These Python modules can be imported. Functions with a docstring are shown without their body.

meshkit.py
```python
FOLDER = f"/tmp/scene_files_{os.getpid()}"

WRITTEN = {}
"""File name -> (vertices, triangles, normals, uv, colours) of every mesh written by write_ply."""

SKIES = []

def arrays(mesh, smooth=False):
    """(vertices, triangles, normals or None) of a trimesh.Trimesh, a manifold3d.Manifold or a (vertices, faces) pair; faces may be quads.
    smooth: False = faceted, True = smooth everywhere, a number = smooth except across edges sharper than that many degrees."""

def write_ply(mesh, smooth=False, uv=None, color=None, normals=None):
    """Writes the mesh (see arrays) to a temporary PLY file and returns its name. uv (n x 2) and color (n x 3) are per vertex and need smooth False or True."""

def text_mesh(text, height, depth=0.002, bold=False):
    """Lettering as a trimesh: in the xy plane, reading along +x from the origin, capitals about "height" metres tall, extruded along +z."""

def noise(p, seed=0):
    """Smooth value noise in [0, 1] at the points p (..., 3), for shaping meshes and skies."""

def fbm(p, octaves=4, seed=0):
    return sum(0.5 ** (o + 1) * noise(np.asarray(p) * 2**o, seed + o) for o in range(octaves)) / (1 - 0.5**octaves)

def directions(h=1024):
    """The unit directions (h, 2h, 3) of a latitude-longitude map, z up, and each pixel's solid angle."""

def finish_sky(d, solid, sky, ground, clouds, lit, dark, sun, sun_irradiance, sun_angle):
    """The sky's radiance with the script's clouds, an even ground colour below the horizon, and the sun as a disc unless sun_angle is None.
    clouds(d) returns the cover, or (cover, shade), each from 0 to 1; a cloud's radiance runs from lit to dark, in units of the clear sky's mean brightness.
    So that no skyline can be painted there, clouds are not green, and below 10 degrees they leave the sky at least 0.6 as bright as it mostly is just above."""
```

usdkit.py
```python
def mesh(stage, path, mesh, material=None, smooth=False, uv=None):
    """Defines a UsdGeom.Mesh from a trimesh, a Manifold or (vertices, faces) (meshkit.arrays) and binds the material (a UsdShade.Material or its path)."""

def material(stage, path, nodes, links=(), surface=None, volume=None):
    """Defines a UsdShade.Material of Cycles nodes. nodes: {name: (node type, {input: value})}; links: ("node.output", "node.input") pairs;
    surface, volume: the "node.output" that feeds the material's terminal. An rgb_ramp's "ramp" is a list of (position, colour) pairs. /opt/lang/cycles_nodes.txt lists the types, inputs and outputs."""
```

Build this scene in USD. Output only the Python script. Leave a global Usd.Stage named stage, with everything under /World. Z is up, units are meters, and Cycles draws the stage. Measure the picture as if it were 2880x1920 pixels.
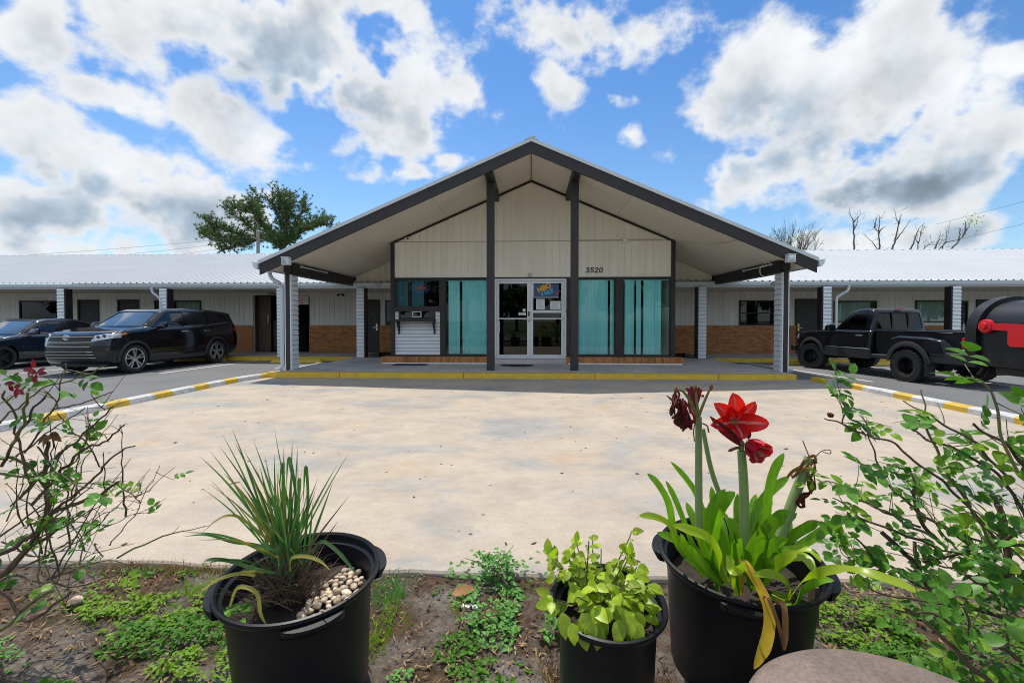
import math, random
import numpy as np
import trimesh
import manifold3d as m3
import shapely
import shapely.geometry as sg
import shapely.affinity
from scipy.spatial import Delaunay
import usdkit, meshkit
from pxr import Usd, UsdGeom, UsdLux, UsdShade, Gf, Sdf, Vt

stage = Usd.Stage.CreateInMemory()
UsdGeom.SetStageUpAxis(stage, UsdGeom.Tokens.z)
UsdGeom.SetStageMetersPerUnit(stage, 1.0)
UsdGeom.Xform.Define(stage, '/World')
UsdGeom.Scope.Define(stage, '/World/Looks')
PI = math.pi

# ------------------------------------------------------------------ camera
cam = UsdGeom.Camera.Define(stage, '/World/Camera')
cam.CreateFocalLengthAttr(16.0)
cam.CreateHorizontalApertureAttr(36.0)
cam.CreateVerticalApertureAttr(36.0 * 682 / 1024)
cam.CreateVerticalApertureOffsetAttr(-35.0 / 2880 * 36.0)
cam.CreateClippingRangeAttr(Gf.Vec2f(0.05, 5000))
cam.AddTranslateOp().Set(Gf.Vec3d(0, 0, 1.38))
cam.AddRotateZOp().Set(2.4)
cam.AddRotateXOp().Set(90 - 1.1)
cam.CreateExposureAttr(0.56)

# ------------------------------------------------------------------ sun and sky
SUN = np.array([-0.19, 0.37, 1.0]); SUN /= np.linalg.norm(SUN)
SUN_EL, SUN_AZ = math.asin(SUN[2]), math.atan2(SUN[0], SUN[1])
sun = UsdLux.DistantLight.Define(stage, '/World/Sun')
sun.CreateNormalizeAttr(True); sun.CreateIntensityAttr(0.76); sun.CreateAngleAttr(0.6)
sun.CreateColorAttr(Gf.Vec3f(1.0, 0.94, 0.85))
q = Gf.Rotation(Gf.Vec3d(0, 0, 1), Gf.Vec3d(*map(float, SUN)))
sun.AddOrientOp().Set(Gf.Quatf(q.GetQuat()))

def sky_material():
    N, L = {}, []
    cnt = [0]
    def node(kind, **kw):
        cnt[0] += 1; n = f'n{cnt[0]}'
        links = kw.pop('links', {})
        N[n] = (kind, kw)
        for k, s in links.items(): L.append((s, f'{n}.{k}'))
        return n
    def m(op, a, b=None, c=None, clamp=False):
        kw = dict(math_type=op, use_clamp=clamp, links={})
        for i, v in enumerate((a, b, c)):
            if v is None: continue
            if isinstance(v, str): kw['links'][f'value{i+1}'] = v
            else: kw[f'value{i+1}'] = v
        return node('math', **kw) + '.value'
    def rng(v, a, b, c=0., d=1., kind='smoothstep'):
        return node('map_range', range_type=kind, from_min=a, from_max=b, to_min=c, to_max=d, clamp=True, links={'value': v}) + '.result'
    tc = node('texture_coordinate') + '.generated'
    sep = node('separate_xyz', links={'vector': tc})
    x, y, z = sep + '.x', sep + '.y', sep + '.z'
    az = m('degrees', m('arctan2', x, y)); el = m('degrees', m('arcsine', z))
    ae0 = node('combine_xyz', links={'x': az, 'y': el}) + '.vector'
    def noise(scale, detail=6., rough=.55, vec=tc, dist=0., off=(0, 0, 0), sc=(1, 1, 1)):
        mp = node('mapping', mapping_type='point', location=off, scale=sc, links={'vector': vec}) + '.vector'
        return node('noise_texture', dimensions='3D', scale=scale, detail=detail, roughness=rough, distortion=dist, links={'vector': mp}) + '.fac'
    def warp(scale, amount, detail):
        w = node('noise_texture', dimensions='3D', scale=scale, detail=detail, roughness=.55, links={'vector': tc}) + '.color'
        w = node('vector_math', math_type='subtract', vector2=(.5, .5, .5), links={'vector1': w}) + '.vector'
        return node('vector_math', math_type='scale', scale=amount, links={'vector1': w}) + '.vector'
    ae = node('vector_math', math_type='add', links={'vector1': ae0, 'vector2': warp(5., 6., 4.)}) + '.vector'
    def blobs(lst, ae):
        out = None
        for (a, e, ra, re, rot, g) in lst:
            mp = node('mapping', mapping_type='texture', location=(a, e, 0), rotation=(0, 0, math.radians(rot)), scale=(ra, re, 1), links={'vector': ae}) + '.vector'
            ln = node('vector_math', math_type='length', links={'vector1': mp}) + '.value'
            v = m('multiply_add', ln, -g, g)
            out = v if out is None else m('smoothmax', out, v, .12)
        return m('maximum', out, -1.)
    big = noise(1.7, 4., .5, off=(5, 2, 9), sc=(1, 1, 1.8))
    # beyond the part of the sky in view, broken cumulus of the same kind
    side = m('maximum', rng(m('absolute', m('add', az, 2.)), 46., 62.), rng(el, 33., 46.))
    far = m('multiply_add', m('subtract', big, .5), 5., 0.1)
    far = m('subtract', m('multiply', m('add', far, 1.), side), 1.)
    def density(up, coarse):
        ev = ae if not up else node('vector_math', math_type='add', vector2=(0, up, 0), links={'vector1': ae}) + '.vector'
        sh = m('maximum', blobs(CLOUDS, ev), far)
        o = up * PI / 180
        a = noise(3.4, 4. if coarse else 10., .56, sc=(1, 1, 1.35), off=(0, 0, o * 1.35))
        d = m('multiply', m('subtract', a, .5), 2.9)
        if not coarse:
            b = noise(11., 8., .62, off=(3, 1, 7), sc=(1, 1, 1.3)); d = m('add', d, m('multiply', m('subtract', b, .5), 1.9))
        return m('add', m('multiply_add', d, .85, sh), COVER)
    dens = density(0, False)
    d1, d2 = density(3.2, True), density(8., True)
    cover = rng(dens, -.06, .46)
    thick = rng(dens, .05, 1.05)
    above = m('add', m('multiply', rng(d1, -.05, .9), .55), m('multiply', rng(d2, -.05, .9), .45))
    dark = m('multiply_add', m('subtract', noise(4., 5., .5, off=(1, 8, 2)), .5), 1.2, blobs(SHADES, ae))
    dk = m('maximum', rng(dark, -.5, .9), m('multiply', side, .5))
    shade = m('multiply', m('multiply', thick, m('multiply_add', above, .75, .25)), m('multiply_add', dk, .75, .25))
    s1 = noise(7., 7., .55, off=(0, 0, 0)); s2 = noise(7., 7., .55, off=(-.02, .012, .05))
    relief = m('multiply', m('subtract', s1, s2), 1.1)
    lum = m('add', m('multiply_add', m('power', m('maximum', shade, 0.), .85), -.56, 1.0), m('multiply', relief, m('multiply_add', thick, .6, .2)))
    lum = m('smoothmax', lum, .34, .12)
    tint = node('mix_color', blend_type='mix', a=(.97, 1.0, 1.03), b=(.68, .86, 1.06), links={'fac': rng(shade, 0., .7)}) + '.result'
    cl = node('vector_math', math_type='scale', links={'vector1': tint, 'scale': m('multiply', lum, CLOUD_GAIN)}) + '.vector'
    sky = node('sky_texture', sky_type='single_scattering', sun_disc=False, sun_elevation=SUN_EL, sun_rotation=SUN_AZ, altitude=10., air_density=1., aerosol_density=.6, ozone_density=1.2) + '.color'
    tn = node('mix_color', blend_type='mix', a=(.78, .96, 1.06), b=SKY_TINT, links={'fac': rng(el, 2., 34.)}) + '.result'
    sky = node('mix_color', blend_type='multiply', fac=1., links={'a': sky, 'b': tn}) + '.result'
    # pale veil of thin cloud low over the horizon
    col = node('mix_color', blend_type='mix', links={'fac': cover, 'a': sky, 'b': cl}) + '.result'
    bg = node('background_shader', strength=.1, links={'color': col})
    return usdkit.material(stage, '/World/Looks/sky', N, L, surface=f'{bg}.background')

CLOUD_GAIN = 6.2
COVER = .19
SKY_TINT = (0.43, 0.75, 1.06)
# azimuth, elevation, radii, turn (degrees), weight
CLOUDS = [(-23.9, 28.4, 14.6, 7.8, 174, 1.2), (-30.1, 29.5, 11.4, 4.2, -165, 1.1), (-18.1, 23.9, 7.3, 4.3, 154, 1), (-19.1, 20.2, 5.4, 2.8, 179, 0.9), (-32.7, 19.6, 5.7, 4, 163, 1), (-45.1, 23.5, 7.2, 3.5, 180, 1), (-48.9, 23.7, 4.6, 2.5, -148, 1), (-43.7, 20.2, 4.9, 1.9, 173, 0.9), (-48, 15.1, 4.9, 4, 142, 1.1), (-43.1, 12.8, 5.8, 3.8, 157, 1.1), (-49.1, 9.5, 6.8, 3.9, -165, 1.1), (-37.8, 12.5, 5, 3.2, 143, 1), (-35.9, 10.6, 4.2, 3, -165, 0.9), (-10.3, 18.2, 2.7, 1.2, -177, 0.7), (-14, 17.1, 3.1, 1.2, 165, 0.6), (-18.6, 16.8, 3.5, 1.4, 176, 0.7), (6.4, 31.8, 11.2, 4.2, 169, 1.1), (4.8, 27.1, 4.4, 2.7, 144, 0.9), (13.6, 31.5, 4.6, 2.2, 170, 0.8), (-9.2, 26.1, 2.9, 1.8, 173, 0.65), (28.2, 23.6, 9.2, 5.1, 171, 1.15), (23.1, 22.1, 8.2, 4.9, -164, 1.1), (37.2, 20.2, 9.6, 5.1, 171, 1.15), (37.5, 26.1, 3.6, 2.9, 143, 0.9), (42.6, 15.2, 6.4, 3.2, 175, 1), (32.1, 14.7, 13, 4, 164, 1.15), (24.1, 15, 6.2, 2.7, 171, 1), (38.9, 11.9, 9.2, 2.7, 175, 1.1), (41.9, 7.2, 6.8, 1.9, 172, 0.9), (11.6, 25.1, 2.2, 1.2, -173, 0.6), (45.1, 21.1, 2.2, 1.5, 123, 0.9), (-46.8, 6.8, 6.2, 1.3, -173, 0.9), (35.1, 7.6, 4.2, 1.3, 174, 0.6), (12.7, 20.8, 1.9, 1.2, -162, 0.45), (16.7, 18.2, 2.9, 1.1, 173, 0.35)]
SHADES = [(-26.7, 25.2, 10.6, 5.6, 171, 1.1), (-23.9, 21, 6.6, 2.8, 160, 1), (-19.5, 31.4, 10, 3.3, -171, 0.8), (-29.3, 29.6, 6.6, 2.1, -166, 0.7), (-43.2, 10, 10.6, 2.3, -165, 1.1), (-47.2, 12.7, 4.2, 1.5, 165, 0.8), (-39.6, 9.3, 5.9, 2.1, -172, 1), (-46, 22.5, 4, 1.6, 177, 0.5), (-49.7, 7.2, 3.8, 1.1, -172, 0.7), (5.9, 32.3, 6.4, 1.9, 176, 0.6), (10.6, 29.9, 3.1, 1.6, 172, 0.5), (26.6, 20.7, 7, 3.7, 175, 0.8), (29.8, 17.2, 8.4, 3, 179, 0.7), (38.3, 12.4, 10.2, 2, 179, 1.1), (29.5, 10.8, 7.8, 2, 179, 1.1), (24.1, 16.8, 4.9, 2.2, 170, 0.6), (40.3, 18, 3.7, 2, 157, 0.6), (43.3, 6.7, 4, 1.1, 173, 0.5)]
dome = UsdLux.DomeLight.Define(stage, '/World/sky')
UsdShade.MaterialBindingAPI.Apply(dome.GetPrim()).Bind(sky_material())
dome.GetPrim().SetCustomDataByKey('kind', 'structure')

# ------------------------------------------------------------------ helpers
COUNT, ORG = {}, {}
def numbered(parent, name):
    k = (parent, name); n = COUNT.get(k, 0); COUNT[k] = n + 1
    return f'{parent}/{name}' + (f'_{n:03d}' if n else '')
def tag(prim, label=None, cat=None, group=None, kind=None):
    for k, v in (('label', label), ('category', cat), ('group', group), ('kind', kind)):
        if v: prim.SetCustomDataByKey(k, v)
def thing(name, label, cat, loc=(0, 0, 0), rz=0., group=None, tilt=None):
    p = numbered('/World', name); x = UsdGeom.Xform.Define(stage, p)
    x.AddTranslateOp().Set(Gf.Vec3d(*map(float, loc)))
    if rz: x.AddRotateZOp().Set(math.degrees(rz))
    if tilt: x.AddRotateXOp().Set(tilt)
    tag(x.GetPrim(), label, cat, group)
    ORG[p] = np.array(loc, float)
    return p
def part(parent, name, mesh, mat, smooth=False, label=None, kind=None, local=False):
    """a mesh under a thing or part; world coordinates unless local"""
    p = numbered(parent, name)
    root = '/'.join(parent.split('/')[:3])
    v, f, n = meshkit.arrays(mesh, smooth)
    if not local: v = v - ORG.get(root, 0)
    m = UsdGeom.Mesh.Define(stage, p)
    m.CreatePointsAttr(Vt.Vec3fArray.FromNumpy(np.ascontiguousarray(v, np.float32)))
    m.CreateFaceVertexCountsAttr(Vt.IntArray.FromNumpy(np.full(len(f), 3, np.int32)))
    m.CreateFaceVertexIndicesAttr(Vt.IntArray.FromNumpy(np.ascontiguousarray(f, np.int32).ravel()))
    m.CreateSubdivisionSchemeAttr('none')
    if n is not None:
        m.CreateNormalsAttr(Vt.Vec3fArray.FromNumpy(np.ascontiguousarray(n, np.float32))); m.SetNormalsInterpolation('vertex')
    UsdShade.MaterialBindingAPI.Apply(m.GetPrim()).Bind(M[mat])
    tag(m.GetPrim(), label, None, None, kind)
    return p
def solo(name, mesh, mat, label=None, cat=None, group=None, kind=None, smooth=False):
    p = part('/World', name, mesh, mat, smooth)
    tag(stage.GetPrimAtPath(p), label, cat, group, kind)
    return p
def copy_of(src, loc, rz, label, scale=None):
    was = stage.GetPrimAtPath(src).GetCustomData()
    base = src.split('/')[-1]
    if base[-4] == '_' and base[-3:].isdigit(): base = base[:-4]
    p = numbered('/World', base); x = UsdGeom.Xform.Define(stage, p); pr = x.GetPrim()
    pr.GetReferences().AddInternalReference(src)
    x.ClearXformOpOrder()
    x.AddTranslateOp(opSuffix='c').Set(Gf.Vec3d(*map(float, loc)))
    x.AddRotateZOp(opSuffix='c').Set(math.degrees(rz))
    if scale: x.AddScaleOp(opSuffix='c').Set(Gf.Vec3f(*scale))
    pr.SetInstanceable(True); tag(pr, label, was.get('category'), was.get('group'))
    return p

class MB:
    def __init__(s): s.v, s.f, s.n = [], [], 0
    def add(s, v, f):
        v = np.asarray(v, float); f = np.asarray(f, int)
        if f.shape[1] == 4: f = np.vstack([f[:, [0, 1, 2]], f[:, [0, 2, 3]]])
        s.v.append(v); s.f.append(f + s.n); s.n += len(v); return s
    def mesh(s, m): v, f, _ = meshkit.arrays(m); return s.add(v, f)
    def box(s, x0, x1, y0, y1, z0, z1, R=None):
        v = np.array([(x, y, z) for x in (x0, x1) for y in (y0, y1) for z in (z0, z1)], float)
        if R is not None:
            c = v.mean(0); v = (v - c) @ np.asarray(R).T + c
        return s.add(v, [[0, 1, 3, 2], [4, 6, 7, 5], [0, 4, 5, 1], [2, 3, 7, 6], [0, 2, 6, 4], [1, 5, 7, 3]])
    def quad(s, a, b, c, d): return s.add([a, b, c, d], [[0, 1, 2, 3]])
    def tube(s, pts, r, n=6, cap=True):
        pts = np.asarray(pts, float); k = len(pts); r = np.broadcast_to(np.asarray(r, float), (k,))
        t = np.gradient(pts, axis=0); t /= np.linalg.norm(t, axis=1, keepdims=True) + 1e-12
        u = np.zeros_like(t); a = np.array([0, 0, 1.]) if abs(t[0, 2]) < .9 else np.array([1., 0, 0])
        for i in range(k):
            a = a - t[i] * (a @ t[i]); a /= np.linalg.norm(a) + 1e-12; u[i] = a
        w = np.cross(t, u); th = np.arange(n) / n * 2 * PI
        v = (pts[:, None] + r[:, None, None] * (np.cos(th)[None, :, None] * u[:, None] + np.sin(th)[None, :, None] * w[:, None])).reshape(-1, 3)
        i, j = np.meshgrid(np.arange(k - 1), np.arange(n), indexing='ij'); i, j = i.ravel(), j.ravel(); j2 = (j + 1) % n
        f = np.stack([i * n + j, i * n + j2, (i + 1) * n + j2, (i + 1) * n + j], 1)
        s.add(v, f)
        if cap:
            b = s.n - len(v)
            tri = [[0, q + 1, q] for q in range(1, n - 1)]
            s.f.append(np.array(tri) + b); s.f.append(np.array(tri)[:, ::-1] + b + (k - 1) * n)
        return s
    def prism(s, poly, a, b, axis='y'):
        """shapely polygon or points in the plane across axis, from a to b. x: (y,z); y: (x,z); z: (x,y)"""
        if not isinstance(poly, sg.base.BaseGeometry): poly = sg.Polygon(poly)
        for g in getattr(poly, 'geoms', [poly]):
            g = sg.polygon.orient(g)
            m = trimesh.creation.extrude_polygon(g, b - a, engine='earcut'); v = np.array(m.vertices); f = np.array(m.faces)
            p, q, h = v[:, 0], v[:, 1], v[:, 2] + a
            if axis == 'z': v = np.stack([p, q, h], 1)
            elif axis == 'x': v = np.stack([h, p, q], 1)
            else: v = np.stack([p, h, q], 1); f = f[:, ::-1]
            s.add(v, f)
        return s
    def lathe(s, prof, n=32, axis='z', at=(0, 0, 0)):
        prof = np.asarray(prof, float); k = len(prof); th = np.arange(n) / n * 2 * PI
        r, h = prof[:, 0], prof[:, 1]
        A, B = r[:, None] * np.cos(th), r[:, None] * np.sin(th); Hh = np.broadcast_to(h[:, None], A.shape)
        v = {'z': (A, B, Hh), 'y': (B, Hh, A), 'x': (Hh, A, B)}[axis]
        v = np.stack(v, -1).reshape(-1, 3) + np.asarray(at)
        i, j = np.meshgrid(np.arange(k - 1), np.arange(n), indexing='ij'); i, j = i.ravel(), j.ravel(); j2 = (j + 1) % n
        return s.add(v, np.stack([i * n + j, i * n + j2, (i + 1) * n + j2, (i + 1) * n + j], 1))
    def get(s): return np.vstack(s.v), np.vstack(s.f)
    def xf(s, R=None, t=(0, 0, 0)):
        v, f = s.get()
        if R is not None: v = v @ np.asarray(R).T
        s.v, s.f = [v + np.asarray(t)], [f]; return s
def box(*a, **k): return MB().box(*a, **k).get()
def tube(*a, **k): return MB().tube(*a, **k).get()
def prism(*a, **k): return MB().prism(*a, **k).get()
def lathe(*a, **k): return MB().lathe(*a, **k).get()
def rotz(a): c, s = math.cos(a), math.sin(a); return np.array([[c, -s, 0], [s, c, 0], [0, 0, 1]])
def rotx(a): c, s = math.cos(a), math.sin(a); return np.array([[1, 0, 0], [0, c, -s], [0, s, c]])
def roty(a): c, s = math.cos(a), math.sin(a); return np.array([[c, 0, s], [0, 1, 0], [-s, 0, c]])
def bez(*p, n=12):
    p = [np.asarray(x, float) for x in p]; t = np.linspace(0, 1, n)[:, None]
    while len(p) > 1: p = [(1 - t) * a + t * b for a, b in zip(p[:-1], p[1:])]
    return p[0]
def spline(pts, n=8):
    """Catmull-Rom through the points"""
    p = np.asarray(pts, float); p = np.vstack([2 * p[0] - p[1], p, 2 * p[-1] - p[-2]]); out = []
    for i in range(1, len(p) - 2):
        t = np.linspace(0, 1, n, endpoint=i == len(p) - 3)[:, None]
        a, b, c, d = p[i - 1:i + 3]
        out.append(.5 * (2 * b + (c - a) * t + (2 * a - 5 * b + 4 * c - d) * t**2 + (3 * b - a - 3 * c + d) * t**3))
    return np.vstack(out)
def rbox(x0, x1, y0, y1, z0, z1, r=.01, seg=8):
    """box with rounded edges"""
    s = m3.Manifold.sphere(r, seg)
    return m3.Manifold.batch_hull([s.translate((x, y, z)) for x in (x0 + r, x1 - r) for y in (y0 + r, y1 - r) for z in (z0 + r, z1 - r)])

# ------------------------------------------------------------------ materials
M = {}
def mat(name, color, rough=.6, var=.12, scale=6., metallic=0., spec=.5, bump=0., bscale=40., coat=0., trans=0., hue=None, stretch=(1, 1, 1), island=0., obj=False, detail=5., fine=0.):
    """principled with uneven tone: var spreads the colour over noise, island gives each loose piece its own tone"""
    N, L = {}, []
    c = np.array(color, float); c2 = np.array(hue if hue is not None else c * .7, float)
    if obj: N['g'] = ('texture_coordinate', {}); src = 'g.object'
    else: N['g'] = ('geometry', {}); src = 'g.position'
    N['mp'] = ('mapping', {'mapping_type': 'point', 'scale': stretch}); L.append((src, 'mp.vector'))
    N['n'] = ('noise_texture', {'scale': scale, 'detail': detail, 'roughness': .6}); L.append(('mp.vector', 'n.vector'))
    N['r'] = ('rgb_ramp', {'ramp': [(.3, tuple(np.clip(c * (1 + var), 0, 1))), (.7, tuple(c * (1 - var) if hue is None else c * (1 - var) * .4 + c2 * .6))]}); L.append(('n.fac', 'r.fac'))
    col = 'r.color'
    if fine:
        N['nf'] = ('noise_texture', {'scale': scale * 14, 'detail': 3., 'roughness': .6}); L.append(('mp.vector', 'nf.vector'))
        N['mf'] = ('map_range', {'from_min': .25, 'from_max': .75, 'to_min': 1 - fine, 'to_max': 1 + fine}); L.append(('nf.fac', 'mf.value'))
        N['vf'] = ('vector_math', {'math_type': 'scale'}); L += [(col, 'vf.vector1'), ('mf.result', 'vf.scale')]; col = 'vf.vector'
    if island:
        N['gi'] = ('geometry', {}); N['oi'] = ('object_info', {})
        N['ai'] = ('math', {'math_type': 'add'}); L += [('gi.random_per_island', 'ai.value1'), ('oi.random', 'ai.value2')]
        N['fi'] = ('math', {'math_type': 'fraction'}); L.append(('ai.value', 'fi.value1'))
        N['mi'] = ('map_range', {'from_min': 0., 'from_max': 1., 'to_min': 1 - island, 'to_max': 1 + island}); L.append(('fi.value', 'mi.value'))
        N['vi'] = ('vector_math', {'math_type': 'scale'}); L += [(col, 'vi.vector1'), ('mi.result', 'vi.scale')]; col = 'vi.vector'
    N['p'] = ('principled_bsdf', {'roughness': rough, 'metallic': metallic, 'specular_ior_level': spec, 'coat_weight': coat, 'coat_roughness': .03})
    L.append((col, 'p.base_color'))
    if bump:
        N['nb'] = ('noise_texture', {'scale': bscale, 'detail': 4.}); L.append(('mp.vector', 'nb.vector'))
        N['b'] = ('bump', {'strength': 1., 'distance': bump}); L += [('nb.fac', 'b.height'), ('b.normal', 'p.normal')]
    out = 'p.BSDF'
    if trans:
        N['t'] = ('translucent_bsdf', {}); N['tc'] = ('vector_math', {'math_type': 'multiply', 'vector2': (1.5, 1.7, .7)}); L += [(col, 'tc.vector1'), ('tc.vector', 't.color')]
        N['mx'] = ('mix_closure', {'fac': trans}); L += [('p.BSDF', 'mx.closure1'), ('t.BSDF', 'mx.closure2')]; out = 'mx.closure'
    M[name] = usdkit.material(stage, '/World/Looks/' + name, N, L, surface=out)
def pane(name, tint=(.9, .95, .95), ior=1.5, gloss=(1, 1, 1)):
    M[name] = usdkit.material(stage, '/World/Looks/' + name, {
        't': ('transparent_bsdf', {'color': tint}), 'g': ('glossy_bsdf', {'color': gloss, 'roughness': .01}), 'f': ('fresnel', {'IOR': ior}),
        'm': ('mix_closure', {})}, [('f.fac', 'm.fac'), ('t.BSDF', 'm.closure1'), ('g.BSDF', 'm.closure2')], surface='m.closure')

mat('white_siding', (.66, .68, .70), .5, .06, 3., fine=.05)
mat('beige_board', (.78, .725, .615), .65, .05, 1.2, fine=.05, stretch=(6, 6, .6), island=.035)
mat('wing_board', (.68, .655, .61), .65, .06, 1.2, fine=.05, stretch=(6, 6, .6), island=.04)
mat('soffit_paint', (.70, .635, .525), .75, .05, .8, fine=.03)
mat('brown_trim', (.020, .0155, .0155), .55, .2, 5., fine=.12, bump=.0006, bscale=90, stretch=(1, 1, .3))
mat('black_trim', (.012, .011, .011), .5, .15, 5.)
mat('brick_red', (.40, .17, .06), .85, .2, 9., island=.28, bump=.002, bscale=160, fine=.2)
mat('mortar', (.42, .27, .15), .9, .15, 20.)
mat('roof_metal', (.58, .59, .605), .38, .04, .5, metallic=.0, fine=.03, spec=.6)
mat('gutter_metal', (.55, .60, .62), .4, .05, 2., fine=.03)
mat('flashing', (.50, .54, .56), .4, .06, 2.)
mat('aluminium', (.62, .63, .65), .35, .05, 4., metallic=.55, fine=.04)
mat('door_dark', (.018, .018, .02), .5, .1, 3.)
mat('brass', (.65, .45, .16), .35, .05, 9., metallic=.9)
mat('steel', (.55, .55, .55), .3, .05, 9., metallic=.9)
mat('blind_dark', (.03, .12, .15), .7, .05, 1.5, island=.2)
mat('blind_teal', (.36, .92, .94), .7, .05, 1.5, island=.05, stretch=(1, 1, .2), trans=.12)
mat('curtain', (.62, .68, .64), .8, .1, 3., stretch=(8, 1, .2))
mat('interior', (.05, .05, .055), .8, .2, 2.)
mat('paper', (.75, .75, .73), .8, .03, 20.)
mat('sign_navy', (.05, .075, .17), .5, .05, 8.)
mat('sign_yellow', (.85, .55, .03), .5, .1, 20.)
mat('sign_cyan', (.06, .55, .72), .5, .1, 20.)
mat('sign_red', (.6, .04, .03), .5, .1, 20.)
mat('ink', (.02, .02, .02), .6, 0, 5.)
mat('neon_red', (.9, .16, .14), .3, 0, 5.)
mat('neon_blue', (.12, .28, .85), .3, 0, 5.)
mat('kerb_yellow', (.60, .385, .012), .55, .12, 7., fine=.16, hue=(.40, .29, .08), bump=.002, bscale=60)
mat('kerb_white', (.56, .57, .58), .7, .14, 9., fine=.25, hue=(.32, .31, .30), bump=.003, bscale=60)
mat('line_white', (.62, .63, .64), .7, .15, 6., fine=.25, hue=(.4, .4, .4))
mat('mat_navy', (.012, .016, .035), .9, .2, 20.)
mat('rubber', (.014, .014, .014), .75, .2, 20., bump=.001, bscale=120)
mat('car_black', (.0022, .0026, .0038), .12, .05, 3., coat=.6, spec=.5)
mat('car_navy', (.006, .010, .018), .13, .05, 3., coat=1., spec=.6)
mat('truck_black', (.0025, .0025, .0035), .2, .05, 3., coat=.35, spec=.4)
mat('cladding', (.020, .021, .022), .55, .1, 8., bump=.0006, bscale=200)
mat('truck_cladding', (.018, .020, .023), .6, .15, 6.)
mat('car_glass', (.004, .005, .007), .02, 0, 3., spec=.75)
mat('windscreen', (.055, .075, .08), .04, .3, 1.5, coat=1., spec=1., hue=(.02, .03, .035))
mat('chrome', (.75, .77, .80), .12, .02, 6., metallic=1.)
mat('rim_silver', (.55, .56, .58), .25, .05, 10., metallic=.9)
mat('rim_dark', (.012, .012, .013), .35, .1, 10., metallic=.3)
mat('lamp_clear', (.55, .58, .62), .08, .1, 12., metallic=.6, coat=1.)
mat('lamp_dark', (.03, .03, .035), .1, .1, 12.)
mat('lamp_red', (.40, .012, .010), .1, .1, 12., coat=1.)
mat('lamp_amber', (.55, .13, .02), .15, .1, 12., coat=1.)
mat('mailbox_black', (.006, .0065, .008), .38, .1, 5., fine=.06, spec=.4, bump=.0003, bscale=300)
mat('flag_red', (.62, .006, .014), .38, .06, 9., spec=.5)
mat('pot_black', (.0035, .004, .0055), .42, .2, 7., fine=.15, spec=.28, hue=(.007, .007, .008), bump=.0002, bscale=200)
mat('pole_wood', (.22, .19, .16), .85, .15, 4., stretch=(4, 4, .5))
mat('wire', (.03, .03, .035), .6, 0, 3.)
mat('bark', (.075, .055, .042), .9, .25, 4., bump=.01, bscale=14)
mat('bark_grey', (.10, .085, .075), .9, .25, 6.)
mat('cane_brown', (.085, .055, .032), .75, .3, 9., hue=(.05, .04, .02), fine=.15)
mat('cane_green', (.12, .14, .035), .6, .25, 9., hue=(.10, .07, .03), fine=.1)
mat('rose_leaf', (.075, .20, .022), .42, .3, 60., island=.4, trans=.28, spec=.28)
mat('rose_leaf_young', (.19, .33, .03), .42, .3, 60., island=.35, trans=.33, spec=.28)
mat('leaf_red', (.22, .012, .022), .5, .25, 12., island=.25, trans=.3)
mat('leaf_yellow', (.50, .33, .02), .55, .2, 12., island=.2, trans=.3)
mat('leaf_dry', (.24, .12, .045), .8, .3, 14., island=.3, trans=.15)
mat('lily_leaf', (.145, .31, .016), .36, .25, 9., island=.25, trans=.32, spec=.35, stretch=(5, 5, .8))
mat('lily_leaf_pale', (.33, .45, .02), .36, .15, 5., island=.15, trans=.35)
mat('lily_stalk', (.19, .27, .09), .45, .15, 7., stretch=(1, 1, .3))
mat('petal', (.60, .012, .012), .5, .2, 14., island=.12, trans=.35)
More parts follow.
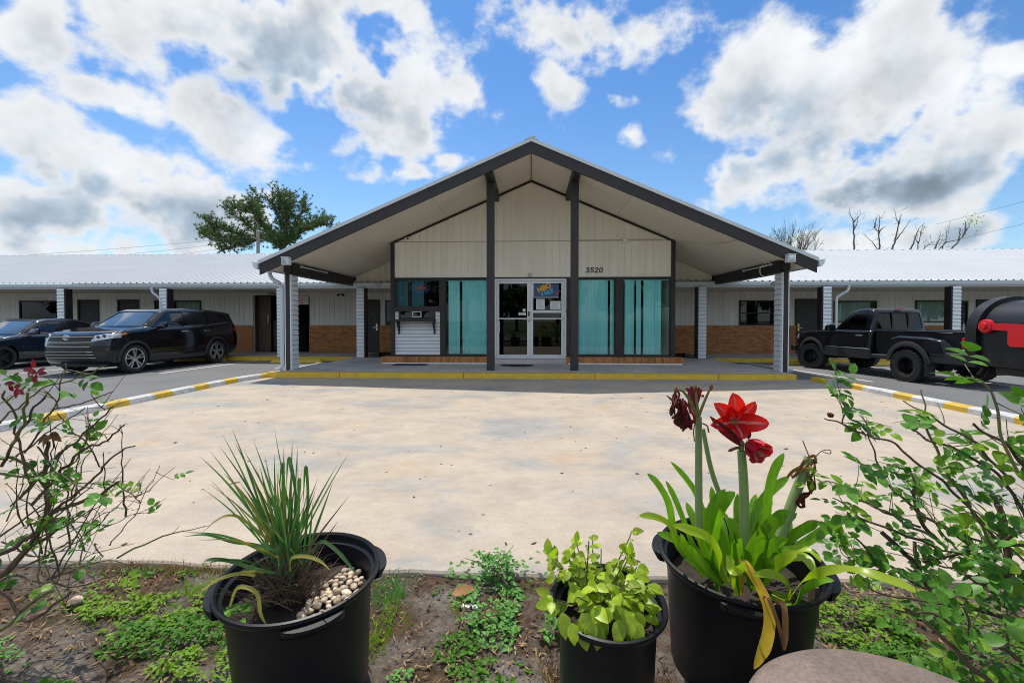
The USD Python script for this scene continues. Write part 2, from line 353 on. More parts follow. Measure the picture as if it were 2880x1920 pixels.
mat('petal_deep', (.50, .010, .035), .5, .3, 14., island=.2, trans=.3)
mat('petal_pale', (.70, .28, .25), .5, .2, 30., trans=.3)
mat('withered_dark', (.07, .055, .045), .9, .3, 20., island=.5)
mat('withered', (.12, .026, .016), .85, .35, 25., island=.3, trans=.15)
mat('withered_red', (.16, .012, .018), .8, .3, 25., island=.2, trans=.2)
mat('grass_blade', (.095, .20, .065), .45, .25, 8., island=.4, trans=.28, spec=.35)
mat('grass_yellow', (.30, .27, .06), .6, .25, 8., island=.3, trans=.25)
mat('dry_stem', (.105, .07, .042), .85, .35, 12., island=.5)
mat('straw', (.27, .175, .085), .85, .3, 12., island=.35)
mat('lime_leaf', (.33, .42, .018), .42, .25, 30., island=.35, trans=.38, hue=(.17, .29, .02))
mat('weed_leaf', (.11, .29, .02), .5, .3, 60., island=.45, trans=.3, spec=.25)
mat('weed_leaf_lime', (.22, .39, .025), .5, .3, 60., island=.45, trans=.33, spec=.25)
mat('weed_leaf_cool', (.10, .25, .05), .5, .3, 60., island=.4, trans=.28, spec=.25)
mat('pine_needle', (.062, .10, .032), .6, .3, .6, island=.45, trans=.2)
mat('pebble', (.50, .42, .32), .6, .25, 45., island=.55, hue=(.36, .22, .11), fine=.2)
mat('potting_soil', (.032, .022, .016), .95, .35, 30., fine=.4, bump=.004, bscale=80)
mat('stone_brown', (.165, .122, .102), .7, .22, 7., hue=(.085, .068, .06), fine=.3, bump=.002, bscale=45)
mat('white_scrap', (.7, .68, .66), .7, .1, 30.)
mat('light_box', (.62, .66, .68), .25, .05, 10., coat=.4)
mat('cream_plastic', (.6, .56, .45), .5, .05, 10.)
pane('window_pane', (.93, .97, .97), 1.33)
pane('door_pane', (.35, .38, .38), 1.5)
pane('room_pane', (.80, .86, .84), 1.38)
pane('truck_pane', (.82, .88, .86), 1.4)
pane('truck_tint', (.02, .035, .05), 1.45)

# ------------------------------------------------------------------ ground
def ground_mats():
    # worn beige concrete with grey washes, rust blooms and dark spots
    N = {'g': ('geometry', {}),
         'm1': ('mapping', {'mapping_type': 'point', 'scale': (.60, .95, 1)}),
         'n1': ('noise_texture', {'scale': 1.0, 'detail': 10., 'roughness': .66, 'distortion': .5}),
         'n2': ('noise_texture', {'scale': 2.3, 'detail': 6., 'roughness': .6}),
         'n3': ('noise_texture', {'scale': 60., 'detail': 3., 'roughness': .7}),
         'n4': ('noise_texture', {'scale': 1.1, 'detail': 5., 'roughness': .6}),
         'o4': ('vector_math', {'math_type': 'add', 'vector2': (31, 7, 0)}),
         'r1': ('rgb_ramp', {'ramp': [(.30, (.275, .275, .27)), (.41, (.34, .32, .295)), (.50, (.425, .362, .292)), (.64, (.46, .39, .312)), (.8, (.41, .35, .282))]}),
         'r4': ('rgb_ramp', {'ramp': [(.56, (0, 0, 0)), (.74, (1, 1, 1))]}),
         'mx': ('mix_color', {'blend_type': 'mix', 'b': (.43, .30, .19)}),
         'f4': ('math', {'math_type': 'multiply', 'value2': .55}),
         'mr': ('map_range', {'from_min': .25, 'from_max': .75, 'to_min': .86, 'to_max': 1.12}),
         'm3': ('map_range', {'from_min': .2, 'from_max': .8, 'to_min': .84, 'to_max': 1.14}),
         's1': ('vector_math', {'math_type': 'scale'}), 's2': ('vector_math', {'math_type': 'scale'}), 's4': ('vector_math', {'math_type': 'scale'}), 'n5': ('noise_texture', {'scale': 13., 'detail': 9., 'roughness': .72}), 'm5': ('map_range', {'from_min': .3, 'from_max': .7, 'to_min': .90, 'to_max': 1.08}),
         'v': ('voronoi_texture', {'scale': 2.6, 'feature': 'f1', 'randomness': 1.}),
         'vr': ('map_range', {'from_min': .022, 'from_max': .05, 'to_min': .22, 'to_max': 1., 'clamp': True}),
         's3': ('vector_math', {'math_type': 'scale'}),
         'b': ('bump', {'strength': 1., 'distance': .0015}),
         'p': ('principled_bsdf', {'roughness': .82, 'specular_ior_level': .3})}
    L = [('g.position', 'm1.vector'), ('m1.vector', 'n1.vector'), ('g.position', 'n2.vector'), ('g.position', 'n3.vector'), ('g.position', 'o4.vector1'), ('o4.vector', 'n4.vector'),
         ('n1.fac', 'r1.fac'), ('n4.fac', 'r4.fac'), ('r4.color', 'f4.value1'), ('f4.value', 'mx.fac'), ('r1.color', 'mx.a'),
         ('n2.fac', 'mr.value'), ('n3.fac', 'm3.value'), ('mx.result', 's1.vector1'), ('mr.result', 's1.scale'), ('s1.vector', 's2.vector1'), ('m3.result', 's2.scale'),
         ('g.position', 'v.vector'), ('v.distance', 'vr.value'), ('m1.vector', 'n5.vector'), ('n5.fac', 'm5.value'), ('s2.vector', 's4.vector1'), ('m5.result', 's4.scale'), ('s4.vector', 's3.vector1'), ('vr.result', 's3.scale'),
         ('s3.vector', 'p.base_color'), ('n3.fac', 'b.height'), ('b.normal', 'p.normal')]
    M['lot_concrete'] = usdkit.material(stage, '/World/Looks/lot_concrete', N, L, surface='p.BSDF')
    N = {'g': ('geometry', {}), 'n1': ('noise_texture', {'scale': .35, 'detail': 5.}), 'n3': ('noise_texture', {'scale': 90., 'detail': 2., 'roughness': .8}),
         'r1': ('rgb_ramp', {'ramp': [(.3, (.115, .117, .122)), (.7, (.185, .187, .19))]}), 'm3': ('map_range', {'from_min': .25, 'from_max': .75, 'to_min': .6, 'to_max': 1.45}),
         's1': ('vector_math', {'math_type': 'scale'}), 'b': ('bump', {'strength': 1., 'distance': .004}), 'p': ('principled_bsdf', {'roughness': .85, 'specular_ior_level': .35})}
    L = [('g.position', 'n1.vector'), ('g.position', 'n3.vector'), ('n1.fac', 'r1.fac'), ('n3.fac', 'm3.value'), ('r1.color', 's1.vector1'), ('m3.result', 's1.scale'),
         ('s1.vector', 'p.base_color'), ('n3.fac', 'b.height'), ('b.normal', 'p.normal')]
    M['asphalt'] = usdkit.material(stage, '/World/Looks/asphalt', N, L, surface='p.BSDF')
    mat('porch_concrete', (.48, .445, .41), .75, .14, 1.3, hue=(.30, .30, .32), fine=.1, bump=.001, bscale=50)
    N = {'g': ('geometry', {}), 'n1': ('noise_texture', {'scale': 3.2, 'detail': 6., 'roughness': .6}), 'n2': ('noise_texture', {'scale': 38., 'detail': 5., 'roughness': .75}),
         'r1': ('rgb_ramp', {'ramp': [(.34, (.165, .145, .13)), (.46, (.115, .092, .074)), (.56, (.070, .046, .030)), (.68, (.125, .075, .043))]}),
         'm3': ('map_range', {'from_min': .28, 'from_max': .72, 'to_min': .35, 'to_max': 1.6}), 's1': ('vector_math', {'math_type': 'scale'}),
         'b': ('bump', {'strength': 1., 'distance': .012}), 'p': ('principled_bsdf', {'roughness': .95, 'specular_ior_level': .2})}
    L = [('g.position', 'n1.vector'), ('g.position', 'n2.vector'), ('n1.fac', 'r1.fac'), ('n2.fac', 'm3.value'), ('r1.color', 's1.vector1'), ('m3.result', 's1.scale'),
         ('s1.vector', 'p.base_color'), ('n2.fac', 'b.height'), ('b.normal', 'p.normal')]
    M['soil'] = usdkit.material(stage, '/World/Looks/soil', N, L, surface='p.BSDF')
    mat('ground_grass', (.09, .12, .04), .95, .3, .4, fine=.3)
ground_mats()
def sheet(x0, x1, y0, y1, z): return np.array([(x0, y0, z), (x1, y0, z), (x1, y1, z), (x0, y1, z)], float), np.array([[0, 1, 2], [0, 2, 3]])
solo('ground', sheet(-900, 900, -900, 900, -.16), 'ground_grass', kind='structure')
# planting bed: a bumpy sheet of soil in front of the lot
def soil_z(x, y):
    p = np.stack([np.asarray(x, float), np.asarray(y, float), np.zeros_like(np.asarray(x, float))], -1)
    e = np.clip((2.47 - np.asarray(y, float)) / .35, 0, 1)
    return -.035 + (meshkit.fbm(p * 1.7, 4, 3) - .5) * .10 * e + (meshkit.fbm(p * 12, 3, 9) - .5) * .035
gx, gy = np.linspace(-7.2, 7.2, 361), np.concatenate([np.linspace(-3., .4, 35), np.linspace(.45, 2.475, 100)])
X, Y = np.meshgrid(gx, gy, indexing='ij'); Zs = soil_z(X, Y)
i, j = np.meshgrid(np.arange(len(gx) - 1), np.arange(len(gy) - 1), indexing='ij'); i, j = i.ravel(), j.ravel(); w_ = len(gy)
solo('planting_bed', (np.stack([X, Y, Zs], -1).reshape(-1, 3), np.stack([i * w_ + j, (i + 1) * w_ + j, (i + 1) * w_ + j + 1, i * w_ + j + 1], 1)), 'soil', kind='structure', smooth=True)
# concrete forecourt: a slab with a slightly ragged, rounded front edge
ex = np.linspace(-6.6, 6.5, 120); ey = 2.47 + (meshkit.noise(np.stack([ex * 1.3, ex * 0, ex * 0], 1), 4) - .5) * .07 + (meshkit.noise(np.stack([ex * 9, ex * 0, ex * 0], 1), 5) - .5) * .02
top = np.stack([ex, ey + .012, ex * 0], 1); lip = np.stack([ex, ey, ex * 0 - .012], 1); low = np.stack([ex, ey, ex * 0 - .12], 1); back = np.stack([ex, ex * 0 + 10.8, ex * 0], 1)
mb = MB(); n_ = len(ex); k_ = np.arange(n_ - 1)
for a, b in ((low, lip), (lip, top), (top, back)):
    mb.add(np.vstack([a, b]), np.stack([k_, k_ + 1, n_ + k_ + 1, n_ + k_], 1))
solo('concrete_forecourt', mb.get(), 'lot_concrete', kind='structure')
solo('parking_lot', MB().mesh(sheet(-60, -6.74, -6, 15.24, -.002)).mesh(sheet(6.64, 60, -6, 15.24, -.002)).get(), 'asphalt', kind='structure')
solo('bay_edge', MB().mesh(sheet(-6.95, -5.85, 10.45, 15.22, -.007)).mesh(sheet(5.7, 6.85, 10.2, 15.22, -.007)).get(), 'asphalt', kind='structure')
solo('road', sheet(-300, 300, -15, -6.2, -.08), 'asphalt', kind='structure')
# raised porch slab in front of the office and the walkways of both wings
PZ = .13
porch = thing('porch', None, None); tag(stage.GetPrimAtPath(porch), None, None, None, 'structure')
px0, px1 = -6.28, 6.12
cuts = [px0, -2.9, 2.75, px1]
for a, b in zip(cuts[:-1], cuts[1:]):
    part(porch, 'slab', rbox(a + .004, b - .004, 10.90, 13.16 if b < 7 else 13.2, -.05, PZ, .008), 'porch_concrete', 30)
part(porch, 'slab', box(px0 + .3, -4.1, 13.17, 15.24, -.05, PZ), 'porch_concrete')
part(porch, 'slab', box(4.1, px1 - .25, 13.17, 15.24, -.05, PZ), 'porch_concrete')
part(porch, 'slab', box(-4.0, 4.0, 13.17, 17.4, -.05, PZ - .004), 'porch_concrete')
for a, b in ((px0 - .1, -4.6), (-4.6, -1.6), (-1.6, 1.5), (1.5, 4.35), (4.35, px1)):
    part(porch, 'painted_kerb', rbox(a + .003, b - .003, 10.72, 10.897, -.05, PZ + .002, .02), 'kerb_yellow', 30)
for s, x0, x1 in ((-1, -32, px0 + .3), (1, px1 - .25, 32)):
    w = thing('walkway', None, None); tag(stage.GetPrimAtPath(w), None, None, None, 'structure')
    part(w, 'slab', box(x0, x1, 15.34, 17.62, -.05, PZ), 'porch_concrete')
    for k in range(11):
        a = x0 + (x1 - x0) * k / 11
        part(w, 'painted_kerb', rbox(a + .003, a + (x1 - x0) / 11 - .003, 15.2, 15.337, -.05, PZ + .001, .015), 'kerb_yellow', 30)
# kerbs along the forecourt: white with yellow dashes
for s, x0, dashes, ys, side in ((-1, -6.73, (10.75, 9.67, 8.79, 7.85, 6.94, 5.93, 4.95, 3.95), 11.0, 'left'), (1, 6.47, (10.35, 9.35, 8.2, 7.2, 6.15, 5.1, 4.1), 10.55, 'right')):
    k = thing('striped_kerb', f'low white kerb with yellow dashes between concrete forecourt and the {"parking bays of the big black car" if s < 0 else "black pickup truck"}', 'kerb', (x0, 6, 0))
    y = ys
    def seg(y0, y1, m_):
        n = max(2, int((y0 - y1) / .12)); pts = np.linspace(y1, y0, n)
        off = np.where(pts > 9.6, (pts - 9.6) ** 2 * .16 * (1 if s < 0 else -1), 0.)
        prof = [(0, -.06), (0, .075), (.03, .098), (.14, .102), (.178, .08), (.185, -.06)]
        v = np.array([[(x0 + o + a + (meshkit.noise(np.array([[t * 3, a * 9, 1.]]), 2)[0] - .5) * .018, t, b) for a, b in prof] for t, o in zip(pts, off)])
        m_k = len(prof); i, j = np.meshgrid(np.arange(n - 1), np.arange(m_k - 1), indexing='ij'); i, j = i.ravel(), j.ravel()
        f = np.stack([i * m_k + j, i * m_k + j + 1, (i + 1) * m_k + j + 1, (i + 1) * m_k + j], 1)
        mbs = MB().add(v.reshape(-1, 3), f)
        e = [[0, q, q + 1] for q in range(1, m_k - 1)]
        mbs.f.append(np.array(e)); mbs.f.append(np.array(e)[:, ::-1] + (n - 1) * m_k)
        part(k, 'yellow_stripe' if m_ == 'kerb_yellow' else 'white_stretch', mbs.get(), m_)
    for d in dashes:
        if y - (d + .2) > .02: seg(y, d + .2, 'kerb_white')
        seg(min(y, d + .2), d - .2, 'kerb_yellow'); y = d - .2
    seg(y, 2.6, 'kerb_white')
# bay lines
def bay_line(x0, y0, x1, y1, label, w=.1):
    d = np.array([x1 - x0, y1 - y0]); d /= np.linalg.norm(d); nx, ny = -d[1] * w / 2, d[0] * w / 2
    solo('bay_line', (np.array([(x0 + nx, y0 + ny, .003), (x0 - nx, y0 - ny, .003), (x1 - nx, y1 - ny, .003), (x1 + nx, y1 + ny, .003)]), np.array([[0, 1, 2], [0, 2, 3]])), 'line_white', label, 'road marking', 'painted bay lines')
bay_line(-9.62, 11.35, -9.36, 15.2, 'white bay line on the asphalt just right of the big black car')
bay_line(-13.3, 11.2, -12.95, 15.2, 'white bay line between the two black cars on the left')
bay_line(7.66, 10.5, 6.95, 15.0, 'white bay line between right porch column and the pickup truck')
bay_line(10.06, 9.4, 10.0, 15.1, 'white bay line showing under and behind the pickup truck')
bay_line(12.9, 9.3, 12.8, 15.1, 'white bay line beyond the pickup truck, below the mailbox')
def wheel_stop(x0, x1, y, label):
    p = sg.Polygon([(-.09, 0), (.09, 0), (.075, .085), (.045, .115), (-.045, .115), (-.075, .085)])
    m = MB().prism(p, x0, x1, 'x'); v, f = m.get(); e = (np.abs(v[:, 0] - (x0 + x1) / 2) > (x1 - x0) / 2 - .01) & (v[:, 2] > .06)
    v[e, 0] -= np.sign(v[e, 0] - (x0 + x1) / 2) * .07; v[:, 1] += y
    solo('wheel_stop', (v, f), 'kerb_yellow', label, 'wheel stop', 'yellow wheel stops')
wheel_stop(-8.5, -6.75, 14.55, 'yellow concrete wheel stop behind the left porch column')
wheel_stop(-12.1, -10.3, 14.95, 'yellow concrete wheel stop under the tail of the big black car')
wheel_stop(7.8, 9.4, 14.55, 'yellow concrete wheel stop at the front wheels of the pickup truck')
wheel_stop(10.5, 12.2, 14.5, 'yellow concrete wheel stop seen under the pickup between its wheels')

# ------------------------------------------------------------------ motel
mat('seam_grey', (.30, .275, .23), .7, .1, 5.)
mat('lap_gap', (.10, .105, .11), .8, .1, 5.)
SL = .43                                    # slope of the office roof
def soff(x): return 5.42 - SL * abs(x)       # underside of the office roof
rng = random.Random(5)
def lap_boards(parent, face, a0, a1, b, z0, z1, pitch, mat_='white_siding', n0=1):
    """horizontal lap siding on a vertical face; face 'y-': faces the camera, 'x+' / 'x-': faces sideways"""
    z = z0
    while z < z1 - .01:
        h = min(pitch, z1 - z); t = .026; g = .011 if h > .05 else 0
        prof = [(0, z + g), (-t, z + g), (-.004, z + h - .001), (0, z + h - .001)]
        if face == 'y-': m = MB().prism([(b + p, q) for p, q in prof], a0, a1, 'x')
        elif face == 'x+': m = MB().prism([(b - p, q) for p, q in prof], a0, a1, 'y')
        else: m = MB().prism([(b + p, q) for p, q in prof], a0, a1, 'y')
        part(parent, 'lap_board', m.get(), mat_); z += h
def wing_column(b, x, y=15.02, base=PZ, top=2.46, dark=1):
    c = part(b, 'column', box(x - .12, x + .12, y + .02, y + .24, base, top), 'lap_gap')
    lap_boards(c, 'y-', x - .125, x + .125, y + .02, base, top, .118)
    part(c, 'dark_board', box(x + dark * .121, x + dark * .165, y + .03, y + .27, base, top), 'black_trim')
def room_window(b, x0, x1, z0, z1, y=17.6, curt=None, bar=False):
    w = part(b, 'window', MB().box(x0, x0 + .045, y - .03, y + .05, z0, z1).box(x1 - .045, x1, y - .03, y + .05, z0, z1).box(x0 + .045, x1 - .045, y - .03, y + .05, z1 - .05, z1).box(x0 + .045, x1 - .045, y - .03, y + .05, z0, z0 + .045).get(), 'black_trim')
    if bar: part(w, 'rail', box(x0 + .045, x1 - .045, y - .02, y + .03, (z0 + z1) / 2 - .02, (z0 + z1) / 2 + .02), 'black_trim')
    part(w, 'pane', box(x0 + .045, x1 - .045, y + .005, y + .011, z0 + .045, z1 - .05), 'room_pane')
    if curt:
        for c0, c1 in curt:
            n = max(8, int((c1 - c0) / .03)); xs = np.linspace(c0, c1, n); ys = y + .09 + .02 * np.sin(np.arange(n) * 1.7) + .008 * np.sin(np.arange(n) * .63)
            v = np.vstack([np.stack([xs, ys, xs * 0 + z0 + .02], 1), np.stack([xs, ys, xs * 0 + z1 - .03], 1)]); k = np.arange(n - 1)
            part(w, 'curtain', (v, np.stack([k, k + 1, n + k + 1, n + k], 1)), 'curtain')
def room_door(b, x0, x1, z1, y=17.6, hs=1, hm='steel'):
    d = part(b, 'door', rbox(x0 + .05, x1 - .05, y + .02, y + .065, PZ + .012, z1 - .05, .004), 'door_dark', 30)
    part(d, 'door_frame', MB().box(x0, x0 + .05, y - .02, y + .08, PZ, z1).box(x1 - .05, x1, y - .02, y + .08, PZ, z1).box(x0 + .05, x1 - .05, y - .02, y + .08, z1 - .05, z1).get(), 'black_trim')
    hx = x1 - .13 if hs > 0 else x0 + .13
    part(d, 'handle', MB().box(hx - .03, hx + .03, y + .006, y + .02, .98, 1.25).mesh(lathe([(0, -.06), (.02, -.055), (.02, -.03), (.012, 0)], 12, 'y', (hx, y + .01, 1.1))).box(hx - .13 * hs - .01, hx + .01, y - .045, y - .03, 1.09, 1.11).get(), hm)
    part(d, 'peephole', lathe([(0, -.006), (.012, -.004), (.014, 0)], 10, 'y', ((x0 + x1) / 2, y + .02, 1.62)), hm)

def wing(s, label, x_in, x_out, openings, extras):
    b = thing('motel_wing', label, 'building', (s * 15, 17.6, 0))
    y = 17.6
    # openings: kind, x0, x1, z0, z1
    edges = sorted({x_in, x_out} | {o[1] for o in openings} | {o[2] for o in openings})
    lo, hi = min(x_in, x_out), max(x_in, x_out)
    # boards of the upper wall
    k0 = math.floor(lo / .203)
    back = MB()
    for a, c in zip(edges[:-1], edges[1:]):
        mid = (a + c) / 2; free = [(PZ, 2.47)]
        for o in openings:
            if o[1] < mid < o[2]: free = [(PZ, o[3]), (o[4], 2.47)]
        for z0, z1 in free:
            if z1 - z0 > .01: back.box(a, c, y + .035, y + .14, z0, z1)
    wl = part(b, 'wall', back.get(), 'wing_board')
    nb = 0
    for k in range(k0, math.ceil(hi / .203)):
        a, c = k * .203, (k + 1) * .203
        pts = sorted({max(a, lo), min(c, hi)} | {e for e in edges if a < e < c})
        for p, r in zip(pts[:-1], pts[1:]):
            if r - p < .015: continue
            free = [(1.185, 2.47)]
            for o in openings:
                if o[1] < (p + r) / 2 < o[2]: free = [(1.185, o[3]), (o[4], 2.47)]
            for z0, z1 in free:
                if z1 - z0 > .03:
                    d = rng.uniform(0, .002)
                    part(wl, 'board', box(p + .004, r - .004, y + .018 - d, y + .033, z0, z1), 'wing_board')
    # brick below
    L_, H_ = .203, .0677; bricks = []
    dor = [o for o in openings if o[3] < .5]
    rows = int((1.17 - PZ) / H_)
    for row in range(rows):
        z = PZ + row * H_
        n0 = math.floor(lo / L_) - 1
        for k in range(n0, math.ceil(hi / L_) + 1):
            a = k * L_ + (L_ / 2 if row % 2 else 0); c = a + L_ - .010
            segs = [(max(a, lo), min(c, hi))]
            for o in dor: segs = [q for p, r in segs for q in ((p, min(r, o[1])), (max(p, o[2]), r)) if q[1] - q[0] > .03]
            for p, r in segs:
                if r - p > .03: bricks.append((p, r, z, abs((p + r) / 2 - s * 7.2)))
    segs_ = [(lo, hi)]
    for o in dor: segs_ = [q for p, r in segs_ for q in ((p, min(r, o[1])), (max(p, o[2]), r)) if q[1] - q[0] > .02]
    bws = [(p, r, part(b, 'brick_wall', box(p, r, y - .022, y + .034, PZ, 1.17), 'mortar')) for p, r in sorted(segs_)]
    def bw_of(x): return next((w for p, r, w in bws if p - .01 <= x <= r + .01), bws[0][2])
    for p, r in segs_: part(b, 'brick_cap', box(p, r, y - .042, y + .003, 1.171, 1.184), 'brick_red')
    bricks.sort(key=lambda t: t[3]); rest = MB()
    for n, (p, r, z, _) in enumerate(bricks):
        d = rng.uniform(0, .004); q = (p, r, y - .034 - d, y - .0225, z + .005, z + H_ - .005)
        if n < 300: part(bw_of((p + r) / 2), 'brick', box(*q), 'brick_red')
        else: rest.box(*q)
    if rest.n: part(bws[0][2], 'bricks', rest.get(), 'brick_red', kind='stuff')
    # soffit over the walkway, beam, gutter
    part(b, 'soffit', box(lo, hi, 15.2, 17.75, 2.475, 2.495), 'soffit_paint')
    part(b, 'eave_board', box(lo, hi, 15.15, 15.19, 2.455, 2.63), 'flashing')
    gp = [(15.148, 2.625), (15.148, 2.50), (15.09, 2.50), (15.045, 2.55), (15.03, 2.60), (15.03, 2.63), (15.043, 2.63), (15.043, 2.605), (15.056, 2.555), (15.095, 2.512), (15.138, 2.512), (15.138, 2.625)]
    part(b, 'gutter', prism(gp, lo, hi, 'x'), 'gutter_metal', 40)
    # ribbed metal roof, a sheet at a time
    Y0, Z0, Y1, Z1 = 15.07, 2.645, 25.0, 5.09
    prof = []
    for r_ in range(4):
        o = r_ * .2285
        prof += [(o, 0), (o + .145, 0), (o + .160, .032), (o + .196, .032), (o + .213, 0)]
    prof += [(.918, 0)]; prof = np.array(prof)
    slope = math.atan2(Z1 - Z0, Y1 - Y0); up = np.array([-math.sin(slope), math.cos(slope)])
    rf = part(b, 'roof', box(lo, hi, 15.2, 15.3, 2.50, 2.6), 'roof_metal')
    x = lo if s < 0 else x_in - 1.6; xe = x_in + 1.6 if s < 0 else hi; k = 0
    while x < xe - .05:
        w = min(.914, xe - x); pr = prof[prof[:, 0] <= w + .005]; n = len(pr); dz = .0015 * (k % 2)
        lowr = np.stack([x + pr[:, 0], Y0 + up[0] * (pr[:, 1] + dz), Z0 + up[1] * (pr[:, 1] + dz)], 1)
        top_ = lowr + [0, Y1 - Y0, Z1 - Z0]; q = np.arange(n - 1)
        under = lowr.copy(); under[:, 2] = Z0 - .003; under[:, 1] = Y0 + .001
        part(rf, 'roof_sheet', MB().add(np.vstack([lowr, top_]), np.stack([q, q + 1, n + q + 1, n + q], 1)).get(), 'roof_metal')
        x += .914; k += 1
    xs0, xs1 = (lo, xe) if s < 0 else (x_in - 1.6, hi)
    part(rf, 'ridge_cap', prism([(24.86, 5.075), (25.0, 5.125), (25.14, 5.075), (25.14, 5.06), (25.0, 5.108), (24.86, 5.06)], xs0, xs1, 'x'), 'roof_metal')
    # closure strip: the dark gaps between ribs under the cap
    cl = MB()
    for q in np.arange(xs0, xs1 - .25, .457): cl.box(q, q + .24, 24.845, 24.87, 5.062, 5.088)
    part(rf, 'closure_strip', cl.get(), 'black_trim')
    part(rf, 'rear_slope', (np.array([(xs0, 25.01, 5.07), (xs1, 25.01, 5.07), (xs1, 32, 3.4), (xs0, 32, 3.4)]), np.array([[0, 1, 2], [0, 2, 3]])), 'roof_metal')
    part(b, 'rear_wall', MB().box(lo, hi, 31, 31.1, -.1, 3.6).box(x_out - .1 if s > 0 else x_out, x_out if s > 0 else x_out + .1, 17.6, 31, 0, 2.6).get(), 'wing_board')
    # rooms: dark inside
    part(b, 'room', MB().box(lo, hi, 21, 21.1, 0, 2.6).box(lo, hi, 17.76, 21, 2.5, 2.55).box(lo, hi, 17.76, 21, .0, .1).get(), 'interior')
    for o in openings:
        if o[0] == 'door': room_door(b, o[1], o[2], o[4], hs=o[5] if len(o) > 5 else 1, hm=o[6] if len(o) > 6 else 'steel')
        elif o[0] == 'win': room_window(b, o[1], o[2], o[3], o[4], curt=o[5] if len(o) > 5 else None, bar=len(o) > 6)
    for c in extras: wing_column(b, c, dark=-s)
    return b
def downspout(b, x, y, zt, base, dx, dy=.0, xb=None, w=.075, depth=.06):
    """outlet bend from the gutter, slanting back to the column, then straight down"""
    xb = x + dx if xb is None else xb
    pts = np.vstack([bez((x, y, zt), (x, y, zt - .16), (x + (xb - x) * .22, y + dy * .2, zt - .2), n=6), bez((x + (xb - x) * .8, y + dy * .8, zt - .34), (xb, y + dy, zt - .37), (xb, y + dy, zt - .5), n=6), [(xb, y + dy, base + .12)]])
    m = MB().tube(pts, w / 2 * 1.1, 8)
    m.tube(bez((xb, y + dy, base + .125), (xb, y + dy, base + .05), (xb - .1 * np.sign(dx or 1), y + dy - .06, base + .03), n=5), w / 2 * 1.12, 8)
    part(b, 'downspout', m.get(), 'flashing', 40)

LW = wing(-1, 'long single storey motel wing left of the office, behind the parked cars', -4.1, -31.5, [
    ('open', -11.02, -10.04, PZ, 2.37), ('open', -9.65, -8.74, PZ, 2.33), ('door', -6.48, -5.92, PZ, 2.19), ('win', -5.70, -5.0, 1.185, 2.15),
    ('door', -18.25, -17.36, PZ, 2.21), ('door', -16.58, -15.69, PZ, 2.21), ('win', -20.70, -19.0, 1.42, 2.17, [(-20.4, -19.85), (-19.25, -19.05)]),
    ('win', -14.25, -13.13, 1.42, 2.17, [(-14.2, -13.2)]), ('door', -15.05, -14.66, PZ, 2.17), ('door', -23.4, -22.5, PZ, 2.2), ('win', -26.5, -25., 1.42, 2.17, [(-26.2, -25.3)])],
    [-5.72, -8.45, -12.55, -16.2, -20.9, -25.])
RW = wing(1, 'long single storey motel wing right of the office, behind the pickup truck', 4.1, 31.5, [
    ('win', 7.88, 9.17, 1.185, 2.13, None, True), ('door', 9.95, 11.05, PZ, 2.19, -1, 'brass'), ('win', 11.36, 12.92, 1.30, 2.11, [(11.4, 12.75)]), ('win', 14.32, 15.5, 1.30, 2.12, [(14.35, 15.45)]),
    ('door', 15.94, 16.2, PZ, 2.1), ('door', 16.5, 17.6, PZ, 2.15), ('win', 18.6, 20.2, 1.3, 2.12, [(18.7, 20.)]), ('door', 21.5, 22.5, PZ, 2.15)],
    [5.56, 9.5, 13.5, 18.2, 22.5])
downspout(LW, -12.98, 15.08, 2.50, PZ, .35, -.05)
downspout(RW, 10.2, 15.08, 2.50, PZ, -.42, -.05)
# dark passage and service room in the left wing
ps = MB().box(-11.02, -10.98, 17.75, 20.5, 0, 2.5).box(-10.04, -10.0, 17.75, 20.5, 0, 2.5).box(-9.69, -9.65, 17.75, 20.5, 0, 2.5).box(-8.74, -8.7, 17.75, 20.5, 0, 2.5)
part(LW, 'passage', ps.get(), 'interior')
mat('brown_panel', (.11, .075, .05), .6, .15, 3.)
part(LW, 'service_door', box(-10.97, -10.47, 17.9, 17.94, PZ, 2.36), 'brown_panel')
part(LW, 'grab_handle', tube([(-10.56, 17.86, 1.25), (-10.55, 17.86, 1.6)], .022, 8), 'flashing')
im = thing('ice_machine', 'blue grey vending cabinet standing in the dark opening of the left wing', 'vending machine', (-10.25, 18.2, PZ))
mat('cabinet_blue', (.06, .085, .10), .45, .1, 4.)
part(im, 'cabinet', rbox(-10.46, -10.06, 18.05, 18.6, PZ + .05, 1.35, .02), 'cabinet_blue', 30)
part(im, 'lid', rbox(-10.465, -10.055, 18.03, 18.6, 1.352, 1.40, .01), 'cladding', 30)
part(im, 'foot', box(-10.44, -10.08, 18.1, 18.55, PZ, PZ + .05), 'black_trim')
def text(s, h, x, z, y, depth=.008, rot=0., bold=False, shear=0.):
    t = meshkit.text_mesh(s, h, depth, bold); v = np.array(t.vertices); f = np.array(t.faces)
    v[:, 0] += v[:, 1] * shear; c, q = math.cos(rot), math.sin(rot)
    return np.stack([x + v[:, 0] * c - v[:, 1] * q, y - v[:, 2], z + v[:, 0] * q + v[:, 1] * c], 1), f
sg_ = thing('ice_sign', 'small sign reading ICE over the dark opening in the left wing', 'sign', (-10.1, 17.58, 2.42))
mat('sign_grey', (.38, .36, .33), .6, .1, 8.)
part(sg_, 'board', box(-10.42, -9.86, 17.555, 17.595, 2.375, 2.468), 'sign_grey'); part(sg_, 'letters', text('ICE', .07, -10.25, 2.388, 17.554, bold=True), 'ink')
sg_ = thing('notice_board', 'white board with red lines over the dark doorway behind the left porch column', 'sign', (-9.1, 17.6, 2.15))
part(sg_, 'board', box(-9.6, -8.76, 17.57, 17.61, 2.0, 2.32), 'paper')
rows_ = MB()
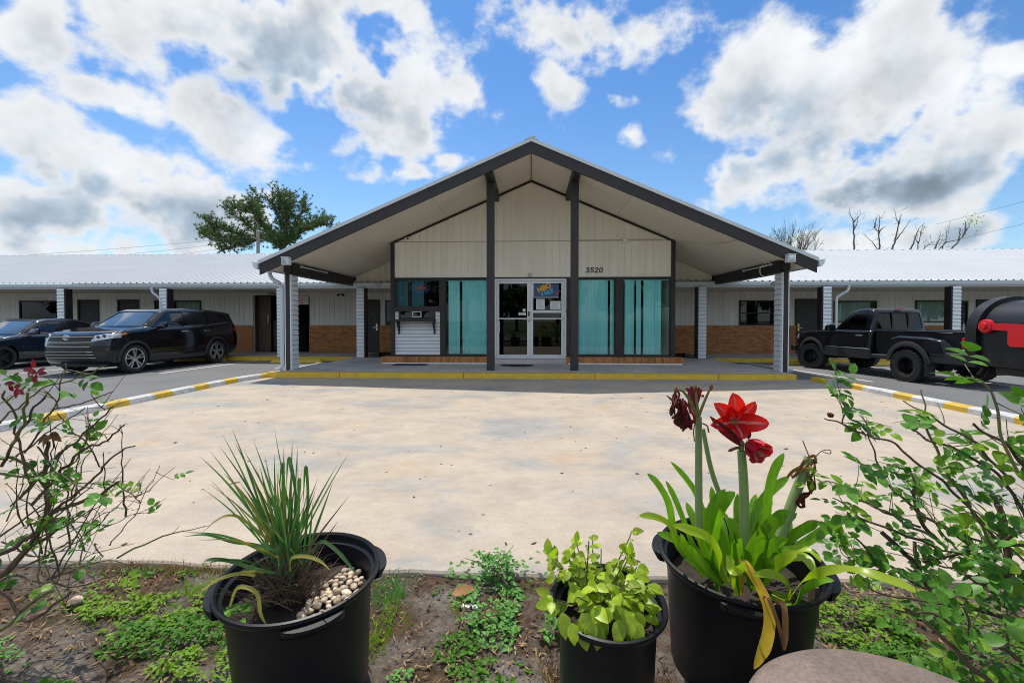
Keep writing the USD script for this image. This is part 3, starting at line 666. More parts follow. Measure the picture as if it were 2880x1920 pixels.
for k, (a, c) in enumerate(((-9.5, -8.9), (-9.5, -8.85), (-9.45, -9.0), (-9.5, -8.95))): rows_.box(a, c, 17.566, 17.569, 2.235 - k * .06, 2.26 - k * .06)
part(sg_, 'red_lines', rows_.get(), 'sign_red')
for x, y, lab in ((-7.35, 17.3, 'small twin floodlight under the eave left of the door with the lever handle'),):
    fl = thing('floodlight', lab, 'lamp', (x, y, 2.45))
    part(fl, 'bracket', box(x - .02, x + .02, y - .02, y + .02, 2.36, 2.475), 'white_siding')
    for d in (-1, 1): part(fl, 'lamp_head', MB().lathe([(0, 0), (.03, .0), (.055, .11), (0, .1)], 14).xf(roty(d * 1.9), (x + d * .02, y, 2.38)).get(), 'black_trim', 40)

# ---------------- office with the gabled porch
OB = thing('motel_office', 'beige motel office with a wide gabled porch roof and teal blinds', 'building', (0, 13.2, 0))
FY = 13.2
yb = FY + .05
# hollow shell
part(OB, 'side_wall', MB().box(-4.1, -3.98, FY + .06, 17.62, PZ, 3.66).box(3.98, 4.1, FY + .06, 17.62, PZ, 3.66).get(), 'wing_board')
part(OB, 'inner_room', MB().box(-3.98, 3.98, 17.3, 17.4, PZ, 2.7).box(-3.98, 3.98, FY + .1, 17.3, 2.62, 2.68).get(), 'interior')
part(OB, 'counter', MB().box(-2.2, 1.2, 15.6, 16.1, PZ, 1.15).box(-2.3, 1.3, 15.5, 16.2, 1.15, 1.19).get(), 'brown_panel')
# front boards: two rows, the upper row cut to the slope
gw = part(OB, 'gable_wall', prism([(-4.1, 2.6), (4.1, 2.6), (4.1, soff(4.1) - .01), (0, soff(0) - .01), (-4.1, soff(4.1) - .01)], FY + .015, FY + .09), 'beige_board')
k = 0
for a in np.arange(-4.08, 4.08, .2045):
    c = min(a + .2045, 4.08)
    if c - a < .03: continue
    d = rng.uniform(0, .002)
    part(gw, 'board', box(a + .003, c - .003, FY + .006 - d, FY + .0145, 2.625, 3.655), 'beige_board')
    pa, pc = a + .003, c - .003
    p = [(pa, 3.672), (pc, 3.672), (pc, soff(pc) - .01), (pa, soff(pa) - .01)]
    if pa < 0 < pc: p = [(pa, 3.672), (pc, 3.672), (pc, soff(pc) - .01), (0, soff(0) - .01), (pa, soff(pa) - .01)]
    if min(q[1] for q in p[2:]) > 3.68: part(gw, 'board', prism(p, FY + .006 - d, FY + .0145), 'beige_board')
part(gw, 'seam_flashing', box(-4.05, 4.05, FY - .002, FY + .014, 3.657, 3.670), 'seam_grey')
part(OB, 'conduit', tube([(1.3, FY - .012, 3.68), (3.7, FY - .012, 3.685)], .009, 6), 'cream_plastic')
t_ = .055
for s in (-1, 1):
    part(OB, 'rake_trim', prism([(s * 4.1, soff(4.1) - .012), (0, soff(0) - .012), (0, soff(0) - .012 - t_ * 1.1), (s * 4.1, soff(4.1) - .012 - t_ * 1.1)], FY - .02, FY + .004), 'black_trim')
    part(OB, 'corner_board', box(s * 4.05 - .06, s * 4.05 + .06, FY - .03, FY + .055, .33, 3.64), 'brown_trim')
part(OB, 'head_trim', box(-3.99, 3.99, FY - .025, FY + .05, 2.575, 2.622), 'black_trim')
for x0, x1 in ((-2.655, -2.51), (-1.25, -1.07), (1.012, 1.335), (2.43, 2.62)):
    part(OB, 'mullion', box(x0, x1, FY - .02, FY + .08, .36, 2.575), 'brown_trim')
for xa, xb in ((-3.99, -1.07), (1.012, 3.99)): part(OB, 'base_trim', box(xa, xb, FY - .022, FY + .08, .325, .362), 'black_trim')
# brick sill: a row of bricks on end, each its own
for x0, x1 in ((-4.35, -1.06), (1.0, 4.3)):
    si = part(OB, 'brick_sill', box(x0 + .004, x1 - .004, FY - .19, FY + .2, PZ + .03, .318), 'mortar')
    a = x0
    while a < x1 - .02:
        c = min(a + .0722, x1); d = rng.uniform(0, .006)
        part(si, 'brick', box(a + .0045, c - .0045, FY - .205 - d, FY - .02, PZ + .036, .326 + d * .4), 'brick_red'); a += .0722
    part(OB, 'footing', box(x0 + .05, x1 - .05, FY - .23, FY + .1, PZ, PZ + .03), 'paper')
def office_window(x0, x1, z0, z1, slats, y=FY, bm='blind_teal'):
    w = part(OB, 'window', MB().box(x0, x0 + .03, y + .0, y + .06, z0, z1).box(x1 - .03, x1, y, y + .06, z0, z1).box(x0 + .03, x1 - .03, y, y + .06, z1 - .025, z1).box(x0 + .03, x1 - .03, y, y + .06, z0, z0 + .025).get(), 'black_trim')
    part(w, 'pane', box(x0 + .03, x1 - .03, y + .026, y + .032, z0 + .025, z1 - .025), 'window_pane')
    for (a, c, ang) in slats:
        if c - a < .005: continue
        n = 5; u = np.linspace(-.5, .5, n); wd = c - a
        xs = (a + c) / 2 + u * wd; ys = y + .085 + np.sin(math.radians(ang)) * u * .09 - .006 * (1 - (2 * u) ** 2)
        v = np.vstack([np.stack([xs, ys, xs * 0 + z0 + .03], 1), np.stack([xs + rng.uniform(-.004, .004), ys, xs * 0 + z1 - .05], 1)]); q = np.arange(n - 1)
        part(w, 'blind_slat', (v, np.stack([q, q + 1, n + q + 1, n + q], 1)), bm, True)
    part(w, 'blind_rail', box(x0 + .04, x1 - .04, y + .062, y + .115, z1 - .05, z1 - .027), bm)
    return w
def slat_run(x0, x1, gaps, pitch=.082):
    out = []; a = x0
    while a < x1 - .01:
        c = min(a + pitch + .004, x1)
        if not any(g0 < (a + c) / 2 < g1 for g0, g1 in gaps): out.append((a, c, rng.uniform(2, 13)))
        a += pitch
    return out
office_window(-2.51, -1.25, .362, 2.575, slat_run(-2.42, -1.27, [(-2.06, -2.03)]) + [])
office_window(1.335, 2.43, .362, 2.575, slat_run(1.345, 2.22, []) + slat_run(2.28, 2.40, []))
office_window(2.62, 3.99, .362, 2.575, slat_run(2.70, 2.97, []) + slat_run(3.03, 3.17, []) + slat_run(3.235, 3.74, []))
# service window bay: window above, counter shelf and lap siding below
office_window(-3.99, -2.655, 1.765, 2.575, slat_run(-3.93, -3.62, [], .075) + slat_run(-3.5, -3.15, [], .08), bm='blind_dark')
part(OB, 'mullion', box(-3.99, -2.655, FY - .02, FY + .08, 1.64, 1.765), 'brown_trim')
lp = part(OB, 'service_panel', box(-3.99, -2.655, FY + .02, FY + .06, .362, 1.64), 'lap_gap')
lap_boards(lp, 'y-', -3.985, -2.66, FY + .02, .364, 1.40, .1035)
lap_boards(lp, 'y-', -3.985, -3.885, FY + .02, 1.40, 1.638, .1035); lap_boards(lp, 'y-', -2.79, -2.66, FY + .02, 1.40, 1.638, .1035)
sw = part(OB, 'service_window', MB().box(-3.885, -2.79, FY - .0, FY + .03, 1.40, 1.46).box(-3.885, -3.83, FY, FY + .03, 1.46, 1.638).box(-2.845, -2.79, FY, FY + .03, 1.46, 1.638).get(), 'brown_trim')
part(sw, 'pane', box(-3.83, -2.845, FY + .008, FY + .016, 1.46, 1.638), 'door_pane')
part(sw, 'pass_frame', MB().box(-3.47, -3.21, FY - .012, FY + .006, 1.62, 1.64).box(-3.47, -3.21, FY - .012, FY + .006, 1.468, 1.488).box(-3.47, -3.45, FY - .012, FY + .006, 1.488, 1.62).box(-3.23, -3.21, FY - .012, FY + .006, 1.488, 1.62).get(), 'paper')
part(OB, 'shelf', rbox(-3.90, -2.775, FY - .30, FY + .0, 1.345, 1.40, .006), 'brown_trim', 30)
for x in (-3.86, -2.815):
    part(OB, 'shelf_bracket', prism([(FY, 1.345), (FY - .26, 1.345), (FY - .25, 1.31), (FY - .07, 1.10), (FY - .035, .98), (FY, .97)], x - .02, x + .02, 'x'), 'brown_trim')
# porch posts and purlins
for x in (-1.01, 1.075):
    part(OB, 'porch_post', rbox(x - .095, x + .095, 11.28, 11.46, PZ, 4.79, .008), 'brown_trim', 30)
    part(OB, 'purlin', prism([(x - .09, 4.80), (x + .09, 4.80), (x + .09, soff(abs(x) + .09 * np.sign(x) * np.sign(x)) + .0), (x - .09, soff(abs(x) - .09))] if x > 0 else [(x - .09, 4.80), (x + .09, 4.80), (x + .09, soff(abs(x) - .09)), (x - .09, soff(abs(x) + .09))], 10.74, FY - .02), 'brown_trim')
# roof
HS = 6.5; FYY = 10.66
for s in (-1, 1):
    # soffit sheets with thin joints
    ys = [10.72, 13.17, 15.4]
    for xa, xb in ((0.004, 2.43), (2.437, 4.87), (4.877, HS)):
        v = [(s * xa, soff(xa)), (s * xb, soff(xb)), (s * xb, soff(xb) + .02), (s * xa, soff(xa) + .02)]
        part(OB, 'soffit_sheet', prism(v, 10.72, 15.44), 'soffit_paint')
    part(OB, 'joint_strip', tube([(s * 4.873, 10.75, soff(4.873) - .004), (s * 4.12, 13.1, soff(4.12) - .006)], .011, 6), 'soffit_paint')
    part(OB, 'fascia', prism([(0, 5.527), (s * HS, 5.527 - SL * HS), (s * HS, 5.265 - SL * HS), (0, 5.265)], FYY, FYY + .045), 'brown_trim')
    part(OB, 'roof', prism([(0, 5.60), (s * (HS + .03), 5.60 - SL * (HS + .03)), (s * (HS + .03), 5.46 - SL * (HS + .03)), (0, 5.46)], FYY + .046, 23.), 'roof_metal')
    n = 7
    for q in range(n):
        xa, xb = HS * q / n, HS * (q + 1) / n + .03
        v = [(s * xa, 5.615 - SL * xa), (s * xb, 5.615 - SL * xb), (s * xb, 5.53 - SL * xb), (s * xa, 5.53 - SL * xa)]
        part(OB, 'rake_flashing', prism(v, FYY - .022 - .002 * (q % 2), FYY + .0445), 'flashing')
    # eave: gutter and downspout
    gx = s * (HS + .035); g = [(0, 0), (0, -.15), (.055, -.15), (.11, -.09), (.125, -.01), (.15, 0), (.15, .012), (.115, .012), (.1, -.085), (.05, -.135), (.012, -.135), (.012, 0)]
    z0 = 5.55 - SL * HS
    part(OB, 'gutter', prism([(gx + s * a, z0 + b) for a, b in g], FYY - .02, 15.0), 'gutter_metal', 40)
    cap = prism([(gx + s * a, z0 + b) for a, b in g[:7]], FYY - .026, FYY - .0205); part(OB, 'gutter_end', cap, 'gutter_metal')
    xd = s * (HS + .09); xe = s * 6.27
    pts = np.vstack([bez((xd - s * .05, 11.15, z0 - .14), (xd - s * .05, 11.15, z0 - .36), (xd - s * .26, 11.17, z0 - .42), n=8), bez((s * 6.36, 11.2, z0 - .47), (xe, 11.22, z0 - .50), (xe, 11.22, z0 - .64), n=6), [(xe, 11.22, PZ + .16)], bez((xe, 11.22, PZ + .13), (xe, 11.2, PZ + .03), (xe + s * .12, 11.12, PZ + .0), n=5)]) if s < 0 else np.vstack([bez((xd - s * .05, 12.3, z0 - .14), (xd - s * .05, 12.3, z0 - .36), (xd - s * .26, 12.25, z0 - .42), n=8), bez((s * 6.4, 11.9, z0 - .52), (xe, 11.6, z0 - .58), (xe, 11.56, z0 - .75), n=6), [(xe, 11.56, PZ + .16)], bez((xe, 11.56, PZ + .13), (xe, 11.5, PZ + .03), (xe + s * .12, 11.4, PZ + .0), n=5)])
    part(OB, 'downspout', tube(pts, .05, 8), 'flashing', 40)
    # side beam, cross beam and the siding infill above it
    part(OB, 'side_beam', rbox(s * 6.03 - .07, s * 6.03 + .07, 11.25, 15.36, 2.54, soff(6.03) - .005, .006), 'black_trim', 30)
    part(OB, 'cross_beam', rbox(min(s * 5.955, s * 4.12), max(s * 5.955, s * 4.12), 15.2, 15.34, 2.48, 2.66, .005), 'black_trim', 30)
    a_ = np.linspace(4.12, 5.95, 10)
    for xa, xb in zip(a_[:-1], a_[1:]):
        part(OB, 'infill_board', prism([(s * (xa + .003), 2.662), (s * (xb - .003), 2.662), (s * (xb - .003), soff(xb) - .01), (s * (xa + .003), soff(xa) - .01)], 15.28, 15.31), 'beige_board')
    # near column: dark front board, lap siding on its sides
    cx = s * 6.11
    c = part(OB, 'column', box(cx - .075, cx + .075, 11.23, 11.54, PZ, 2.52), 'lap_gap')
    part(c, 'dark_board', box(cx - .055, cx + .055, 11.195, 11.228, PZ, soff(6.11) - .03), 'brown_trim')
    part(c, 'corner_trim', MB().box(cx - .082, cx - .056, 11.20, 11.25, PZ, 2.53).box(cx + .056, cx + .082, 11.20, 11.25, PZ, 2.53).get(), 'white_siding')
    lap_boards(c, 'x+', 11.251, 11.545, cx + .076, PZ, 2.52, .125); lap_boards(c, 'x-', 11.251, 11.545, cx - .076, PZ, 2.52, .125)
    part(c, 'cap_block', rbox(cx - .085, cx + .085, 11.17, 11.26, 2.58, soff(6.11) - .04, .008), 'brown_trim', 30)
    lx = -5.795 if s < 0 else 5.86
    lb = thing('porch_light', f'square white flood light box on the roof edge above the {"left" if s < 0 else "right"} porch column', 'lamp', (lx, 10.6, 2.77), group=None)
    part(lb, 'housing', rbox(lx - .085, lx + .085, 10.50, 10.657, 2.685, 2.86, .015), 'light_box', 30)
    part(lb, 'lens', rbox(lx - .066, lx + .066, 10.486, 10.4985, 2.70, 2.835, .005), 'lamp_clear', 30)
    part(lb, 'visor', box(lx - .09, lx + .09, 10.49, 10.655, 2.8615, 2.874), 'light_box')
    tl = thing('tube_light', f'slim tube lamp along the dark side beam of the porch, {"left" if s < 0 else "right"} of the office', 'lamp', (s * 5.93, 12.2, 2.7))
    part(tl, 'tube', tube([(s * 5.945, 11.6, 2.76), (s * 5.945, 13.0, 2.76)], .016, 8), 'light_box', 40)
    part(tl, 'end_cap', MB().box(s * 5.945 - .022, s * 5.945 + .022, 11.54, 11.6, 2.735, 2.785).box(s * 5.945 - .022, s * 5.945 + .022, 13.0, 13.05, 2.735, 2.785).get(), 'cream_plastic')
part(OB, 'ridge_cap', MB().prism([(-.16, 5.565), (0, 5.635), (.16, 5.565), (.16, 5.55), (0, 5.617), (-.16, 5.55)], FYY - .03, 23.).box(.02, .09, FYY - .03, FYY + .1, 5.625, 5.655).get(), 'flashing')
part(OB, 'ridge_joint', tube([(0, 10.75, soff(0) - .003), (0, 13.17, soff(0) - .003)], .012, 6), 'brown_trim')
# loose cable on the right beam
w = spline([(5.86, 11.5, 2.86), (5.84, 11.45, 2.78), (5.78, 11.5, 2.82), (5.74, 11.45, 2.70), (5.66, 11.42, 2.72), (5.6, 11.42, 2.62), (5.62, 11.42, 2.5), (5.7, 11.45, 2.46)], 6)
solo('loose_cable', tube(w, .009, 5), 'cream_plastic', 'pale loose cable looping from the dark beam beside the right porch light', 'cable')
pc = spline([(4.08, 13.12, soff(4.08) - .03), (4.6, 12.4, soff(4.6) - .02), (4.86, 11.6, soff(4.86) - .02), (4.95, 11.0, soff(4.95) - .015), (5.3, 10.80, soff(5.3) - .015), (6.05, 10.78, soff(6.05) - .015)], 6)
solo('soffit_conduit', tube(pc, .012, 6), 'cream_plastic', 'thin pale conduit running under the right porch soffit to its light', 'conduit')

# ---------------- glazed double door
DR = thing('glass_double_door', 'aluminium framed glass double door with notices, in the middle of the office', 'door', (-.03, FY, PZ))
A0, A1, AZ = -1.068, 1.01, 2.574
part(DR, 'door_frame', MB().box(A0, A0 + .055, FY - .06, FY + .06, .26, AZ).box(A1 - .055, A1, FY - .06, FY + .06, .26, AZ).box(A0 + .055, A1 - .055, FY - .06, FY + .06, AZ - .06, AZ).get(), 'aluminium')
part(DR, 'threshold', rbox(A0 - .02, A1 + .02, FY - .16, FY + .12, PZ, .262, .006), 'porch_concrete', 30)
for s, x0, x1 in ((-1, A0 + .057, -.031), (1, -.027, A1 - .057)):
    st, rb = .085, .115
    lf = MB().box(x0, x0 + st, FY - .022, FY + .022, .27, AZ - .063).box(x1 - st, x1, FY - .022, FY + .022, .27, AZ - .063).box(x0 + st, x1 - st, FY - .022, FY + .022, .27, .27 + rb).box(x0 + st, x1 - st, FY - .022, FY + .022, AZ - .063 - .07, AZ - .063)
    if s > 0: lf.box(x0 + st, x1 - st, FY - .024, FY + .024, 1.595, 1.665)
    leaf = part(DR, 'door_leaf', lf.get(), 'aluminium')
    part(leaf, 'pane', box(x0 + st, x1 - st, FY - .003, FY + .003, .27 + rb, AZ - .133), 'door_pane')
    part(leaf, 'push_bar', rbox(x0 + .03, x1 - .03, FY - .075, FY - .045, 1.405, 1.445, .01), 'aluminium', 30)
    part(leaf, 'bar_mount', MB().box(x0 + .03, x0 + .07, FY - .046, FY - .02, 1.40, 1.45).box(x1 - .07, x1 - .03, FY - .046, FY - .02, 1.40, 1.45).get(), 'aluminium')
part(DR, 'pull_handle', MB().tube(spline([(-.925, FY - .02, 1.34), (-.92, FY - .08, 1.31), (-.92, FY - .08, 1.06), (-.925, FY - .02, 1.03)], 5), .02, 8).get(), 'aluminium', 40)
part(DR, 'lock', MB().box(-.085, -.04, FY - .04, FY - .02, 1.5, 1.64).lathe([(0, -.05), (.018, -.045), (.02, -.02)], 10, 'y', (-.062, FY, 1.36)).get(), 'black_trim')
part(DR, 'hinge', MB().box(A1 - .01, A1 + .025, FY - .075, FY - .055, 1.60, 1.66).get(), 'black_trim')
cv = MB()
for k in range(8): cv.lathe([(0, -.03), (.012, -.028), (.014, -.02)], 8, 'y', (-.01, FY, 2.38 - k * .09))
part(DR, 'sticker_row', cv.get(), 'paper')
# poster on the right leaf
po = thing('poster', 'dark blue poster with tilted yellow and cyan lettering on the right glass door', 'poster', (.44, FY - .006, 2.22))
part(po, 'sheet', box(.085, .80, FY - .0065, FY - .0036, 2.045, 2.425), 'sign_navy')
part(po, 'white_edge', MB().box(.085, .80, FY - .0075, FY - .0066, 2.032, 2.044).box(.072, .084, FY - .0075, FY - .0066, 2.032, 2.425).get(), 'paper')
part(po, 'red_shadow', text('HBO', .14, .222, 2.162, FY - .0066, .002, .42, True), 'sign_red')
part(po, 'yellow_word', text('HBO', .14, .207, 2.172, FY - .0095, .003, .42, True), 'sign_yellow')
part(po, 'cyan_word', text('FREE', .115, .31, 2.058, FY - .0095, .003, .38, True), 'sign_cyan')
st_ = [(.745 + (.065 if k % 2 == 0 else .026) * math.cos(k * PI / 6 + .2), 2.165 + (.065 if k % 2 == 0 else .026) * math.sin(k * PI / 6 + .2)) for k in range(12)]
part(po, 'red_star', prism(st_, FY - .0095, FY - .0066), 'sign_red')
def notice(x0, x1, z0, z1, label, y=FY - .0036, lines=5):
    n = thing('notice', label, 'notice', ((x0 + x1) / 2, y, z0))
    part(n, 'sheet', box(x0, x1, y - .002, y, z0, z1), 'paper'); l = MB()
    for k in range(lines):
        z = z1 - (k + .7) * (z1 - z0) / (lines + .3); l.box(x0 + .03, x1 - .03 - .02 * (k % 3), y - .0032, y - .0021, z - .008, z + .004)
    part(n, 'print', l.get(), 'wire')
notice(.145, .393, 1.69, 1.99, 'white notice sheet on the right glass door, under the poster, next to the middle stile')
notice(.555, .85, 1.69, 1.93, 'white notice sheet on the right glass door, farther from the middle stile', lines=4)
notice(-.36, -.15, 1.52, 1.60, 'narrow white notice low on the left glass door', lines=2)
notice(-.24, -.16, 1.63, 1.71, 'tiny white sticker above the narrow notice on the left glass door', lines=2)
# neon sign in the service window
ne = thing('open_sign', 'unlit neon sign reading OPEN behind the small service window', 'sign', (-3.24, FY + .06, 2.3))
part(ne, 'letters', text('OPEN', .10, -3.42, 2.275, FY + .075, .012, bold=False), 'neon_red')
part(ne, 'blue_ring', tube([(-3.24 + .27 * math.cos(a), FY + .08, 2.325 + .11 * math.sin(a)) for a in np.linspace(0, 2 * PI, 40)], .008, 6), 'neon_blue')
# house number, digit by digit
hn = thing('house_number', 'black house number 3520 on the beige boards above the right window', 'house number', (1.78, FY, 2.82))
x = 1.555
for ch in '3520':
    t = text(ch, .138, x, 2.752, FY + .002, .014, bold=True, shear=.12); part(hn, 'digit', t, 'ink'); x += .125
# little things on the gable wall
sc = thing('security_camera', 'small white security camera at the left end of the gable wall', 'camera', (-3.6, FY, 3.74))
part(sc, 'mount', MB().lathe([(0, -.03), (.035, -.03), (.04, 0)], 14, 'y', (-3.66, FY + .004, 3.75)).get(), 'paper', 40)
part(sc, 'body', MB().lathe([(0, -.14), (.035, -.14), (.038, -.12), (.038, 0), (0, .01)], 14, 'y').xf(rotz(.5) @ rotx(.2), (-3.62, FY - .04, 3.75)).get(), 'paper', 40)
part(sc, 'lens', MB().lathe([(0, -.146), (.026, -.146), (.028, -.139)], 14, 'y').xf(rotz(.5) @ rotx(.2), (-3.62, FY - .04, 3.75)).get(), 'black_trim')
jb = thing('junction_box', 'square white junction box on the gable wall above the house number', 'junction box', (2.68, FY, 3.66))
part(jb, 'box', rbox(2.61, 2.745, FY - .07, FY + .004, 3.585, 3.725, .012), 'paper', 30); part(jb, 'cover_screw', MB().lathe([(0, -.075), (.012, -.073), (.014, -.068)], 10, 'y', (2.677, FY, 3.655)).get(), 'cream_plastic')
db = thing('dome_lamp', 'small pale dome lamp on the boards above the glass door', 'lamp', (-.03, FY, 2.66))
part(db, 'dome', MB().lathe([(0, -.07), (.04, -.06), (.065, -.03), (.07, 0)], 18, 'y', (-.03, FY + .004, 2.68)).get(), 'cream_plastic', True)
part(db, 'base_plate', MB().lathe([(0, -.008), (.08, -.008), (.08, 0)], 18, 'y', (-.03, FY + .005, 2.68)).get(), 'paper')
sp = thing('spotlight', 'small double spotlight on the left porch soffit', 'lamp', (-4.9, 15.1, 2.6))
part(sp, 'base_plate', rbox(-5.16, -5.04, 14.9, 15.02, 2.50, 2.53, .005), 'cream_plastic', 30)
for d in (-.5, .5): part(sp, 'lamp_head', MB().lathe([(0, 0), (.025, 0), (.05, .1), (.045, .11), (0, .1)], 14).xf(roty(-1.6 + d) @ rotx(.5), (-5.1 + d * .05, 14.95, 2.49)).get(), 'cream_plastic', 40)
# door mats
def door_mat(poly, x, y, label):
    t = thing('door_mat', label, 'door mat', (x, y, PZ))
    part(t, 'pile', MB().prism(shapely.affinity.translate(poly.buffer(-.03), x, y), PZ + .004, PZ + .018, 'z').get(), 'mat_navy')
    part(t, 'rubber_edge', MB().prism(shapely.affinity.translate(poly.difference(poly.buffer(-.029)), x, y), PZ + .003, PZ + .011, 'z').get(), 'rubber')
door_mat(shapely.affinity.scale(sg.Point(0, 0).buffer(.48, 24), 1, .55).intersection(sg.box(-1, -1, 1, .2)), -.39, 12.55, 'dark half round mat on the porch before the glass door')
door_mat(sg.box(-.47, -.2, .47, .2), -3.38, 12.62, 'dark blue mat on the porch below the service window shelf')

# ------------------------------------------------------------------ vehicles (x forward, y to the left, z up)
def man(vf):
    v, f = vf; m = m3.Mesh(vert_properties=np.asarray(v, np.float32), tri_verts=np.asarray(f, np.uint32)); m.merge(); return m3.Manifold(m)
def ring_pts(g, ds):
    r = sg.polygon.orient(g).exterior; n = max(8, int(r.length / ds))
    return np.array([r.interpolate(k / n, normalized=True).coords[0] for k in range(n)])
class Shell:
    """a body volume: side outline (x, z), half width hw(x, z), edges rounded by r, ends bowed in plan"""
    def __init__(s, pts, hw, r, round_=.05, bow=(0, 1, 0, -1, 2.2)):
        p = sg.Polygon(pts); s.poly = p.buffer(-round_).buffer(2 * round_).buffer(-round_); s.hw, s.r, s.bow = hw, r, bow
        s.W = max(hw(x, z) for x, z in ring_pts(s.poly, .1))
    def warp(s, x, y):
        bf, xf, br, xr, p = s.bow
        x0, _, x1, _ = s.poly.bounds
        kf = np.clip((x - xf) / (x1 - xf + 1e-9), 0, 1) ** 1.5 if bf else 0
        kr = np.clip((xr - x) / (xr - x0 + 1e-9), 0, 1) ** 1.5 if br else 0
        t = np.abs(y / s.W) ** p
        return x - bf * kf * t + br * kr * t
    def solid(s, inset=0., ds=.04):
        g = s.poly.buffer(-inset) if inset else s.poly
        if g.geom_type != 'Polygon': g = max(g.geoms, key=lambda a: a.area)
        B = ring_pts(g, ds); P = [B]
        for d in (.012, .03, .055, .09, .13):
            if d < s.r * 1.15 + .02:
                q = g.buffer(-d)
                for h in getattr(q, 'geoms', [q]):
                    if not h.is_empty: P.append(ring_pts(h, ds * 1.1))
        q = g.buffer(-s.r * 1.2 - .03)
        x0, z0, x1, z1 = g.bounds
        G = np.array([(a, b) for a in np.arange(x0, x1, .08) for b in np.arange(z0, z1, .08)])
        if not q.is_empty: P.append(G[shapely.contains_xy(q, G[:, 0], G[:, 1])])
        P = np.vstack(P); nb = len(B)
        T = Delaunay(P).simplices; c = P[T].mean(1)
        T = T[shapely.contains_xy(g, c[:, 0], c[:, 1])]
        a = P[T]; ar = (a[:, 1, 0] - a[:, 0, 0]) * (a[:, 2, 1] - a[:, 0, 1]) - (a[:, 1, 1] - a[:, 0, 1]) * (a[:, 2, 0] - a[:, 0, 0])
        T[ar < 0] = T[ar < 0][:, ::-1]; T = T[np.abs(ar) > 1e-9]
        d = shapely.distance(shapely.points(P), g.exterior); u = 1 - np.minimum(d, s.r) / s.r
        h = np.array([s.hw(x, z) for x, z in P]) - inset - s.r * (1 - np.sqrt(np.maximum(1 - u * u, 0)))
        m = 12; lev = np.cos(np.linspace(0, PI, m + 1)); n = len(P)
        # +y cap: outline order seen from +y
        V = [np.stack([P[:, 0], h, P[:, 1]], 1), np.stack([P[:, 0], -h, P[:, 1]], 1)]
        F = [T[:, ::-1], T + n]
        idx = [np.arange(nb)]
        off = 2 * n
        for l in lev[1:-1]:
            V.append(np.stack([B[:, 0], h[:nb] * l, B[:, 1]], 1)); idx.append(np.arange(nb) + off); off += nb
        idx.append(np.arange(nb) + n)
        for a, b in zip(idx[:-1], idx[1:]):
            a2, b2 = np.roll(a, -1), np.roll(b, -1)
            F.append(np.stack([a, a2, b2], 1)); F.append(np.stack([a, b2, b], 1))
        V = np.vstack(V); F = np.vstack(F); V[:, 0] = s.warp(V[:, 0], V[:, 1])
        mm = man((V, F))
        if mm.volume() < 0: mm = man((V, F[:, ::-1]))
        return mm
    def front(s, y, z, sign=1):
        l = sg.LineString([(-9, z), (9, z)]).intersection(s.poly)
        if l.is_empty: return 0.
        x = l.bounds[2] if sign > 0 else l.bounds[0]
        return float(s.warp(np.array([x]), np.array([y]))[0])
def pm(poly, a, b, axis='y'): return man(prism(poly, a, b, axis))
def smoothpoly(pts, r=.03): p = sg.Polygon(pts); return p.buffer(-r).buffer(2 * r).buffer(-r) if r else p
def side_cut(poly, y0=.42, y1=1.3, sides=(1, -1)): return [pm(poly, y0, y1) if s > 0 else pm(poly, -y1, -y0) for s in sides]
def groove(line, w=.007, y0=.5): return side_cut(sg.LineString(line).buffer(w / 2, cap_style='flat'), y0)
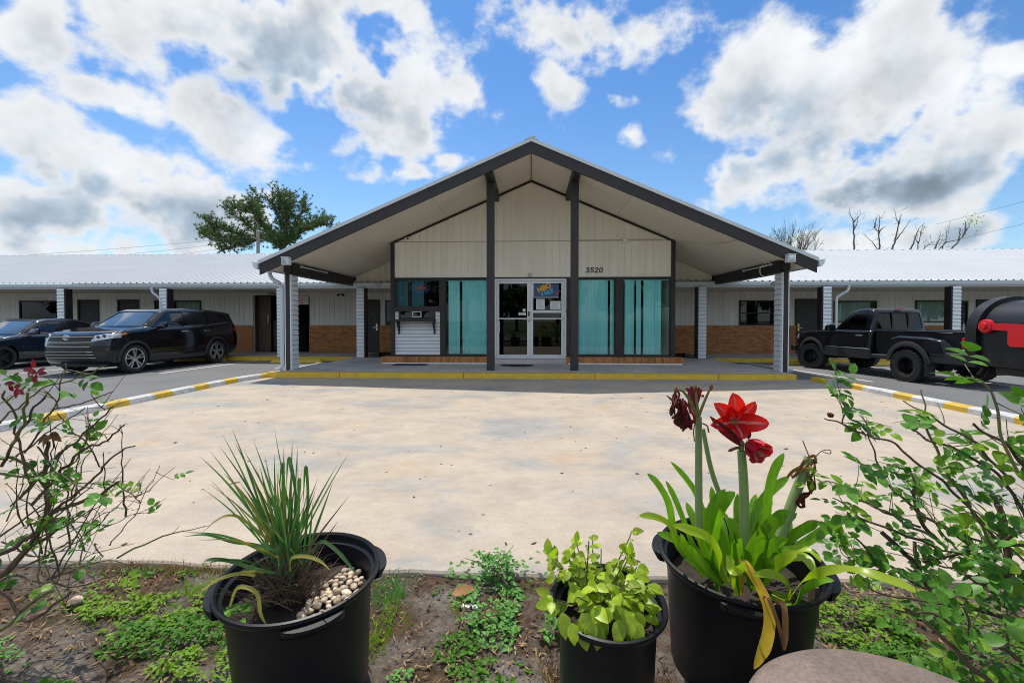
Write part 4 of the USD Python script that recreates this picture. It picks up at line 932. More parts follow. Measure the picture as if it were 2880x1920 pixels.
def wheel(parent, x, y, r, width, s, rim_r, kind, steer=0.):
    """s: +1 the outer face looks to +y"""
    h = width / 2; c = (x, y, r)
    def place(mb):
        v, f = mb.get(); v = v * [1, s, 1]; f = f if s > 0 else f[:, ::-1]
        if steer: v = v @ rotz(steer).T
        return v + np.array(c), f
    k = r - rim_r
    prof = [(rim_r, -h * .9), (rim_r + k * .3, -h), (r - k * .3, -h), (r - .012, -h * .82), (r, -h * .6), (r, h * .6), (r - .012, h * .82), (r - k * .3, h), (rim_r + k * .3, h * 1.0), (rim_r + .004, h * .9), (rim_r, h * .55), (rim_r, -h * .9)]
    w = part(parent, 'wheel', place(MB().lathe([(a, b) for a, b in prof], 40, 'y')), 'rubber', 40, local=True)
    if kind == 'mud':
        tr = MB()
        for q in range(26):
            a = q * 2 * PI / 26
            for o, yy in ((0, -.6), (.12, -.2), (0, .2), (.12, .6)):
                b = MB().box(-.025, .025, -h * .22, h * .22, r - .012, r + .012).xf(roty(a + o), (0, 0, 0)); v, f = b.get(); tr.add(v + [0, yy * h * 1.35, 0], f)
            b = MB().box(-.03, .03, h * .86, h * 1.02, r - .055, r - .0).xf(roty(a), (0, 0, 0)); tr.mesh(b.get())
        part(w, 'tread', place(tr), 'rubber', local=True)
    depth = h * .55 if kind != 'mud' else -h * .25
    rim = MB().lathe([(rim_r, h * .86), (rim_r - .012, h * .9), (rim_r - .022, h * .8), (rim_r - .03, depth - .05), (.06, depth - .06)], 36, 'y')
    part(w, 'rim', place(rim), 'rim_dark' if kind != 'silver' else 'rim_dark', 40, local=True)
    sp = MB()
    if kind == 'silver':
        sp.lathe([(rim_r - .004, h * .88), (rim_r - .014, h * .93), (rim_r - .026, h * .88), (rim_r - .026, h * .7)], 40, 'y')
        for q in range(5):
            for d in (-.17, .17):
                a = q * 2 * PI / 5 + PI / 2 * 1.0
                p = [(.03 * math.cos(a) - (-.0) * math.sin(a), .03 * math.sin(a))]
                a0, a1 = a + d * .55, a + d * 1.15
                r0, r1 = .055, rim_r - .012; w0, w1 = .016, .021
                pts = [(r0 * math.cos(a0) + w0 * math.sin(a0), r0 * math.sin(a0) - w0 * math.cos(a0)), (r1 * math.cos(a1) + w1 * math.sin(a1), r1 * math.sin(a1) - w1 * math.cos(a1)), (r1 * math.cos(a1) - w1 * math.sin(a1), r1 * math.sin(a1) + w1 * math.cos(a1)), (r0 * math.cos(a0) - w0 * math.sin(a0), r0 * math.sin(a0) + w0 * math.cos(a0))]
                sp.prism(sg.Polygon(pts).buffer(0), h * .62, h * .84)
        sp.lathe([(.075, h * .5), (.075, h * .8), (.05, h * .86), (0, h * .86)], 20, 'y')
    else:
        for q in range(8 if kind == 'mud' else 5):
            a = q * 2 * PI / (8 if kind == 'mud' else 5); r0, r1 = .05, rim_r - .02; wd = .022 if kind == 'mud' else .04
            pts = [(r0 * math.cos(a) + wd * math.sin(a), r0 * math.sin(a) - wd * math.cos(a)), (r1 * math.cos(a) + wd * math.sin(a), r1 * math.sin(a) - wd * math.cos(a)), (r1 * math.cos(a) - wd * math.sin(a), r1 * math.sin(a) + wd * math.cos(a)), (r0 * math.cos(a) - wd * math.sin(a), r0 * math.sin(a) + wd * math.cos(a))]
            sp.prism(sg.Polygon(pts), depth - .03, depth)
        sp.lathe([(.07, depth - .03), (.07, depth + .02), (.05, depth + .03), (0, depth + .03)], 18, 'y')
    part(w, 'spokes', place(sp), 'rim_silver' if kind == 'silver' else 'rim_dark', 30, local=True)
    return w
def mirror(parent, x, y, z, s, m_):
    b = m3.Manifold.batch_hull([m3.Manifold.sphere(.05, 16).translate((x + a, y + s * b_, z + c)) for a, b_, c in ((.0, .05, .02), (.0, .21, .03), (.05, .06, -.03), (.04, .2, -.02), (-.03, .06, .06), (-.03, .20, .055), (-.03, .05, -.04), (-.03, .19, -.03))])
    p = part(parent, 'mirror', b, m_, 40, local=True)
    part(p, 'stalk', box(x - .03, x + .04, min(y, y + s * .07), max(y, y + s * .07), z - .07, z - .02), 'cladding', local=True)
    part(p, 'mirror_glass', rbox(x - .086, x - .078, min(y + s * .05, y + s * .23), max(y + s * .05, y + s * .23), z - .05, z + .08, .003), 'car_glass', 30, local=True)
def nose_bar(sh, y0, y1, z, h, t, out, curve=.0, n=14):
    ys = np.linspace(y0, y1, n); mb = MB(); V = []
    for y in ys:
        zz = z + curve * abs(y) ** 2; x = sh.front(y, zz) + out
        V.append([(x - t, y, zz - h / 2), (x, y, zz - h / 2 * .6), (x, y, zz + h / 2 * .6), (x - t, y, zz + h / 2)])
    V = np.array(V); k = np.arange(n - 1); F = []
    for q in range(4):
        F.append(np.stack([k * 4 + q, k * 4 + (q + 1) % 4, (k + 1) * 4 + (q + 1) % 4, (k + 1) * 4 + q], 1))
    mb.add(V.reshape(-1, 3), np.vstack(F)); mb.f.append(np.array([[0, 2, 1], [0, 3, 2]])); e = (n - 1) * 4; mb.f.append(np.array([[e, e + 1, e + 2], [e, e + 2, e + 3]]))
    return mb.get()
def front_patch(sh, poly, out=.006, sign=1, depth=.05):
    """a slab following the nose: polygon in (y, z)"""
    m = pm(poly, .3 if sign > 0 else -3.2, 3.2 if sign > 0 else -.3, 'x')
    return (sh.solid(-out) ^ m) - sh.solid(depth)
def arch_trim(x, r, z, s, yfun, w=.06, z_low=.3):
    a0 = math.asin((z_low - z) / r); th = np.linspace(a0, PI - a0, 28); V = []
    for t in th:
        for rr, dy in ((r - .012, .0), (r - .004, .02), (r + w * .6, .018), (r + w, .0)):
            xx, zz = x + rr * math.cos(t), z + rr * math.sin(t); V.append((xx, s * (yfun(xx, zz) + dy), zz))
    V = np.array(V); k = np.arange(27); F = np.vstack([np.stack([k * 4 + q, k * 4 + q + 1, (k + 1) * 4 + q + 1, (k + 1) * 4 + q], 1) for q in range(3)])
    return V, (F if s < 0 else F[:, ::-1])

# ---- large black sport utility car
def build_suv():
    car = thing('parked_suv', 'glossy black sport utility car with chrome grille bars, nose towards the forecourt', 'car', (-11.22, 13.0, 0), math.radians(-94.0))
    def hw(x, z):
        w = .955 - .05 * np.clip((z - .80) / .45, 0, 1.3) ** 1.5 - .055 * np.clip((.62 - z) / .35, 0, 1) ** 1.4
        return w - .07 * np.clip((x - 1.75) / .65, 0, 1) ** 2 - .06 * np.clip((-1.9 - x) / .65, 0, 1) ** 2
    low = Shell([(2.1, .24), (2.28, .33), (2.36, .5), (2.375, .72), (2.33, .9), (2.24, 1.02), (2.05, 1.085), (1.6, 1.145), (1.05, 1.20), (.6, 1.20), (-.6, 1.22), (-1.6, 1.27), (-2.35, 1.31), (-2.50, 1.22), (-2.55, .95), (-2.60, .72), (-2.57, .5), (-2.48, .36), (-2.2, .26)], hw, .10, .05, (.26, 1.3, .16, -1.6, 2.4))
    def hg(x, z): return .865 - .20 * np.clip((z - 1.15) / .6, 0, 1.2) ** 1.25 - .05 * np.clip((x - .2) / .9, 0, 1) - .05 * np.clip((-1.8 - x) / .7, 0, 1)
    gh = Shell([(1.28, 1.05), (1.18, 1.19), (.42, 1.635), (.2, 1.70), (-.5, 1.735), (-1.4, 1.715), (-2.1, 1.655), (-2.42, 1.62), (-2.36, 1.55), (-2.50, 1.24), (-2.48, 1.05)], hg, .09, .04, (.20, .0, .10, -1.9, 2.0))
    body = low.solid() + gh.solid()
    fx, rx, R = 1.42, -1.42, .425
    for x in (fx, rx):
        for s in (1, -1):
            a = sg.Point(x, .375).buffer(R, 32); body -= pm(a.union(sg.box(x - R, 0, x + R, .375)), .62, 1.2) if s > 0 else pm(a.union(sg.box(x - R, 0, x + R, .375)), -1.2, -.62)
    wins = [[(.80, 1.215), (.28, 1.60), (.1, 1.635), (-.30, 1.65), (-.30, 1.225)], [(-.36, 1.225), (-.36, 1.65), (-.9, 1.645), (-1.18, 1.625), (-1.18, 1.25)], [(-1.26, 1.26), (-1.26, 1.615), (-1.75, 1.575), (-2.12, 1.40), (-2.05, 1.33)]]
    glass = gh.solid(.014)
    panes = []
    for w in wins:
        p = smoothpoly(w, .025)
        for c in side_cut(p): body -= c
        for c in side_cut(p.buffer(-.002)): panes.append(('side_window', glass ^ c))
    ws = smoothpoly([(-.70, 1.225), (.70, 1.225), (.58, 1.60), (.3, 1.635), (-.3, 1.635), (-.58, 1.60)], .03)
    body -= pm(ws, .15, 1.6, 'x'); panes.append(('windscreen', (glass ^ pm(ws.buffer(-.002), .15, 1.6, 'x')) - gh.solid(.05)))
    rw = smoothpoly([(-.62, 1.30), (.62, 1.30), (.54, 1.58), (-.54, 1.58)], .03)
    body -= pm(rw, -2.7, -2.2, 'x'); panes.append(('rear_window', glass ^ pm(rw.buffer(-.002), -2.7, -2.2, 'x')))
    for ln in ([(.95, .40), (.98, .75), (.90, 1.2)], [(-.33, .36), (-.33, 1.64)], [(-1.02, .45), (-1.05, .62), (-1.25, .85), (-1.24, 1.62)], [(.95, .40), (-1.0, .40)], [(1.0, 1.17), (1.7, 1.10), (2.2, 1.02)]):
        for c in groove(ln): body -= c
    for c in (pm(sg.LineString([(-.8, 1.16), (-.74, 1.04), (.74, 1.04), (.8, 1.16)]).buffer(.004, cap_style='flat'), 1.9, 2.6, 'x'),): body -= c
    B = part(car, 'body', body, 'car_black', 28, local=True)
    for n, g in panes: part(car, n, g, 'windscreen' if n == 'windscreen' else 'car_glass', 28, local=True)
    for x in (fx, rx):
        for s in (1, -1):
            part(car, 'wheel_arch', arch_trim(x, R, .375, s, lambda a, b: hw(a, max(b, .45)), .055, .34), 'cladding', 40, local=True)
            wheel(car, x, s * .825, .375, .245, s, .276, 'silver', -.0 if x > 0 else 0)
            part(B, 'arch_liner', prism(sg.Point(x, .375).buffer(R + .01, 24).difference(sg.Point(x, .375).buffer(R - .006, 24)).intersection(sg.box(x - 1, .3, x + 1, 1)), .55 if s > 0 else -.92, .92 if s > 0 else -.55), 'cladding', local=True)
    for s in (1, -1):
        part(car, 'sill_trim', rbox(-1.0, 1.0, s * .905 - .03, s * .905 + .03, .27, .40, .025), 'cladding', 30, local=True)
        part(car, 'door_trim', rbox(-.95, .92, s * .935 - .012, s * .935 + .022, .47, .53, .012), 'car_black', 30, local=True)
        mirror(car, .70, s * .90, 1.235, s, 'car_black')
        for x in (-.16, -1.02): part(car, 'door_handle', rbox(x - .11, x + .11, s * .93 - .01, s * .93 + .035, 1.035, 1.07, .012), 'chrome', 30, local=True)
        part(car, 'window_moulding', tube([(.85, s * hg(.85, 1.205) + s * .012, 1.205), (-.3, s * hg(-.3, 1.215) + s * .012, 1.213), (-1.2, s * hg(-1.2, 1.24) + s * .012, 1.24), (-2.05, s * (hg(-2.05, 1.31) + .01), 1.315)], .009, 6), 'chrome', 40, local=True)
        # headlamp: long wedge wrapping round the corner
        hl = smoothpoly([(s * .60, .86), (s * .62, 1.005), (s * .80, 1.045), (s * 1.0, 1.06), (s * 1.0, .96), (s * .8, .89)], .012)
        H = part(car, 'headlight', front_patch(low, hl, .006) ^ pm(sg.box(1.80, .8, 3, 1.2), -2, 2), 'lamp_clear', 28, local=True)
        for yy, zz in ((.70, .955), (.80, .985)):
            x = low.front(s * yy, zz); part(H, 'projector', MB().lathe([(.048, -.004), (.04, .012), (.03, .014), (0, .012)], 16, 'x', (x + .004, s * yy, zz)).get(), 'lamp_dark', 40, local=True)
        am = smoothpoly([(1.62, 1.03), (1.80, .985), (1.80, 1.05), (1.68, 1.07)], .008)
        part(car, 'side_marker', ((low.solid(-.004) ^ (pm(am, .6, 1.1) if s > 0 else pm(am, -1.1, -.6))) - low.solid(.03)), 'lamp_amber', 28, local=True)
        tl = smoothpoly([(-2.2, 1.0), (-2.25, 1.2), (-2.6, 1.24), (-2.7, .98)], .02)
        part(car, 'tail_light', ((low.solid(-.006) ^ (pm(tl, .6, 1.1) if s > 0 else pm(tl, -1.1, -.6))) - low.solid(.04)), 'lamp_red', 28, local=True)
        fg = smoothpoly([(s * .66, .42), (s * .70, .60), (s * .86, .62), (s * .88, .46)], .02)
        part(car, 'fog_lamp_recess', front_patch(low, fg, .005), 'cladding', 28, local=True)
    up = smoothpoly([(-.60, .84), (-.64, 1.015), (.64, 1.015), (.60, .84)], .015)
    part(car, 'upper_grille', front_patch(low, up, .004), 'black_trim', 28, local=True)
    lo = smoothpoly([(-.70, .40), (-.60, .80), (.60, .80), (.70, .40)], .02)
    part(car, 'lower_grille', front_patch(low, lo, .004), 'black_trim', 28, local=True)
    for z, w, h in ((.965, .60, .030), (.835, .66, .024)): part(car, 'chrome_bar', nose_bar(low, -w, w, z, h, .03, .025, .02), 'chrome', 30, local=True)
    part(car, 'grey_bar', nose_bar(low, -.60, .60, .735, .03, .03, .018, .0), 'rim_silver', 30, local=True)
    for z, w in ((.60, .655), (.53, .675), (.455, .70)):
        part(car, 'chrome_bar', nose_bar(low, -w, w, z, .015, .03, .022, .0), 'chrome', 30, local=True)
        for s in (1, -1): part(car, 'bar_end', nose_bar(low, s * (w - .12) if s < 0 else w - .12, s * w if s < 0 else w, z, .028, .03, .025), 'chrome', 30, local=True)
    part(car, 'front_lip', nose_bar(low, -.80, .80, .275, .07, .06, .012), 'cladding', 30, local=True)
    x = low.front(0, .955) + .04; em = MB()
    for a, b, cy_, cz in ((.088, .06, 0, .955), (.03, .054, 0, .955), (.058, .024, 0, .985)):
        th = np.linspace(0, 2 * PI, 33); em.tube([(x, cy_ + a * math.cos(t), cz + b * math.sin(t)) for t in th], .0085, 6, False)
    part(car, 'emblem', em.get(), 'chrome', 40, local=True)
    part(car, 'number_plate', rbox(-2.62, -2.6, -.2, .2, .8, .95, .005), 'paper', 30, local=True)
    part(car, 'underbody', box(-2.2, 2.0, -.7, .7, .20, .30), 'cladding', local=True)
build_suv()

# ---- dark saloon beside it, its nose cut by the picture's edge
def build_sedan():
    car = thing('parked_sedan', 'dark blue black saloon car left of the big black car, cut by the left edge', 'car', (-15.5, 13.5, 0), math.radians(-93))
    def hw(x, z):
        w = .915 - .045 * np.clip((z - .72) / .35, 0, 1.3) ** 1.5 - .06 * np.clip((.5 - z) / .3, 0, 1) ** 1.4
        return w - .08 * np.clip((x - 1.7) / .7, 0, 1) ** 2 - .07 * np.clip((-1.7 - x) / .7, 0, 1) ** 2
    low = Shell([(2.15, .2), (2.32, .32), (2.38, .5), (2.34, .66), (2.2, .76), (1.8, .86), (1.2, .935), (.9, .955), (-.6, .985), (-1.6, 1.03), (-2.2, 1.05), (-2.42, .98), (-2.46, .7), (-2.40, .4), (-2.2, .24)], hw, .09, .05, (.28, 1.2, .16, -1.6, 2.4))
    def hg(x, z): return .83 - .22 * np.clip((z - .95) / .48, 0, 1.2) ** 1.2 - .05 * np.clip((x - .1) / .9, 0, 1) - .07 * np.clip((-1.0 - x) / .9, 0, 1)
    gh = Shell([(1.22, .85), (1.12, .955), (.35, 1.375), (.12, 1.425), (-.3, 1.445), (-.75, 1.42), (-1.2, 1.31), (-1.85, 1.07), (-1.95, .9)], hg, .08, .05, (.2, 0., .12, -1.0, 2.))
    body = low.solid() + gh.solid(); fx, rx, R = 1.40, -1.40, .375
    for x in (fx, rx):
        a = sg.Point(x, .335).buffer(R, 32).union(sg.box(x - R, 0, x + R, .335))
        for c in side_cut(a, .60, 1.2): body -= c
    wins = [[(.86, .985), (.25, 1.335), (.08, 1.365), (-.34, 1.37), (-.40, 1.0)], [(-.47, 1.005), (-.42, 1.37), (-.78, 1.345), (-1.15, 1.235), (-1.35, 1.12), (-1.2, 1.04)]]
    glass = gh.solid(.012); panes = []
    for w in wins:
        p = smoothpoly(w, .02)
        for c in side_cut(p): body -= c
        for c in side_cut(p.buffer(-.002)): panes.append(('side_window', glass ^ c))
    ws = smoothpoly([(-.70, .985), (.70, .985), (.56, 1.345), (.3, 1.37), (-.3, 1.37), (-.56, 1.345)], .03)
    body -= pm(ws, .1, 1.5, 'x'); panes.append(('windscreen', (glass ^ pm(ws.buffer(-.002), .1, 1.5, 'x')) - gh.solid(.05)))
    for ln in ([(.95, .34), (1.0, .65), (.9, .97)], [(-.43, .34), (-.43, 1.38)], [(.95, .34), (-.95, .34)], [(-.95, .34), (-1.0, .6), (-1.3, .85), (-1.28, 1.05)]):
        for c in groove(ln, .012): body -= c
    part(car, 'body', body, 'car_navy', 28, local=True)
    for n, g in panes: part(car, n, g, 'windscreen' if n == 'windscreen' else 'car_glass', 28, local=True)
    for x in (fx, rx):
        for s in (1, -1): wheel(car, x, s * .795, .335, .225, s, .235, 'dark')
    for s in (1, -1):
        mirror(car, .72, s * .86, 1.03, s, 'car_navy')
        part(car, 'door_handle', rbox(-.32, -.1, s * .885 - .01, s * .885 + .03, .845, .88, .012), 'car_navy', 30, local=True)
        part(car, 'window_moulding', tube([(.85, s * (hg(.85, .97) + .012), .972), (-.4, s * (hg(-.4, .99) + .012), .99), (-1.2, s * (hg(-1.2, 1.03) + .012), 1.028)], .008, 6), 'chrome', 40, local=True)
        hl = smoothpoly([(s * .5, .66), (s * .55, .74), (s * .95, .80), (s * .95, .70)], .015)
        part(car, 'headlight', front_patch(low, hl, .006) ^ pm(sg.box(1.85, .5, 3, 1.2), -2, 2), 'lamp_clear', 28, local=True)
    part(car, 'grille', front_patch(low, smoothpoly([(-.55, .32), (-.45, .62), (.45, .62), (.55, .32)], .03), .004), 'black_trim', 28, local=True)
    part(car, 'underbody', box(-2.1, 2.0, -.65, .65, .16, .26), 'cladding', local=True)
build_sedan()

# ---- black pickup truck, nose to the building
def build_truck():
    car = thing('pickup_truck', 'black pickup truck with flared rear fenders and fat muddy tyres, nose to the building', 'pickup truck', (9.16, 12.18, 0), math.radians(98.0))
    def hw(x, z):
        w = .855 - .05 * np.clip((z - .85) / .3, 0, 1.3) ** 1.5 - .05 * np.clip((.6 - z) / .2, 0, 1) ** 1.5
        return w - .06 * np.clip((x - 1.7) / .6, 0, 1) ** 2
    low = Shell([(2.15, .46), (2.24, .6), (2.25, .86), (2.2, 1.0), (2.05, 1.045), (1.5, 1.085), (.9, 1.125), (.5, 1.13), (-.44, 1.135), (-.445, .42), (.9, .41), (1.0, .42)], hw, .07, .03, (.14, 1.3, 0, -1, 2.4))
    def hg(x, z): return .775 - .155 * np.clip((z - 1.1) / .55, 0, 1.2) ** 1.2 - .03 * np.clip((x - .3) / .6, 0, 1)
    gh = Shell([(1.0, 1.0), (.92, 1.125), (.34, 1.60), (.16, 1.665), (-.15, 1.685), (-.32, 1.66), (-.40, 1.58), (-.435, 1.13), (-.43, 1.0)], hg, .075, .035, (.14, 0, .05, -.2, 2.))
    fx, rx, R, zr = 1.475, -1.475, .43, .352
    body = low.solid() + gh.solid()
    a = sg.Point(fx, zr + .03).buffer(R, 32).union(sg.box(fx - R, 0, fx + R, zr))
    for c in side_cut(a, .50, 1.2): body -= c
    dw = smoothpoly([(.72, 1.155), (.28, 1.575), (.1, 1.615), (-.19, 1.625), (-.23, 1.155)], .025)
    rw = smoothpoly([(-.64, 1.17), (.64, 1.17), (.56, 1.56), (.3, 1.59), (-.3, 1.59), (-.56, 1.56)], .04)
    ws = smoothpoly([(-.68, 1.15), (.68, 1.15), (.55, 1.57), (-.55, 1.57)], .03)
    # hollow cab
    body -= gh.solid(.055) ^ pm(sg.box(-2, 1.0, 2, 1.7), -2, 2)
    body -= pm(sg.box(-.36, .6, .72, 1.1), -.70, .70)
    body -= pm(dw, .3, 1.2); body -= pm(dw, -1.2, -.3); body -= pm(rw, -.8, -.25, 'x'); body -= pm(ws, .1, 1.4, 'x')
    for ln in ([(.80, .46), (.86, .8), (.78, 1.13)], [(-.30, .46), (-.30, 1.16)], [(-.28, 1.15), (-.24, 1.64)], [(.80, .46), (-.3, .46)]):
        for c in groove(ln, .012, .6): body -= c
    B = part(car, 'cab', body, 'truck_black', 28, local=True)
    g1, g2 = gh.solid(.012), gh.solid(.02)
    skin = g1 - g2
    for s in (1, -1): part(car, 'side_window', skin ^ (pm(dw, .4, 1.2) if s > 0 else pm(dw, -1.2, -.4)), 'truck_pane', 28, local=True)
    part(car, 'windscreen', skin ^ pm(ws, .15, 1.4, 'x'), 'truck_pane', 28, local=True)
    part(car, 'rear_window', skin ^ pm(rw, -.8, -.25, 'x'), 'truck_tint', 28, local=True)
    for y in (-.22, .22): part(car, 'rear_window_bar', box(-.425, -.408, y - .012, y + .012, 1.18, 1.59), 'black_trim', local=True)
    # inside
    part(car, 'bench_seat', MB().mesh(rbox(-.30, .2, -.62, .62, .70, .88, .05)).mesh(rbox(-.36, -.2, -.62, .62, .85, 1.26, .05)).get(), 'cladding', 40, local=True)
    for s in (1, -1): part(car, 'headrest', rbox(-.36, -.27, s * .33 - .11, s * .33 + .11, 1.27, 1.42, .03), 'cladding', 30, local=True)
    part(car, 'dashboard', rbox(.52, .95, -.66, .66, .85, 1.12, .04), 'cladding', 30, local=True)
    th = np.linspace(0, 2 * PI, 29); c0 = np.array([.40, .34, 1.13]); R_ = roty(-.5)
    stw = MB().tube([c0 + R_ @ np.array([0, .185 * math.cos(t), .185 * math.sin(t)]) for t in th], .015, 6, False)
    for t in (0.2, PI - .2, -PI / 2): stw.tube([c0, c0 + R_ @ np.array([0, .18 * math.cos(t), .18 * math.sin(t)])], .014, 6)
    stw.tube([c0, c0 + R_ @ np.array([.3, 0, 0])], .025, 6)
    part(car, 'steering_wheel', stw.get(), 'cladding', 40, local=True)
    # bed: narrow box with rounded rails, open on top
    bed = man(MB().mesh(rbox(-2.52, -.475, -.735, .735, .56, 1.125, .03)).get()) - man(box(-2.45, -.55, -.62, .62, .75, 1.4))
    for s in (1, -1): bed -= pm(sg.Point(rx, zr + .02).buffer(R - .02, 28), .45 if s > 0 else -1, 1 if s > 0 else -.45)
    part(car, 'bed', bed, 'truck_black', 28, local=True)
    for s in (1, -1): part(car, 'bed_rail', rbox(-2.53, -.47, s * .69 - .065, s * .69 + .065, 1.10, 1.15, .022), 'truck_black', 30, local=True)
    part(car, 'tailgate', rbox(-2.56, -2.525, -.70, .70, .60, 1.12, .012), 'truck_black', 30, local=True)
    # flared rear fenders
    for s in (1, -1):
        fen = Shell([(-.80, .60), (-.86, .82), (-1.02, .98), (-1.2, 1.035), (-1.9, 1.02), (-2.25, .965), (-2.44, .82), (-2.50, .60)], lambda x, z: .925 - .02 * abs(x + 1.6), .10, .06, (.16, -1.1, .22, -2.1, 3.))
        f = fen.solid() ^ (pm(sg.box(-3, .3, 0, 1.2), .68, 1.2) if s > 0 else pm(sg.box(-3, .3, 0, 1.2), -1.2, -.68))
        wa = sg.Point(rx, zr + .03).buffer(R, 32).union(sg.box(rx - R, 0, rx + R, zr))
        f -= pm(wa, .3, 1.2) if s > 0 else pm(wa, -1.2, -.3)
        part(car, 'rear_fender', f, 'truck_black', 28, local=True)
        part(car, 'wheel_flare', arch_trim(rx, R, zr + .03, s, lambda a, b: .925 + .005 - .35 * max(0, abs(a + 1.475) - .5), .10, .44), 'truck_cladding', 40, local=True)
        part(car, 'wheel_flare', arch_trim(fx, R, zr + .03, s, lambda a, b: hw(a, b) + .012, .085, .44), 'truck_cladding', 40, local=True)
        part(car, 'lower_cladding', rbox(-.44, .99, s * .83 - .03, s * .83 + .028, .42, .665, .02), 'truck_cladding', 30, local=True)
        part(car, 'side_step', rbox(-.98, -.48, s * .76 - .1, s * .76 + .1, .46, .56, .02), 'truck_cladding', 30, local=True)
        part(car, 'rear_cladding', rbox(-2.60, -1.93, s * .86 - .07, s * .86 + .04, .47, .705, .03), 'truck_cladding', 30, local=True)
        part(car, 'tail_light', rbox(-2.56, -2.46, s * .72 - .035, s * .72 + .03, .80, 1.03, .015), 'lamp_red', 30, local=True)
        part(car, 'reverse_lamp', rbox(-2.56, -2.46, s * .72 - .035, s * .72 + .03, .735, .79, .012), 'lamp_clear', 30, local=True)
        part(car, 'mud_flap', box(rx - .46, rx - .45, s * .86 - .13, s * .86 + .12, .17, .55), 'rubber', local=True)
        mirror(car, .66, s * .84, 1.17, s, 'truck_black')
        part(car, 'door_handle', rbox(-.22, -.03, s * .845 - .01, s * .845 + .022, .985, 1.02, .008), 'chrome', 30, local=True)
        part(car, 'belt_line', tube([(.98, s * .848, .672), (-.43, s * .858, .672)], .008, 5), 'rim_silver', 40, local=True)
        wheel(car, fx, s * .80, zr, .29, s, .20, 'mud', .42); wheel(car, rx, s * .82, zr, .31, s, .20, 'mud')
        part(car, 'headlight', front_patch(low, smoothpoly([(s * .45, .84), (s * .45, .97), (s * .9, .97), (s * .9, .84)], .02), .006) ^ pm(sg.box(2.0, .5, 3, 1.2), -2, 2), 'lamp_clear', 28, local=True)
    part(car, 'rear_bumper', rbox(-2.72, -2.56, -.86, .86, .46, .62, .03), 'truck_cladding', 30, local=True)
    part(car, 'front_bumper', rbox(2.2, 2.36, -.84, .84, .46, .64, .04), 'truck_cladding', 30, local=True)
    part(car, 'grille', front_patch(low, smoothpoly([(-.42, .80), (-.42, .97), (.42, .97), (.42, .80)], .02), .005), 'black_trim', 28, local=True)
    part(car, 'brake_light', rbox(-.385, -.35, -.10, .10, 1.655, 1.678, .008), 'lamp_red', 30, local=True)
    ax = MB()
    for x in (fx, rx): ax.tube([(x, -.7, zr), (x, .7, zr)], .06, 8)
    for y in (-.4, .4): ax.box(-2.5, 2.0, y - .05, y + .05, .42, .54)
    ax.mesh(lathe([(0, -.16), (.13, -.12), (.16, 0), (.13, .12), (0, .16)], 14, 'x', (rx, 0, zr)))
    part(car, 'chassis', ax.get(), 'rubber', local=True)
    part(car, 'exhaust', tube([(-1.0, -.3, .42), (-2.3, -.35, .45), (-2.6, -.5, .42)], .035, 8), 'chrome', 40, local=True)
build_truck()

